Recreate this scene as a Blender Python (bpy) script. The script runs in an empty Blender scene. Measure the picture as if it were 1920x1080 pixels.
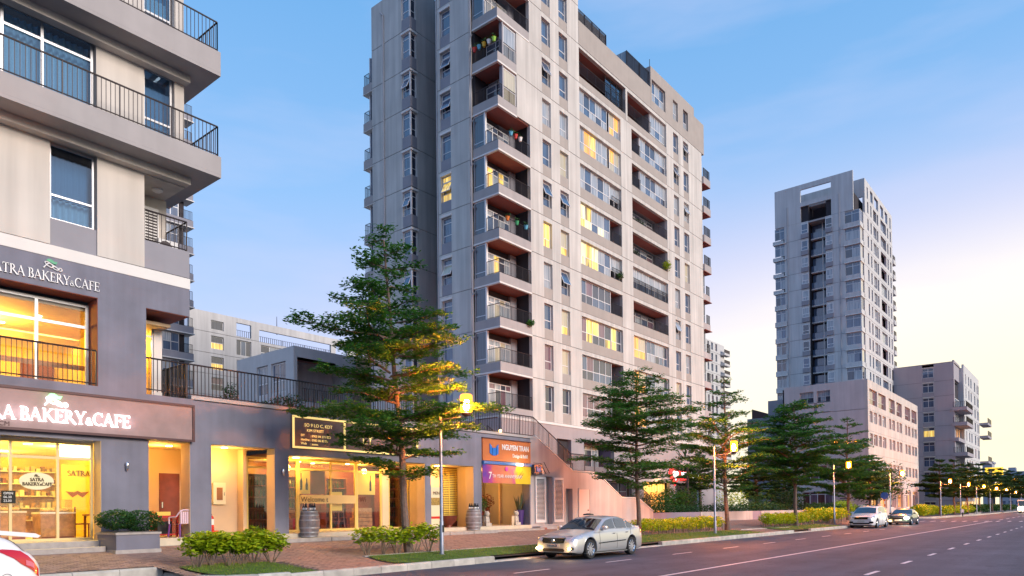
import bpy, bmesh, math, random
from mathutils import Vector, Matrix, noise as mnoise
R = math.radians
random.seed(7)
SC = bpy.context.scene
COL = SC.collection

# ---------------------------------------------------------------- camera
cam = bpy.data.cameras.new('camera')
camo = bpy.data.objects.new('camera', cam); COL.objects.link(camo)
RX = Vector((0.63450769, -0.77284802, -0.01029261))    # picture right, in world axes
RY = Vector((0.00405495, 0.01664492, -0.99985324))     # picture down
RZ = Vector((0.77290591, 0.63437283, 0.01369519))      # forward
m = Matrix(((RX.x, -RY.x, -RZ.x, 0), (RX.y, -RY.y, -RZ.y, 0), (RX.z, -RY.z, -RZ.z, 1.7), (0, 0, 0, 1)))
camo.matrix_world = m
cam.sensor_width = 36; cam.lens = 25.0125; cam.shift_y = 0.2073
cam.clip_start = 0.1; cam.clip_end = 6000
SC.camera = camo

# ---------------------------------------------------------------- sky, sun, exposure
SUN_EL, SUN_AZ, GLOW_AZ = 20.0, -86.0, -38.0        # azimuth measured from +X (along the street) towards +Y
SKY_STRENGTH, SUN_STRENGTH = 0.15, 2.45
w = bpy.data.worlds.new('World'); SC.world = w; w.use_nodes = True
nt = w.node_tree; nt.nodes.clear()
N = nt.nodes.new; L = nt.links.new
out = N('ShaderNodeOutputWorld'); bg = N('ShaderNodeBackground'); bg.inputs['Strength'].default_value = SKY_STRENGTH
sky = N('ShaderNodeTexSky'); sky.sky_type = 'NISHITA'; sky.sun_disc = False
sky.sun_elevation = R(SUN_EL); sky.sun_rotation = R(90 - SUN_AZ)
sky.air_density = 1.0; sky.dust_density = 1.0; sky.ozone_density = 2.0
tc = N('ShaderNodeTexCoord'); sep = N('ShaderNodeSeparateXYZ'); L(tc.outputs['Generated'], sep.inputs[0])
# dusk tint: a broad twilight colour by height, the same all round, and a sunset glow mixed in around its own azimuth, apart from the sun's
ramp = N('ShaderNodeValToRGB'); cr = ramp.color_ramp
cr.elements[0].position = 0.0; cr.elements[0].color = (2.6, 2.9, 4.8, 1)
cr.elements[1].position = 1.0; cr.elements[1].color = (0.35, 1.4, 3.6, 1)
for p, c in ((0.12, (2.6, 2.9, 4.7)), (0.25, (2.55, 3.1, 4.7)), (0.40, (1.45, 2.75, 4.7)), (0.62, (.75, 2.2, 4.3))):
    e = cr.elements.new(p); e.color = (*c, 1)
L(sep.outputs['Z'], ramp.inputs['Fac'])
dot = N('ShaderNodeVectorMath'); dot.operation = 'DOT_PRODUCT'
L(tc.outputs['Generated'], dot.inputs[0])
dot.inputs[1].default_value = (math.cos(R(GLOW_AZ)), math.sin(R(GLOW_AZ)), 0.0)
g1 = N('ShaderNodeMapRange'); g1.interpolation_type = 'SMOOTHSTEP'; g1.inputs[1].default_value = -.25; g1.inputs[2].default_value = .85; L(dot.outputs['Value'], g1.inputs[0])
g2 = N('ShaderNodeMapRange'); g2.interpolation_type = 'SMOOTHSTEP'; g2.inputs[1].default_value = .02; g2.inputs[2].default_value = .50; g2.inputs[3].default_value = 1.0; g2.inputs[4].default_value = 0.0; L(sep.outputs['Z'], g2.inputs[0])
gm = N('ShaderNodeMath'); gm.operation = 'MULTIPLY'; L(g1.outputs[0], gm.inputs[0]); L(g2.outputs[0], gm.inputs[1])
gr = N('ShaderNodeValToRGB'); g = gr.color_ramp
g.elements[0].position = 0.0; g.elements[0].color = (4.0, 3.6, 4.7, 1)
g.elements[1].position = 1.0; g.elements[1].color = (6.3, 5.5, 3.4, 1)
for p, c in ((0.25, (4.7, 4.2, 4.6)), (0.55, (5.5, 5.1, 4.4))):
    e = g.elements.new(p); e.color = (*c, 1)
L(gm.outputs[0], gr.inputs['Fac'])
gf = N('ShaderNodeMath'); gf.operation = 'MULTIPLY'; gf.use_clamp = True; gf.inputs[1].default_value = 1.9; L(gm.outputs[0], gf.inputs[0])
# thin high cloud
mp = N('ShaderNodeMapping'); mp.inputs['Scale'].default_value = (2.0, 2.0, 9.0); L(tc.outputs['Generated'], mp.inputs[0])
nz = N('ShaderNodeTexNoise'); nz.inputs['Scale'].default_value = 1.6; nz.inputs['Detail'].default_value = 6; L(mp.outputs[0], nz.inputs['Vector'])
cl = N('ShaderNodeMapRange'); cl.inputs[1].default_value = .48; cl.inputs[2].default_value = .75; cl.inputs[3].default_value = 0; cl.inputs[4].default_value = .28
L(nz.outputs['Fac'], cl.inputs[0])
a1 = N('ShaderNodeMix'); a1.data_type = 'RGBA'; a1.blend_type = 'MIX'; a1.inputs[0].default_value = 0.80
L(sky.outputs[0], a1.inputs[6]); L(ramp.outputs[0], a1.inputs[7])
a2 = N('ShaderNodeMix'); a2.data_type = 'RGBA'; a2.blend_type = 'MIX'; L(gf.outputs[0], a2.inputs[0])
L(a1.outputs[2], a2.inputs[6]); L(gr.outputs[0], a2.inputs[7])
a3 = N('ShaderNodeMix'); a3.data_type = 'RGBA'; L(cl.outputs[0], a3.inputs[0]); L(a2.outputs[2], a3.inputs[6]); a3.inputs[7].default_value = (3.5, 3.5, 4.6, 1)
L(a3.outputs[2], bg.inputs['Color']); L(bg.outputs[0], out.inputs[0])
sun = bpy.data.lights.new('sun', 'SUN'); sun.energy = SUN_STRENGTH; sun.angle = R(20); sun.color = (1.0, 0.86, 0.75)
suno = bpy.data.objects.new('sun', sun); COL.objects.link(suno)
sd = Vector((math.cos(R(SUN_AZ)) * math.cos(R(20)), math.sin(R(SUN_AZ)) * math.cos(R(20)), math.sin(R(20))))
suno.rotation_euler = sd.to_track_quat('Z', 'Y').to_euler()
vs = SC.view_settings
SC.display_settings.display_device = 'sRGB'
vs.view_transform = 'Standard'; vs.look = 'None'; vs.exposure = 0.55; vs.gamma = 1.0; vs.use_curve_mapping = False
SC.render.engine = 'CYCLES'
cy = SC.cycles
cy.use_denoising = True; cy.max_bounces = 6; cy.diffuse_bounces = 3; cy.glossy_bounces = 3; cy.transmission_bounces = 4
cy.transparent_max_bounces = 10; cy.caustics_reflective = False; cy.caustics_refractive = False; cy.sample_clamp_indirect = 6

# ---------------------------------------------------------------- materials
MATS = {}
def mat(name, col, rough=.6, metal=0., noise=0., scale=4., bump=0., bscale=60., spec=.5, emit=None, estr=0., coat=0., streak=0., trans=0., var=0.):
    if name in MATS: return MATS[name]
    mt = bpy.data.materials.new(name); mt.use_nodes = True; MATS[name] = mt
    t = mt.node_tree; b = t.nodes['Principled BSDF']
    b.inputs['Base Color'].default_value = (*col, 1); b.inputs['Roughness'].default_value = rough; b.inputs['Metallic'].default_value = metal
    b.inputs['Specular IOR Level'].default_value = spec
    if coat: b.inputs['Coat Weight'].default_value = coat; b.inputs['Coat Roughness'].default_value = .03
    if emit: b.inputs['Emission Color'].default_value = (*emit, 1); b.inputs['Emission Strength'].default_value = estr
    if trans: b.inputs['Subsurface Weight'].default_value = 0
    geo = t.nodes.new('ShaderNodeNewGeometry')
    c = None
    def mul(fac_out, lo, hi, prev):
        mr = t.nodes.new('ShaderNodeMapRange'); mr.inputs[1].default_value = .3; mr.inputs[2].default_value = .7
        mr.inputs[3].default_value = lo; mr.inputs[4].default_value = hi
        t.links.new(fac_out, mr.inputs[0])
        mx = t.nodes.new('ShaderNodeVectorMath'); mx.operation = 'SCALE'
        if prev is None: mx.inputs[0].default_value = col
        else: t.links.new(prev, mx.inputs[0])
        t.links.new(mr.outputs[0], mx.inputs['Scale'])
        return mx.outputs[0]
    if noise:
        n1 = t.nodes.new('ShaderNodeTexNoise'); n1.inputs['Scale'].default_value = scale; n1.inputs['Detail'].default_value = 6
        t.links.new(geo.outputs['Position'], n1.inputs['Vector'])
        c = mul(n1.outputs['Fac'], 1 - noise, 1 + noise, c)
    if streak:
        mp = t.nodes.new('ShaderNodeMapping'); mp.inputs['Scale'].default_value = (2.2, 2.2, .12); t.links.new(geo.outputs['Position'], mp.inputs[0])
        n1 = t.nodes.new('ShaderNodeTexNoise'); n1.inputs['Scale'].default_value = 1.; n1.inputs['Detail'].default_value = 5
        t.links.new(mp.outputs[0], n1.inputs['Vector'])
        c = mul(n1.outputs['Fac'], 1 - streak, 1 + streak * .5, c)
    if var:
        oi = t.nodes.new('ShaderNodeObjectInfo')
        c = mul(oi.outputs['Random'], 1 - var, 1 + var, c)
    if c is not None: t.links.new(c, b.inputs['Base Color'])
    if bump:
        n2 = t.nodes.new('ShaderNodeTexNoise'); n2.inputs['Scale'].default_value = bscale; n2.inputs['Detail'].default_value = 4
        t.links.new(geo.outputs['Position'], n2.inputs['Vector'])
        bp = t.nodes.new('ShaderNodeBump'); bp.inputs['Strength'].default_value = bump; bp.inputs['Distance'].default_value = .02
        t.links.new(n2.outputs['Fac'], bp.inputs['Height']); t.links.new(bp.outputs[0], b.inputs['Normal'])
    return mt

def glass_mat(name, tint=(1, 1, 1), k=.06, f=.55):
    mt = bpy.data.materials.new(name); mt.use_nodes = True; MATS[name] = mt
    t = mt.node_tree; t.nodes.clear()
    o = t.nodes.new('ShaderNodeOutputMaterial'); mx = t.nodes.new('ShaderNodeMixShader')
    tr = t.nodes.new('ShaderNodeBsdfTransparent'); tr.inputs[0].default_value = (*tint, 1)
    gl = t.nodes.new('ShaderNodeBsdfGlossy'); gl.inputs['Roughness'].default_value = .02
    fr = t.nodes.new('ShaderNodeLayerWeight'); fr.inputs[0].default_value = .25
    mr = t.nodes.new('ShaderNodeMapRange'); mr.inputs[3].default_value = k; mr.inputs[4].default_value = f
    t.links.new(fr.outputs['Fresnel'], mr.inputs[0]); t.links.new(mr.outputs[0], mx.inputs[0])
    t.links.new(tr.outputs[0], mx.inputs[1]); t.links.new(gl.outputs[0], mx.inputs[2]); t.links.new(mx.outputs[0], o.inputs[0])
    return mt

def pane_mat(name, col, col2, emit=0., gloss=.5, fold=9.):
    """Far window pane: what hangs behind it (dark room, curtain folds, lit room) under a reflecting glass coat."""
    mt = bpy.data.materials.new(name); mt.use_nodes = True; MATS[name] = mt
    t = mt.node_tree; b = t.nodes['Principled BSDF']; b.inputs['Roughness'].default_value = .5
    b.inputs['Coat Weight'].default_value = 1.0; b.inputs['Coat Roughness'].default_value = .02; b.inputs['Coat IOR'].default_value = 1.5 + gloss
    geo = t.nodes.new('ShaderNodeNewGeometry'); oi = t.nodes.new('ShaderNodeObjectInfo')
    ad = t.nodes.new('ShaderNodeVectorMath'); ad.operation = 'MULTIPLY_ADD'
    ad.inputs[1].default_value = (fold, fold, .35)
    cx = t.nodes.new('ShaderNodeCombineXYZ'); mu = t.nodes.new('ShaderNodeMath'); mu.operation = 'MULTIPLY'; mu.inputs[1].default_value = 57
    t.links.new(oi.outputs['Random'], mu.inputs[0]); t.links.new(mu.outputs[0], cx.inputs[2])
    t.links.new(geo.outputs['Position'], ad.inputs[0]); t.links.new(cx.outputs[0], ad.inputs[2])
    n = t.nodes.new('ShaderNodeTexNoise'); n.inputs['Scale'].default_value = .8; n.inputs['Detail'].default_value = 2
    t.links.new(ad.outputs[0], n.inputs['Vector'])
    rp = t.nodes.new('ShaderNodeValToRGB'); rp.color_ramp.elements[0].position = .35; rp.color_ramp.elements[1].position = .65
    rp.color_ramp.elements[0].color = (*col, 1); rp.color_ramp.elements[1].color = (*col2, 1)
    t.links.new(n.outputs['Fac'], rp.inputs[0]); t.links.new(rp.outputs[0], b.inputs['Base Color'])
    if emit:
        t.links.new(rp.outputs[0], b.inputs['Emission Color']); b.inputs['Emission Strength'].default_value = emit
    return mt

def emis(name, col, s):
    return mat(name, (.02, .02, .02), emit=col, estr=s)

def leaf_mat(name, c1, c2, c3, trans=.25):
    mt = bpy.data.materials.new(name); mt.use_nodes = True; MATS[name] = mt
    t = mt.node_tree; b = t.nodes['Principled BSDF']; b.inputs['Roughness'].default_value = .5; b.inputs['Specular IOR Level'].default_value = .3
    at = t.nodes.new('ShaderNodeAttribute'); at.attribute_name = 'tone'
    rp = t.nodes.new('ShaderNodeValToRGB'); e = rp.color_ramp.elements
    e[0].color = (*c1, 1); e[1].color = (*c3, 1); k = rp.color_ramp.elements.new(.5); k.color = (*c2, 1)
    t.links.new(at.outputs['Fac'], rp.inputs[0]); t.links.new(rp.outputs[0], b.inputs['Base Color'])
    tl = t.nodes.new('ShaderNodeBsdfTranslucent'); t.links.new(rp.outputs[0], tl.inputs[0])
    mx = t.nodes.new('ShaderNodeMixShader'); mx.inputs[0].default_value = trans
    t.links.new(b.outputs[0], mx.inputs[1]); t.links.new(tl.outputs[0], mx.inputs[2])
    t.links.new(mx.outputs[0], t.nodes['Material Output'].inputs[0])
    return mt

CREAM = mat('cream_render', (.56, .52, .48), .8, noise=.06, scale=.5, bump=.08, bscale=40, streak=.16)
TOWERW = mat('pale_tower_render', (.545, .525, .50), .8, noise=.07, scale=.5, bump=.08, bscale=40, streak=.20)
CREAM_L = mat('pale_trim', (.68, .66, .64), .75, noise=.05, scale=1.)
BEIGE = mat('taupe_spandrel', (.36, .325, .30), .8, noise=.05, scale=1., streak=.05)
GREYW = mat('grey_spandrel', (.27, .265, .30), .8, noise=.06, scale=1., streak=.05)
GREYB = mat('grey_base_render', (.175, .178, .228), .85, noise=.16, scale=.9, bump=.15, bscale=25, streak=.16)
SLAB = mat('balcony_concrete', (.36, .335, .335), .8, noise=.06, scale=1.2, bump=.1, streak=.06)
SOFFIT = mat('russet_soffit', (.30, .10, .08), .8, noise=.06, scale=2)
PINKW = mat('rose_render', (.43, .39, .39), .85, noise=.10, scale=.7, bump=.15, bscale=30, streak=.18)
TAN = mat('tan_interior_plaster', (.62, .46, .30), .8, noise=.05, scale=1.5)
YELW = mat('yellow_interior_plaster', (.74, .54, .10), .8, noise=.06, scale=1.5)
DARKI = mat('dark_room', (.035, .032, .04), .9)
RED_D = mat('dark_red_wood', (.16, .035, .02), .45, noise=.25, scale=3)
WOOD = mat('oak_wood', (.33, .17, .075), .5, noise=.3, scale=6, bump=.1)
RAIL = mat('dark_bronze_rail', (.028, .02, .024), .45, metal=.3)
WHITE = mat('white_frame', (.70, .70, .71), .4)
ALU = mat('aluminium_frame', (.48, .49, .52), .35, metal=.5)
GOLD = mat('brass_gold', (.75, .55, .18), .35, metal=.6)
BROWN = mat('brown_sign_panel', (.16, .10, .095), .5, noise=.1, scale=2)
PINKS = mat('mauve_sign_panel', (.27, .18, .175), .55, noise=.1, scale=3)
MAROON = mat('maroon_trim', (.06, .016, .02), .5)
BLACK = mat('black_rubber', (.012, .012, .013), .7)
BLACKG = mat('black_gloss', (.012, .012, .014), .15)
CHROME = mat('chrome', (.75, .75, .76), .12, metal=1.)
STEEL = mat('galvanised_pole', (.26, .29, .36), .45, metal=.6, noise=.12, scale=5)
PIPE = mat('rain_pipe', (.33, .34, .37), .5)
GLASS = glass_mat('clear_glass', (.96, .97, .98), .05, .5)
GLASS_T = glass_mat('blue_tinted_glass', (.62, .76, .86), .10, .75)
P_DARK = pane_mat('pane_dark', (.012, .016, .035), (.03, .04, .075), gloss=.35)
P_BLUE = pane_mat('pane_blue', (.025, .05, .11), (.06, .11, .20), gloss=.4)
P_CURT = pane_mat('pane_curtain', (.16, .20, .26), (.44, .47, .50), gloss=.1, fold=12)
P_WARMC = pane_mat('pane_cream_curtain', (.42, .38, .27), (.55, .50, .36), gloss=.2)
P_LIT = pane_mat('pane_lit', (.32, .17, .03), (1.0, .70, .17), emit=.75, gloss=.1, fold=7)
P_LITW = pane_mat('pane_lit_pale', (.34, .28, .14), (.95, .86, .50), emit=.7, gloss=.1, fold=11)
P_ORNG = pane_mat('pane_orange', (.55, .20, .03), (.85, .42, .08), emit=.6, gloss=.1)
P_LITD = pane_mat('pane_part_lit', (.04, .03, .02), (.85, .60, .10), emit=.6, gloss=.2, fold=5)
P_MAUV = pane_mat('pane_mauve', (.10, .05, .08), (.22, .12, .15), gloss=.3)
CURTW = mat('white_curtain', (.72, .78, .82), .9)
CURTB = mat('blue_curtain', (.26, .38, .50), .9)

# ---------------------------------------------------------------- mesh helpers
class MB:
    def __init__(s): s.v = []; s.f = []; s.m = []; s.mats = []; s.tone = []
    def mi(s, mt):
        if mt not in s.mats: s.mats.append(mt)
        return s.mats.index(mt)
    def face(s, pts, mt):
        n = len(s.v); s.v += [tuple(p) for p in pts]; s.f.append(tuple(range(n, n + len(pts)))); s.m.append(s.mi(mt))
    def box(s, x0, y0, z0, x1, y1, z1, mt):
        if x1 < x0: x0, x1 = x1, x0
        if y1 < y0: y0, y1 = y1, y0
        if z1 < z0: z0, z1 = z1, z0
        n = len(s.v)
        s.v += [(x0, y0, z0), (x1, y0, z0), (x1, y1, z0), (x0, y1, z0), (x0, y0, z1), (x1, y0, z1), (x1, y1, z1), (x0, y1, z1)]
        k = s.mi(mt)
        for q in ((0, 3, 2, 1), (4, 5, 6, 7), (0, 1, 5, 4), (1, 2, 6, 5), (2, 3, 7, 6), (3, 0, 4, 7)):
            s.f.append(tuple(n + i for i in q)); s.m.append(k)
    def grid(s, rows, mt, flip=False, closed=False):
        n = len(s.v); h = len(rows); wd = len(rows[0])
        for r in rows: s.v += [tuple(p) for p in r]
        k = s.mi(mt)
        for i in range(h - 1):
            for j in range(wd if closed else wd - 1):
                j2 = (j + 1) % wd
                q = (n + i * wd + j, n + i * wd + j2, n + (i + 1) * wd + j2, n + (i + 1) * wd + j)
                s.f.append(q[::-1] if flip else q); s.m.append(k)
    def prism(s, poly, axis, lo, hi, mt):
        """poly: 2D outline (ccw); axis 'y': poly is (x,z); axis 'z': (x,y); axis 'x': (y,z)"""
        def P(a, b, c):
            return (a, c, b) if axis == 'y' else (a, b, c) if axis == 'z' else (c, a, b)
        n = len(s.v); k = s.mi(mt); c = len(poly)
        s.v += [P(a, b, lo) for a, b in poly] + [P(a, b, hi) for a, b in poly]
        f = [tuple(range(n, n + c)), tuple(range(n + 2 * c - 1, n + c - 1, -1))]
        f += [(n + i, n + c + i, n + c + (i + 1) % c, n + (i + 1) % c) for i in range(c)]
        if axis != 'y': f = [q[::-1] for q in f]
        s.f += f; s.m += [k] * len(f)
    def tube(s, p, q, r0, r1, n, mt, cap=True):
        p = Vector(p); q = Vector(q); d = (q - p)
        if d.length < 1e-6: return
        d.normalize(); a = d.orthogonal().normalized(); b = d.cross(a)
        k = s.mi(mt); o = len(s.v)
        for c, r in ((p, r0), (q, r1)):
            for i in range(n):
                t = 2 * math.pi * i / n; s.v.append(tuple(c + (a * math.cos(t) + b * math.sin(t)) * r))
        for i in range(n):
            j = (i + 1) % n; s.f.append((o + i, o + j, o + n + j, o + n + i)); s.m.append(k)
        if cap:
            s.f.append(tuple(o + i for i in range(n))[::-1]); s.m.append(k)
            s.f.append(tuple(o + n + i for i in range(n))); s.m.append(k)
    def path(s, pts, rads, n, mt):
        for i in range(len(pts) - 1): s.tube(pts[i], pts[i + 1], rads[i], rads[i + 1], n, mt, cap=(i in (0, len(pts) - 2)))
    def lathe(s, prof, c, n, mt, sy=1.):
        rows = [[(c[0] + r * math.cos(2 * math.pi * i / n), c[1] + sy * r * math.sin(2 * math.pi * i / n), c[2] + z) for i in range(n)] for r, z in prof]
        s.grid(rows, mt, closed=True)
        s.face(rows[0][::-1], mt); s.face(rows[-1], mt)
    def mesh(s, name, smooth=False, off=(0, 0, 0)):
        me = bpy.data.meshes.new(name)
        if any(off): vv = [(a - off[0], b - off[1], c - off[2]) for a, b, c in s.v]
        else: vv = s.v
        me.from_pydata(vv, [], s.f)
        for mt in s.mats: me.materials.append(mt)
        me.polygons.foreach_set('material_index', s.m)
        if s.tone:
            at = me.attributes.new('tone', 'FLOAT', 'FACE'); at.data.foreach_set('value', s.tone)
        if smooth:
            me.polygons.foreach_set('use_smooth', [True] * len(s.f))
            if smooth != 'all':
                try: me.set_sharp_from_angle(angle=R(38))
                except Exception: pass
        me.update(); return me

WM = {}
def link(name, me, parent=None, M=None, label=None, kind=None):
    o = bpy.data.objects.new(name, me); COL.objects.link(o)
    M = M or Matrix.Identity(4); WM[o] = M
    if parent is not None:
        o.parent = parent; o.matrix_basis = WM[parent].inverted() @ M
    else: o.matrix_basis = M
    if label: o['label'] = label
    if kind: o['kind'] = kind
    return o
def T(x, y, z, rz=0.): return Matrix.Translation((x, y, z)) @ Matrix.Rotation(rz, 4, 'Z')
def thing(name, label, cat, loc, rz=0., group=None):
    o = link(name, None, None, T(*loc, rz)); o['label'] = label; o['category'] = cat
    if group: o['group'] = group
    o.empty_display_size = .2
    return o
def tag(o, label, cat, group=None):
    o['label'] = label; o['category'] = cat
    if group: o['group'] = group
    return o
def part(mb, name, parent, M=None, smooth=False, kind=None, label=None, off=None):
    """mb holds world coordinates unless M is given (then mb is in M's frame)"""
    if M is None:
        M = WM[parent] if parent is not None else Matrix.Identity(4)
        t = M.inverted()
        if parent is not None: mb.v = [tuple(t @ Vector(p)) for p in mb.v]
    return link(name, mb.mesh(name, smooth), parent, M, label, kind)
def solo(mb, name, label, cat, loc, group=None, smooth=False):
    o = link(name, mb.mesh(name, smooth, loc), None, T(*loc)); return tag(o, label, cat, group)
def struct(mb, name, smooth=False):
    o = link(name, mb.mesh(name, smooth)); o['kind'] = 'structure'; return o
def copy_tree(o, M, parent=None, label=None, group=None):
    c = o.copy(); COL.objects.link(c); c.parent = parent
    if parent is None:
        c.matrix_basis = M; WM[c] = M
    else: WM[c] = WM[parent] @ c.matrix_basis
    if label: c['label'] = label
    if group: c['group'] = group
    for ch in list(o.children): copy_tree(ch, None, c)
    return c
LEFT = -math.pi / 2     # rotation of a facade that faces -X (its right-hand direction is -Y)

def wall(mb, u0, u1, z0, z1, openings, t, mt, y=0.):
    """wall sheet of thickness t behind plane y (local frame), with rectangular openings"""
    us = sorted({u0, u1, *[min(max(a, u0), u1) for o in openings for a in (o[0], o[1])]})
    runs = []
    for a, b in zip(us, us[1:]):
        if b - a < 1e-4: continue
        cut = sorted((max(o[2], z0), min(o[3], z1)) for o in openings if o[0] < (a + b) / 2 < o[1])
        z = z0; iv = []
        for c, d in cut:
            if c > z + 1e-4: iv.append((z, c))
            z = max(z, d)
        if z < z1 - 1e-4: iv.append((z, z1))
        if runs and runs[-1][2] == iv and abs(runs[-1][1] - a) < 1e-6: runs[-1][1] = b
        else: runs.append([a, b, iv])
    for a, b, iv in runs:
        for c, d in iv: mb.box(a, y, c, b, y + t, d, mt)

CACHE = {}
def frame_mesh(w, h, cols, rows, mt, fw=.06, d=.07):
    key = ('fr', round(w, 3), round(h, 3), tuple(cols), tuple(rows), mt.name, fw)
    if key in CACHE: return CACHE[key]
    b = MB()
    b.box(0, 0, 0, fw, d, h, mt); b.box(w - fw, 0, 0, w, d, h, mt)
    b.box(fw, .002, 0, w - fw, d, fw, mt); b.box(fw, .002, h - fw, w - fw, d, h, mt)
    for c in cols: b.box(c * w - fw / 2, .004, fw, c * w + fw / 2, d - .004, h - fw, mt)
    for r in rows: b.box(fw, .008, r * h - fw / 2, w - fw, d - .008, r * h + fw / 2, mt)
    CACHE[key] = b.mesh('window'); return CACHE[key]
def pane_mesh(w, h, mt):
    key = ('pn', round(w, 3), round(h, 3), mt.name)
    if key in CACHE: return CACHE[key]
    b = MB(); b.box(0, 0, 0, w, .012, h, mt); CACHE[key] = b.mesh('pane'); return CACHE[key]
def window(parent, M, w, h, cols=(), rows=(), panes=None, fmat=None, fw=.06, name='window', openp=None):
    """a window part with its panes as sub-parts; panes: material or list (column-major from bottom-left)"""
    fmat = fmat or WHITE
    f = link(name, frame_mesh(w, h, cols, rows, fmat, fw), parent, M)
    cs = [0, *cols, 1]; rs = [0, *rows, 1]; i = 0
    for a, b in zip(cs, cs[1:]):
        for c, d in zip(rs, rs[1:]):
            mt = panes[i % len(panes)] if isinstance(panes, (list, tuple)) else panes
            if mt is not None:
                x0 = a * w + (fw if a == 0 else fw / 2); x1 = b * w - (fw if b == 1 else fw / 2)
                z0 = c * h + (fw if c == 0 else fw / 2); z1 = d * h - (fw if d == 1 else fw / 2)
                if openp is not None and i == openp:
                    MM = M @ Matrix.Translation((x0, .03, z1)) @ Matrix.Rotation(R(-24), 4, 'X') @ Matrix.Translation((0, 0, -(z1 - z0)))
                    sf = link('sash', frame_mesh(x1 - x0, z1 - z0, (), (), fmat, .05, .05), f, MM)
                    # the pane stays a piece of the sash
                    link('pane', pane_mesh(x1 - x0 - .08, z1 - z0 - .08, mt), f, MM @ Matrix.Translation((.04, .02, .04)))
                    dk = link('pane', pane_mesh(x1 - x0, z1 - z0, P_DARK), f, M @ Matrix.Translation((x0, .05, z0)))
                else:
                    link('pane', pane_mesh(x1 - x0, z1 - z0, mt), f, M @ Matrix.Translation((x0, .03, z0)))
            i += 1
    return f

def railing(mb, p, q, z0, z1, mt=None, sp=.12, r=.011, post=True):
    mt = mt or RAIL
    p = Vector((p[0], p[1], 0)); q = Vector((q[0], q[1], 0)); d = q - p; n = max(1, int(d.length / sp))
    z0a, z0b = z0 if isinstance(z0, tuple) else (z0, z0); z1a, z1b = z1 if isinstance(z1, tuple) else (z1, z1)
    for i in range(n + 1):
        c = p + d * (i / n); a = z0a + (z0b - z0a) * i / n; b = z1a + (z1b - z1a) * i / n
        rr = r * 1.9 if (post and i % 12 == 0) else r
        mb.tube((c.x, c.y, a), (c.x, c.y, b), rr, rr, 4, mt, cap=False)
    for a, b, rr in ((z1a, z1b, .026), (z0a + .06, z0b + .06, .018)):
        mb.tube((p.x, p.y, a), (q.x, q.y, b), rr, rr, 6, mt)

def text_mesh(s, size, mt, ext=.02, align='LEFT', bold=0.):
    cu = bpy.data.curves.new('lettering', 'FONT'); cu.body = s; cu.size = size; cu.extrude = ext; cu.align_x = align; cu.offset = bold
    cu.resolution_u = 3
    o = bpy.data.objects.new('lettering', cu); COL.objects.link(o)
    dg = bpy.context.evaluated_depsgraph_get(); me = bpy.data.meshes.new_from_object(o.evaluated_get(dg))
    bpy.data.objects.remove(o); me.materials.clear(); me.materials.append(mt)
    return me
UP = Matrix.Rotation(math.pi / 2, 4, 'X')
def lettering(parent, s, x, y, z, size, mt, ext=.015, align='LEFT', rz=0., bold=0., name='lettering', sx=1.):
    return link(name, text_mesh(s, size, mt, ext, align, bold), parent, T(x, y, z, rz) @ UP @ Matrix.Diagonal((sx, 1, 1, 1)))
def point(name, loc, power, col=(1, .62, .25), size=.15, kind='POINT'):
    l = bpy.data.lights.new(name, kind); l.energy = power; l.color = col; l.shadow_soft_size = size
    o = bpy.data.objects.new(name, l); COL.objects.link(o); o.location = loc; return o
def area(name, loc, sx, sy, power, col, rot=(0, 0, 0)):
    l = bpy.data.lights.new(name, 'AREA'); l.shape = 'RECTANGLE'; l.size = sx; l.size_y = sy; l.energy = power; l.color = col
    o = bpy.data.objects.new(name, l); COL.objects.link(o); o.location = loc; o.rotation_euler = rot; return o
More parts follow.
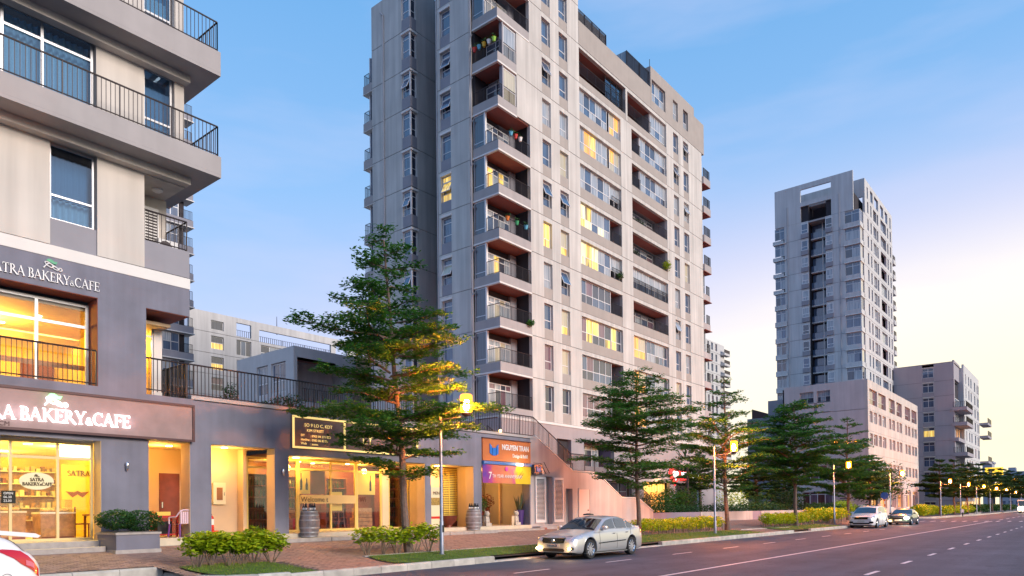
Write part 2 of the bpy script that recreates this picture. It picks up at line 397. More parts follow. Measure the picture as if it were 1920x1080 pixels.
# ================================================================ GROUND
def GZ(y): return 0.15 + 0.57 * min(1, max(0, (y - 15.4) / 6.2))
ASPH = mat('asphalt', (.084, .092, .126), .74, noise=.16, scale=.55, bump=.5, bscale=110, spec=.3)
def _lanes(mt):
    t = mt.node_tree; b = t.nodes['Principled BSDF']; src = b.inputs['Base Color'].links[0].from_socket
    geo = t.nodes.new('ShaderNodeNewGeometry')
    for sc, sc2, lo, hi in (((.05, 1.1, 1), 1., .78, 1.12), ((.5, .5, 1), .35, .86, 1.1), ((40, 40, 1), 1., .8, 1.25)):
        mp = t.nodes.new('ShaderNodeMapping'); mp.inputs['Scale'].default_value = sc; t.links.new(geo.outputs['Position'], mp.inputs[0])
        n = t.nodes.new('ShaderNodeTexNoise'); n.inputs['Scale'].default_value = sc2; n.inputs['Detail'].default_value = 4; t.links.new(mp.outputs[0], n.inputs[0])
        mr = t.nodes.new('ShaderNodeMapRange'); mr.inputs[1].default_value = .3; mr.inputs[2].default_value = .7; mr.inputs[3].default_value = lo; mr.inputs[4].default_value = hi; t.links.new(n.outputs['Fac'], mr.inputs[0])
        v = t.nodes.new('ShaderNodeVectorMath'); v.operation = 'SCALE'; t.links.new(src, v.inputs[0]); t.links.new(mr.outputs[0], v.inputs['Scale']); src = v.outputs[0]
    # fine cracks
    vo = t.nodes.new('ShaderNodeTexVoronoi'); vo.feature = 'DISTANCE_TO_EDGE'; vo.inputs['Scale'].default_value = .35
    nz_ = t.nodes.new('ShaderNodeTexNoise'); nz_.inputs['Scale'].default_value = 2.; ad = t.nodes.new('ShaderNodeVectorMath'); ad.operation = 'ADD'
    t.links.new(geo.outputs['Position'], nz_.inputs[0]); t.links.new(geo.outputs['Position'], ad.inputs[0]); t.links.new(nz_.outputs['Color'], ad.inputs[1]); t.links.new(ad.outputs[0], vo.inputs['Vector'])
    mr = t.nodes.new('ShaderNodeMapRange'); mr.inputs[1].default_value = 0; mr.inputs[2].default_value = .012; mr.inputs[3].default_value = .62; mr.inputs[4].default_value = 1; t.links.new(vo.outputs['Distance'], mr.inputs[0])
    v = t.nodes.new('ShaderNodeVectorMath'); v.operation = 'SCALE'; t.links.new(src, v.inputs[0]); t.links.new(mr.outputs[0], v.inputs['Scale'])
    t.links.new(v.outputs[0], b.inputs['Base Color'])
_lanes(ASPH)
EARTH = mat('far_ground', (.10, .095, .085), .9, noise=.2, scale=.05)
PAVE = bpy.data.materials.new('brick_paving'); PAVE.use_nodes = True
_t = PAVE.node_tree; _b = _t.nodes['Principled BSDF']; _b.inputs['Roughness'].default_value = .8
_g = _t.nodes.new('ShaderNodeNewGeometry'); _br = _t.nodes.new('ShaderNodeTexBrick')
_br.inputs['Color1'].default_value = (.27, .16, .125, 1); _br.inputs['Color2'].default_value = (.33, .215, .17, 1); _br.inputs['Mortar'].default_value = (.10, .075, .065, 1)
_br.inputs['Scale'].default_value = 1.0; _br.inputs['Mortar Size'].default_value = .008; _br.inputs['Brick Width'].default_value = .22; _br.inputs['Row Height'].default_value = .11
_t.links.new(_g.outputs['Position'], _br.inputs['Vector']); _t.links.new(_br.outputs['Color'], _b.inputs['Base Color'])
BRK = mat('clay_paver', (.30, .19, .15), .8, noise=.14, scale=9, bump=.2, bscale=90, var=.2)
BRK2 = mat('clay_paver_field', (.30, .19, .15), .8, noise=.26, scale=5, bump=.2, bscale=90)
MORT = mat('paving_bed', (.10, .08, .07), .9, noise=.1)
KERB = mat('kerb_concrete', (.42, .40, .36), .85, noise=.22, scale=3.5, bump=.25, bscale=40, var=.10)
STEP = mat('granite_step', (.34, .31, .29), .7, noise=.15, scale=6)
STEPE = mat('pale_step_edge', (.56, .48, .36), .6, noise=.08, scale=5)
PAINT = mat('road_paint', (.66, .66, .68), .6, noise=.16, scale=6)

b = MB(); b.face([(-3000, -3000, -.30), (4000, -3000, -.30), (4000, 4000, -.30), (-3000, 4000, -.30)], EARTH); struct(b, 'ground')
b = MB(); b.box(-120, -60, -.28, 900, 15.2, 0, ASPH); b.box(-120, 15.2, -.28, 8.25, 17.9, 0, ASPH)
b.box(86.5, 15.2, -.28, 108.5, 300, -.002, ASPH)
struct(b, 'road')
# slabs of pavement (sloping up to the shop fronts)
b = MB()
def slope(mb, x0, x1, y0, y1, dz, mt):
    mb.face([(x0, y0, GZ(y0) + dz), (x1, y0, GZ(y0) + dz), (x1, y1, GZ(y1) + dz), (x0, y1, GZ(y1) + dz)], mt)
slope(b, 8.0, 30, 15.45, 21.6, -.012, MORT); slope(b, -20, 8.0, 18.1, 21.6, -.012, MORT)
slope(b, 30, 86.3, 15.45, 21.6, 0, PAVE)
b.box(-20, 21.6, .2, 86.3, 60, .72, STEP)
pav = struct(b, 'pavement')
# clay pavers: the nearest as pieces, the rest joined
bm_ = MB(); bm_.box(0, 0, -.03, .212, .102, 0, BRK); bm_.box(.004, .004, 0, .208, .098, .004, BRK)
pvm = bm_.mesh('paver'); rest = MB(); cnt = 0; rnd = random.Random(3)
cand = []
row = 0; y = 15.55
while y < 21.5:
    x = -2 + (row % 2) * .11
    while x < 30:
        near = (x < 8.0 and y > 18.15) or (x >= 8.0 and not (8.3 < x < 11.2 and y < 17.5) and not (13.8 < x and y < 17.2))
        if near and (y - 15) > -9 and x > 2.2 + (y - 18) * .5 and x < 30:
            cand.append(((x - 6.2) ** 2 + (y - 18.3) ** 2 * 3, x, y))
        x += .22
    y += .11; row += 1
cand.sort(); sl = math.atan(.57 / 6.2)
for i, (_, x, y) in enumerate(cand):
    dz = rnd.uniform(-.003, .003)
    if i < 300:
        M = Matrix.Translation((x, y, GZ(y) + dz)) @ Matrix.Rotation(sl, 4, 'X') @ Matrix.Rotation(rnd.uniform(-.01, .01), 4, 'Y')
        link('paver', pvm, pav, M)
    elif x < 24:
        z0, z1 = GZ(y) + dz, GZ(y + .102) + dz
        rest.face([(x, y, z0), (x + .212, y, z0), (x + .212, y + .102, z1), (x, y + .102, z1)], BRK2)
        rest.face([(x, y, z0 - .02), (x + .212, y, z0 - .02), (x + .212, y, z0), (x, y, z0)], BRK2)
        rest.face([(x, y + .102, z1 - .02), (x, y, z0 - .02), (x, y, z0), (x, y + .102, z1)], BRK2)
    else:
        pass
part(rest, 'pavers', pav, kind='stuff')
b = MB(); slope(b, 24, 30, 15.46, 21.58, .0, PAVE); part(b, 'brick_field', pav)

# kerbs, stone by stone
kerb = MB(); kerb.box(-20, 15.22, -.2, -19, 15.3, -.1, KERB); kerb = struct(kerb, 'kerb')
KM = {}
def kstone(p, q, h0, h1, wd=.2):
    """a kerb stone from p to q (xy), its road face on that line, body on the left"""
    p = Vector((*p, 0)); q = Vector((*q, 0)); d = q - p; ln = d.length; key = (round(ln, 2), h0, h1, wd)
    if key not in KM:
        bb = MB(); bb.prism([(0, -.1), (wd, -.1), (wd, h1), (.035, h1), (.0, h1 - .04)], 'x', .006, ln - .006, KERB)
        KM[key] = bb.mesh('kerb_stone')
    link('kerb_stone', KM[key], kerb, Matrix.Translation((p.x, p.y, h0)) @ Matrix.Rotation(math.atan2(d.y, d.x), 4, 'Z'))
def krun(p, q, h0, h1, ln=.98, wd=.2):
    p = Vector(p); q = Vector(q); n = max(1, round((q - p).length / ln))
    for i in range(n): kstone(p + (q - p) * (i / n), p + (q - p) * ((i + 1) / n), h0, h1, wd)
krun((-6, 17.9), (8.15, 17.9), 0, .38)
# rounded nose of the first island
arc = [(8.15, 17.9)] + [(9.6 - 1.45 * math.cos(a), 16.65 - 1.45 * math.sin(a)) for a in [R(x) for x in (-20, 10, 35, 60, 90)]]
arc = [(8.15, 17.9), (8.12, 17.0), (8.2, 16.3), (8.55, 15.7), (9.2, 15.32), (10.0, 15.2)]
for p, q in zip(arc, arc[1:]): kstone(p, q, 0, .24)
krun((10.0, 15.2), (17.6, 15.2), 0, .2); krun((17.6, 15.2), (29.2, 15.2), 0, .05, 1.0, .32)
krun((29.2, 15.2), (47.4, 15.2), 0, .2); krun((47.4, 15.2), (51.0, 15.2), 0, .06, 1.0, .32); krun((51, 15.2), (60, 15.2), 0, .2); krun((60, 15.2), (82, 15.2), 0, .18, 2)
krun((82, 15.2), (86.3, 18), 0, .18, 1.0); krun((108.5, 20), (112, 17.5), 0, .18, 2); krun((112, 17.5), (131, 16.8), 0, .18, 3); krun((131, 16.8), (160, 15.2), 0, .18, 5); krun((160, 15.2), (400, 15.2), 0, .18, 12)
# inner kerbs behind the grass
krun((13.9, 17.2), (30.0, 17.05), .26, .09, .8, .15); krun((43.3, 17.1), (46.5, 16.9), .25, .1, .8, .15); krun((46.5, 16.9), (51, 16.6), .22, .1, .8, .15)

# grass islands
GRASS_B = mat('grass_earth', (.085, .14, .02), .9, noise=.4, scale=3, bump=.3, bscale=80)
GR = leaf_mat('grass_blade', (.07, .16, .012), (.14, .26, .02), (.25, .33, .04), .3)
turf = MB(); blades = MB(); blades.tone = []
def in_poly(x, y, pl):
    c = False
    for (x0, y0), (x1, y1) in zip(pl, pl[1:] + pl[:1]):
        if (y0 > y) != (y1 > y) and x < (x1 - x0) * (y - y0) / (y1 - y0) + x0: c = not c
    return c
IS = [[(8.36, 17.55), (8.34, 16.9), (8.45, 16.3), (8.75, 15.85), (9.3, 15.5), (10.1, 15.42), (11.0, 15.42), (10.9, 16.2), (10.7, 17.4), (9.5, 17.65)],
      [(13.75, 15.7), (14.4, 15.44), (17.7, 15.42), (17.8, 15.56), (29.6, 15.54), (30.2, 17.0), (13.95, 17.15), (13.7, 16.4)],
      [(29.6, 15.46), (43.2, 15.44), (42.2, 17.1), (30.2, 17.6)],
      [(47.0, 15.6), (51.1, 15.5), (60, 15.44), (59, 17.2), (47.2, 17.2)]]
for k, pl in enumerate(IS):
    turf.face([(x, y, GZ(y) + .035) for x, y in pl], GRASS_B)
    xs = [p[0] for p in pl]; ys = [p[1] for p in pl]; dens = (420, 330, 110, 70)[k]
    n = int((max(xs) - min(xs)) * (max(ys) - min(ys)) * dens)
    for _ in range(n):
        x = rnd.uniform(min(xs), max(xs)); y = rnd.uniform(min(ys), max(ys))
        if not in_poly(x, y, pl): continue
        h = rnd.uniform(.025, .065); a = rnd.uniform(0, 6.28); wd = .007 if k < 2 else .014; z = GZ(y) + .03
        dx, dy = math.cos(a), math.sin(a); lx, ly = rnd.uniform(-.03, .03), rnd.uniform(-.03, .03)
        blades.face([(x - dx * wd, y - dy * wd, z), (x + dx * wd, y + dy * wd, z), (x + lx, y + ly, z + h)], GR); 
        blades.tone.append(min(1, max(0, .5 + .45 * mnoise.noise((x * .8, y * .8, 3)) + rnd.uniform(-.25, .25))))
struct(turf, 'grass_verge')
o = link('grass', blades.mesh('grass')); o['kind'] = 'stuff'; o['label'] = 'short green grass of the kerbside verges'; o['category'] = 'grass'

# road paint
b = MB(); z = .004
def mark(x0, y0, x1, y1): b.face([(x0, y0, z), (x1, y0, z), (x1, y1, z), (x0, y1, z)], PAINT)
mark(-30, 8.40, 90, 8.52)
for i in range(-3, 40):
    x = 14.9 + i * 4.63
    if x < 60: mark(x - .1, 12.05, x + 1.5, 12.15)
for i in range(-4, 18): mark(19.2 + i * 4.28, 4.38, 20.5 + i * 4.28, 4.50)
for i in range(13): mark(87.6, 2.9 + i * .98, 90.8, 3.12 + i * .98)
for i in range(0, 12): mark(97 + i * 8, 8.4, 101 + i * 8, 8.55)
mk = struct(b, 'road_markings')
# repair patches and darker wheel tracks in the asphalt are left to the asphalt's own mottling
# ================================================================ LEFT APARTMENT BLOCK
FL = .95
lb = thing('apartment_block', 'cream and grey apartment block with a bakery on its two lower floors and long balconies', 'apartment building', (7, 22, .72))
# ground floor wall with openings
b = MB(); wall(b, -6, 11.0, .55, 5.3, [(5.85, 8.28, .5, 3.8), (9.6, 10.87, .5, 3.93)], .5, GREYB, 22.0); part(b, 'ground_floor_wall', lb)
b = MB(); b.box(5.86, 22.0, .94, 8.27, 22.001, .941, GREYB)
b = MB()
b.box(8.268, 22.005, .8, 8.279, 22.50, 3.8, TAN); part(b, 'tan_reveal', lb)
b = MB(); b.box(10.858, 22.005, .8, 10.869, 22.6, 3.93, TAN); part(b, 'tan_reveal', lb)
# second floor wall (grey): wide window, open corner
b = MB(); wall(b, -6, 9.54, 5.3, 8.76, [(-2, 8.2, 5.36, 7.9)], .7, GREYB, 22.0); b.box(9.54, 22.0, 7.9, 10.87, 25.0, 8.76, GREYB); b.box(9.45, 22.7, 5.3, 9.54, 23.3, 7.9, GREYB); part(b, 'second_floor_wall', lb)
b = MB(); b.box(-1.99, 22.01, 7.885, 8.19, 22.7, 7.897, SOFFIT); b.box(8.187, 22.01, 5.37, 8.198, 22.7, 7.88, SOFFIT); b.box(9.55, 22.02, 7.885, 10.86, 24.9, 7.897, SOFFIT); part(b, 'russet_soffit', lb)
b = MB(); b.box(-6, 21.985, 8.762, 10.885, 25, 9.09, CREAM_L); part(b, 'band_course', lb)
# third floor
b = MB(); wall(b, -6, 9.5, 9.115, 12.18, [(7.0, 8.19, 9.115, 12.0), (3.2, 4.4, 9.115, 12.0)], .35, CREAM, 22.0)
b.box(9.5, 22, 11.92, 10.72, 25, 12.18, CREAM); b.box(9.35, 22.35, 9.115, 9.5, 23.4, 12.18, CREAM); b.box(9.35, 23.4, 9.115, 10.80, 23.6, 11.92, CREAM); part(b, 'third_floor_wall', lb)
b = MB(); b.box(9.5, 22, 9.115, 10.87, 22.15, 9.95, GREYW); b.box(10.74, 22.15, 9.115, 10.87, 24.5, 9.95, GREYW); b.box(9.5, 22.15, 9.115, 10.74, 25, 9.3, SLAB); part(b, 'balcony_parapet', lb)
b = MB(); railing(b, (9.52, 22.07), (10.82, 22.07), 9.95, 10.9); railing(b, (10.82, 22.07), (10.82, 24.4), 9.95, 10.9); part(b, 'railing', lb, kind='stuff')
for x in (7.0, 3.2):
    b = MB(); b.box(x + .002, 22.05, 9.115, x + 1.188, 22.3, 9.85, GREYW); part(b, 'spandrel', lb)
# fourth floor
b = MB(); wall(b, -6, 10.72, 12.84, 15.39, [(-7, 8.17, 12.84, 15.39), (9.5, 10.42, 13.0, 15.3)], .35, CREAM, 22.0)
part(b, 'fourth_floor_wall', lb); b = MB(); b.box(10.55, 22.35, 12.84, 10.72, 25, 15.39, CREAM); part(b, 'end_wall', lb)
b = MB(); wall(b, -6, 10.72, 16.15, 19, [(9.5, 10.42, 16.3, 18.6), (-7, 8.17, 16.15, 18.6)], .35, CREAM, 22.0); b.box(10.55, 22.35, 16.15, 10.72, 25, 19, CREAM); part(b, 'fifth_floor_wall', lb)
# balcony slabs with their railings
for z0, z1, rt in ((12.18, 12.84, 13.8), (15.39, 16.15, 17.1)):
    s = MB(); s.box(-6, 21.0, z0 + .10, 11.4, 21.14, z1, SLAB); s.box(11.26, 21.14, z0 + .10, 11.4, 24.5, z1, SLAB)
    s.box(-6, 21.0, z0, 11.4, 22.3, z0 + .098, SLAB); s.box(-6, 21.14, z1 - .35, 11.26, 22.0, z1 - .12, SLAB); s.box(10.72, 22.0, z1 - .35, 11.26, 24.5, z1 - .12, SLAB); s.box(10.72, 22.3, z0, 11.4, 24.5, z0 + .098, SLAB)
    bal = part(s, 'balcony', lb)
    r = MB(); railing(r, (-6, 21.08), (11.33, 21.08), z1 + .02, rt); railing(r, (11.33, 21.08), (11.33, 24.4), z1 + .02, rt); part(r, 'railing', bal, kind='stuff')
    k = MB(); k.box(-6, 21.7, z0 - .22, 10.78, 22.0, z0 - .002, CREAM); part(k, 'ledge_beam', bal)
# windows with real rooms: curtains, dark rooms
def curtain(parent, x0, x1, y, z0, z1, mt, amp=.05, wl=.16, name='curtain'):
    c = MB(); n = int((x1 - x0) / .03); rows = [[], []]
    for i in range(n + 1):
        x = x0 + (x1 - x0) * i / n; yy = y + amp * math.sin(x / wl * 6.283) * (0.7 + .3 * math.sin(x * 3)) + .02 * math.sin(x * 41)
        rows[0].append((x, yy, z0)); rows[1].append((x, yy, z1))
    c.grid(rows, mt); return part(c, name, parent, smooth='all')
b = MB(); b.box(-2, 26, 8, 10, 26.1, 19, DARKI); b.box(-2.5, 22.4, 12.84, -2.4, 26, 19, DARKI); b.box(-3, 22.36, 12.3, 10.4, 26, 12.32, DARKI); part(b, 'dark_interior', lb)
for x in (7.0, 3.2):
    f = window(lb, T(x + .02, 22.17, 9.86), 1.15, 2.12, (), (.33,), GLASS_T, ALU, .055)
    curtain(f, x + .05, x + 1.15, 22.45, 9.9, 10.56, CURTW); curtain(f, x + .05, x + 1.15, 22.5, 10.6, 11.8, CURTB, .01, .4)
f = window(lb, T(5.9, 22.16, 12.86), 2.25, 2.45, (.43,), (.78,), GLASS_T, ALU, .07); curtain(f, 6.0, 8.1, 22.45, 12.9, 15.2, CURTW, .06)
f = window(lb, T(3.5, 22.16, 12.86), 2.38, 2.45, (.5,), (.78,), GLASS_T, ALU, .07); curtain(f, 3.6, 5.8, 22.45, 12.9, 15.2, CURTW, .06)
for z in (13.0, 16.3):
    f = window(lb, T(9.52, 22.14, z), .88, 2.28, (), (.33,), GLASS_T, WHITE, .06); curtain(f, 9.56, 10.38, 22.42, z + .05, z + (.72 if z < 14 else 1.4), CURTW, .04); curtain(f, 9.56, 10.38, 22.55, z + .7, z + 2.2, CURTB, .005, .6)
# corner loggia: louvred door, ceiling lamp, air conditioner
b = MB(); b.box(10.05, 23.33, 9.3, 10.52, 23.39, 11.55, WHITE); 
for i in range(22): b.box(10.10, 23.29, 9.42 + i * .094, 10.46, 23.33, 9.45 + i * .094, RAIL)
part(b, 'louvre_door', lb)
b = MB(); b.lathe([(.16, 0), (.16, -.05), (.10, -.09)], (10.2, 22.7, 11.92), 14, WHITE); part(b, 'ceiling_lamp', lb)
ac = MB(); ac.box(10.12, 22.45, 9.5, 10.72, 22.75, 10.3, WHITE)
ac = solo(ac, 'air_conditioner', 'white air conditioner unit behind the corner balcony railing of the cream block', 'air conditioner', (10.4, 22.6, 9.5))
b = MB(); b.prism([(10.34 + .2 * math.cos(i * .5236), 10.06 + .2 * math.sin(i * .5236)) for i in range(12)], 'y', 22.435, 22.449, RAIL); part(b, 'fan_grille', ac)
# second floor: lit cafe room behind the wide window
b = MB(); b.box(-2, 28, 5.3, 10.6, 28.1, 8.2, YELW); b.box(-2, 22.71, 7.62, 10.6, 28, 7.72, TAN); b.box(-2, 22.71, 5.2, 10.6, 28, 5.30, WOOD); b.box(-2.1, 22.71, 5.2, -2, 28, 8.2, YELW); b.box(9.3, 23.3, 5.3, 9.44, 28, 7.62, YELW)
part(b, 'cafe_room', lb)
b = MB(); b.box(3.5, 26.6, 7.40, 9.2, 26.9, 7.44, emis('cove_light', (1, .72, .25), 9)); b.box(3.5, 24.3, 7.57, 6.4, 24.34, 7.60, MATS['cove_light']); part(b, 'cove_light', lb)
b = MB(); b.box(3.5, 26.45, 7.30, 9.25, 26.6, 7.55, TAN); b.box(5.2, 25.0, 6.3, 9.25, 25.06, 6.45, WOOD); b.box(8.0, 27.9, 5.9, 9.0, 27.98, 7.0, RED_D); part(b, 'cafe_fittings', lb)
f = window(lb, T(5.0, 22.60, 5.36), 3.17, 2.42, (.3, .585), (.73,), GLASS, ALU, .08)
f = window(lb, T(-1.9, 22.60, 5.36), 6.85, 2.42, (.25, .5, .75), (.73,), GLASS, ALU, .08)
b = MB(); railing(b, (-2, 22.06), (8.17, 22.06), 5.38, 6.38); part(b, 'railing', lb, kind='stuff')
point('cafe_downlight', (6.5, 25.2, 7.2), 290, (1, .58, .06), .3); point('cafe_downlight', (3.0, 25.2, 7.2), 290, (1, .58, .06), .3)
def downlight(parent, x, y, z, s=.09, st=14):
    d = MB(); d.lathe([(s, 0), (s, -.02), (s * .8, -.022)], (x, y, z), 12, emis('downlight', (1, .8, .42), st)); return part(d, 'downlight', parent)
for x, y in ((6.2, 24.6), (6.9, 25.8), (7.4, 24.2), (5.4, 25.4)): downlight(lb, x, y, 7.62, .08)
# small corner window of the cafe
b = MB(); b.box(9.54, 23.3, 5.3, 9.62, 23.45, 7.9, GREYB); b.box(10.34, 23.3, 5.3, 10.6, 23.5, 7.9, CREAM_L); part(b, 'corner_post', lb)
window(lb, T(9.62, 23.34, 5.3), .72, 2.6, (), (.8,), GLASS, ALU, .05)
b = MB(); b.box(9.5, 25.0, 5.3, 10.6, 25.1, 8.2, YELW); b.box(10.5, 23.5, 5.3, 10.6, 25, 8.2, YELW); part(b, 'corner_room', lb)
point('corner_room_light', (10.0, 24.3, 7.3), 80, (1, .58, .1), .15)
# rail that closes the terrace off
b = MB(); railing(b, (10.86, 22.2), (10.86, 25.5), 5.36, 6.45, sp=.1, r=.02); part(b, 'terrace_divider', lb, kind='stuff')
for x0, x1, z in ((5.85, 8.2, 8.76),): pass

# ---- serif lettering drawn stroke by stroke
def serif_letter(ch, mt, d=.035):
    """capital of height 1 as a mesh; returns (mesh, advance)"""
    key = ('sl', ch, mt.name)
    if key in CACHE: return CACHE[key]
    b = MB(); TK, TN = .13, .055
    def bar(x0, z0, x1, z1, wd):
        p = Vector((x0, z0)); q = Vector((x1, z1)); dd = (q - p).normalized(); n = Vector((-dd.y, dd.x)) * wd / 2
        pts = [p - n, q - n, q + n, p + n]
        b.prism([(a.x, a.y) for a in pts], 'y', -d, 0, mt)
    def foot(x, z, wd=.17): b.prism([(x - wd, z), (x + wd, z), (x + wd, z + .045), (x - wd, z + .045)], 'y', -d + .002, -.002, mt)
    def arc(cx, cz, rx, rz, a0, a1, w0, w1, n=12):
        for i in range(n):
            t0 = R(a0 + (a1 - a0) * i / n); t1 = R(a0 + (a1 - a0) * (i + 1) / n)
            def w(t): return w1 + (w0 - w1) * abs(math.cos(t))
            o0, o1 = w(t0) / 2, w(t1) / 2
            P = lambda t, o: (cx + (rx + o) * math.cos(t), cz + (rz + o) * math.sin(t))
            b.prism([P(t0, -o0), P(t0, o0), P(t1, o1), P(t1, -o1)], 'y', -d, 0, mt)
    adv = .8
    if ch == 'A': bar(.05, 0, .38, .97, TN); bar(.36, 1, .74, 0, TK); bar(.17, .34, .62, .34, TN); foot(.06, 0, .13); foot(.74, 0, .15); adv = .86
    elif ch == 'T': bar(.36, 0, .36, .98, TK); bar(.02, .96, .70, .96, .06); bar(.04, .97, .02, .78, .05); bar(.68, .97, .70, .78, .05); foot(.36, 0); adv = .74
    elif ch == 'S': arc(.29, .74, .20, .22, 20, 270, .09, .07); arc(.29, .26, .22, .24, 90, -160, .12, .07); adv = .58
    elif ch in 'RBPKEF':
        bar(.16, 0, .16, 1, TK); foot(.16, 0, .15); b.prism([(.0, .955), (.2, .955), (.2, 1), (.0, 1)], 'y', -d + .002, -.002, mt)
        if ch in 'RB': arc(.26, .74, .25, .235, -90, 90, .12, .06); bar(.16, .975, .28, .975, .055); bar(.16, .505, .30, .505, .055)
        if ch == 'R': bar(.33, .5, .86, -.03, TK); adv = .82
        if ch == 'B': arc(.28, .26, .29, .24, -90, 90, .13, .06); bar(.16, .03, .3, .03, .055); adv = .68
        if ch == 'K': bar(.2, .45, .66, .98, TN); bar(.33, .58, .82, .0, TK); foot(.66, .955, .12); foot(.84, 0, .12); adv = .88
        if ch in 'EF': bar(.16, .965, .60, .965, .06); bar(.16, .52, .50, .52, .055); bar(.60, 1, .61, .80, .05); bar(.5, .62, .5, .42, .045); adv = .64
        if ch == 'E': bar(.16, .03, .62, .03, .06); bar(.62, 0, .66, .22, .05); adv = .70
    elif ch == 'Y': bar(.40, 0, .40, .45, TK); bar(.39, .43, .08, .98, TK); bar(.40, .44, .72, .98, TN); foot(.4, 0); foot(.08, .955, .12); foot(.72, .955, .12); adv = .8
    elif ch == 'C': arc(.46, .5, .39, .47, 50, 310, .13, .06, 18); bar(.72, .96, .74, .72, .05); adv = .84
    elif ch == '&': arc(.22, .42, .12, .13, -60, 250, .05, .04, 12); arc(.22, .17, .19, .16, 100, 400, .08, .05, 14); bar(.16, .38, .5, .02, .07); adv = .54
    else: adv = .28
    CACHE[key] = (b.mesh('letter'), adv); return CACHE[key]
def serif_text(parent, s, x, y, z, h, mt, sp=.02, total=None):
    adv = sum(serif_letter(c, mt)[1] + sp if c != ' ' else .30 for c in s)
    kx = (total / (adv * h)) if total else 1.
    for c in s:
        if c == ' ': x += .30 * h * kx; continue
        me, a = serif_letter(c, mt)
        link('letter', me, parent, Matrix.Translation((x, y, z)) @ Matrix.Diagonal((h * kx, 1, h, 1)))
        x += (a + sp) * h * kx
def emblem(parent, x, y, z, s, mw, mg):
    """a green leaf over a knotted scroll"""
    b = MB(); up = [(-.26, .30), (-.10, .46), (.08, .46), (.30, .32), (.52, .33)]; lo = [(.42, .12), (.2, .14), (.0, .22), (-.26, .30)]
    b.prism([(x + a * s, z + c * s) for a, c in up[:1] + up[1:] + lo[:3]][::-1], 'y', y - .035, y, mg); part(b, 'leaf_emblem', parent)
    b = MB()
    def curve(f, n=26):
        pts = [f(i / n) for i in range(n + 1)]
        b.path([(x + a * s, y - .02, z + c * s) for a, c in pts], [.045 * s] * (n + 1), 6, mw)
    curve(lambda t: (-.42 + 1.1 * t + .0, -.30 + .52 * math.sin(min(1, t * 1.9) * 1.57) - .62 * max(0, t - .28)))
    curve(lambda t: (-.05 + .27 * math.cos(t * 6.28), .02 + .15 * math.sin(t * 6.28) - .12 * math.cos(t * 6.28)))
    curve(lambda t: (.38 + .20 * math.cos(t * 6.28), -.17 + .10 * math.sin(t * 6.28) - .06 * math.cos(t * 6.28)))
    curve(lambda t: (.50 + .12 * math.cos(-1.8 + t * 4.2) + .2, -.2 + .12 * math.sin(-1.8 + t * 4.2)))
    part(b, 'scroll_emblem', parent)
LETW = mat('letter_white', (.75, .75, .76), .4)
GREENL = mat('leaf_green', (.01, .28, .14), .4)
LITW = emis('lit_letter', (1, .97, 1), 3.2); LITG = emis('lit_green', (.25, 1, .3), 2.2)
us = thing('bakery_wall_sign', 'unlit white SATRA BAKERY&CAFE letters with green leaf on the grey upper wall', 'sign', (6.6, 22, 8.05))
serif_text(us, 'SATRA BAKERY&CAFE', 5.58, 21.99, 8.07, .26, LETW, total=2.66)
emblem(us, 6.98, 21.99, 8.52, .36, LETW, GREENL)
ls = thing('bakery_fascia_sign', 'mauve fascia sign with glowing SATRA BAKERY&CAFE letters above the bakery window', 'sign', (7, 21.9, 3.95))
b = MB(); b.box(-2, 21.86, 3.95, 10.92, 21.998, 5.07, PINKS); part(b, 'panel', ls)
b = MB(); b.box(-2, 21.82, 3.93, 10.94, 21.857, 4.0, MAROON); b.box(-2, 21.82, 5.02, 10.94, 21.857, 5.09, MAROON); b.box(10.87, 21.822, 4.0, 10.94, 21.855, 5.02, MAROON); part(b, 'trim', ls)
serif_text(ls, 'SATRA BAKERY&CAFE', 4.86, 21.85, 4.21, .36, LITW, total=4.16)
emblem(ls, 7.0, 21.85, 4.79, .44, LITW, LITG)
lettering(ls, 'TP.HCM', 5.42, 21.845, 4.03, .17, MAROON, .004)
for x in (5.2, 6.2, 7.2, 8.2, 9.0): point('letter_glow', (x, 21.65, 4.4), 1.6, (.95, .85, 1), .1)
point('leaf_glow', (7.0, 21.70, 4.86), 1.6, (.1, 1, .15), .08)

# ---- bakery: steps, glass front, room and fittings
b = MB(); b.box(5.86, 21.05, .3, 8.03, 22.0, .80, STEP); b.box(5.86, 21.05, .802, 8.03, 21.16, .815, STEPE); part(b, 'entrance_step', lb)
b = MB(); b.box(-6, 21.62, .3, 8.27, 21.98, .955, STEP); b.box(5.86, 21.62, .957, 8.27, 22.6, .965, STEPE); part(b, 'entrance_step', lb)
b = MB(); b.box(3, 29, .9, 9.5, 29.1, 4, YELW); b.box(2.9, 22.5, .9, 3, 29, 4, YELW); b.box(9.4, 22.52, .9, 9.5, 29, 4, YELW); b.box(3, 22.5, 3.76, 9.5, 29, 3.86, CREAM_L); b.box(3, 22.0, .9, 9.5, 29, .95, STEPE)
part(b, 'bakery_room', lb)
f = window(lb, T(5.86, 22.52, .97), 2.40, 2.8, (.15, .62), (.83,), GLASS, mat('cream_frame', (.66, .52, .26), .4), .07)
b = MB(); b.box(7.42, 22.57, 3.34, 8.2, 22.60, 3.68, emis('lit_panel', (1, .93, .75), 3.0)); part(b, 'lit_header_panel', lb)
for x, y in ((5.6, 23.6), (7.0, 23.8), (6.3, 25.4), (8.3, 25.2), (7.3, 27)): downlight(lb, x, y, 3.76, .11)
for x, y in ((5.8, 24.3), (7.8, 24.2), (7.0, 27.0)): point('bakery_light', (x, y, 3.5), 215, (1, .60, .06), .3)
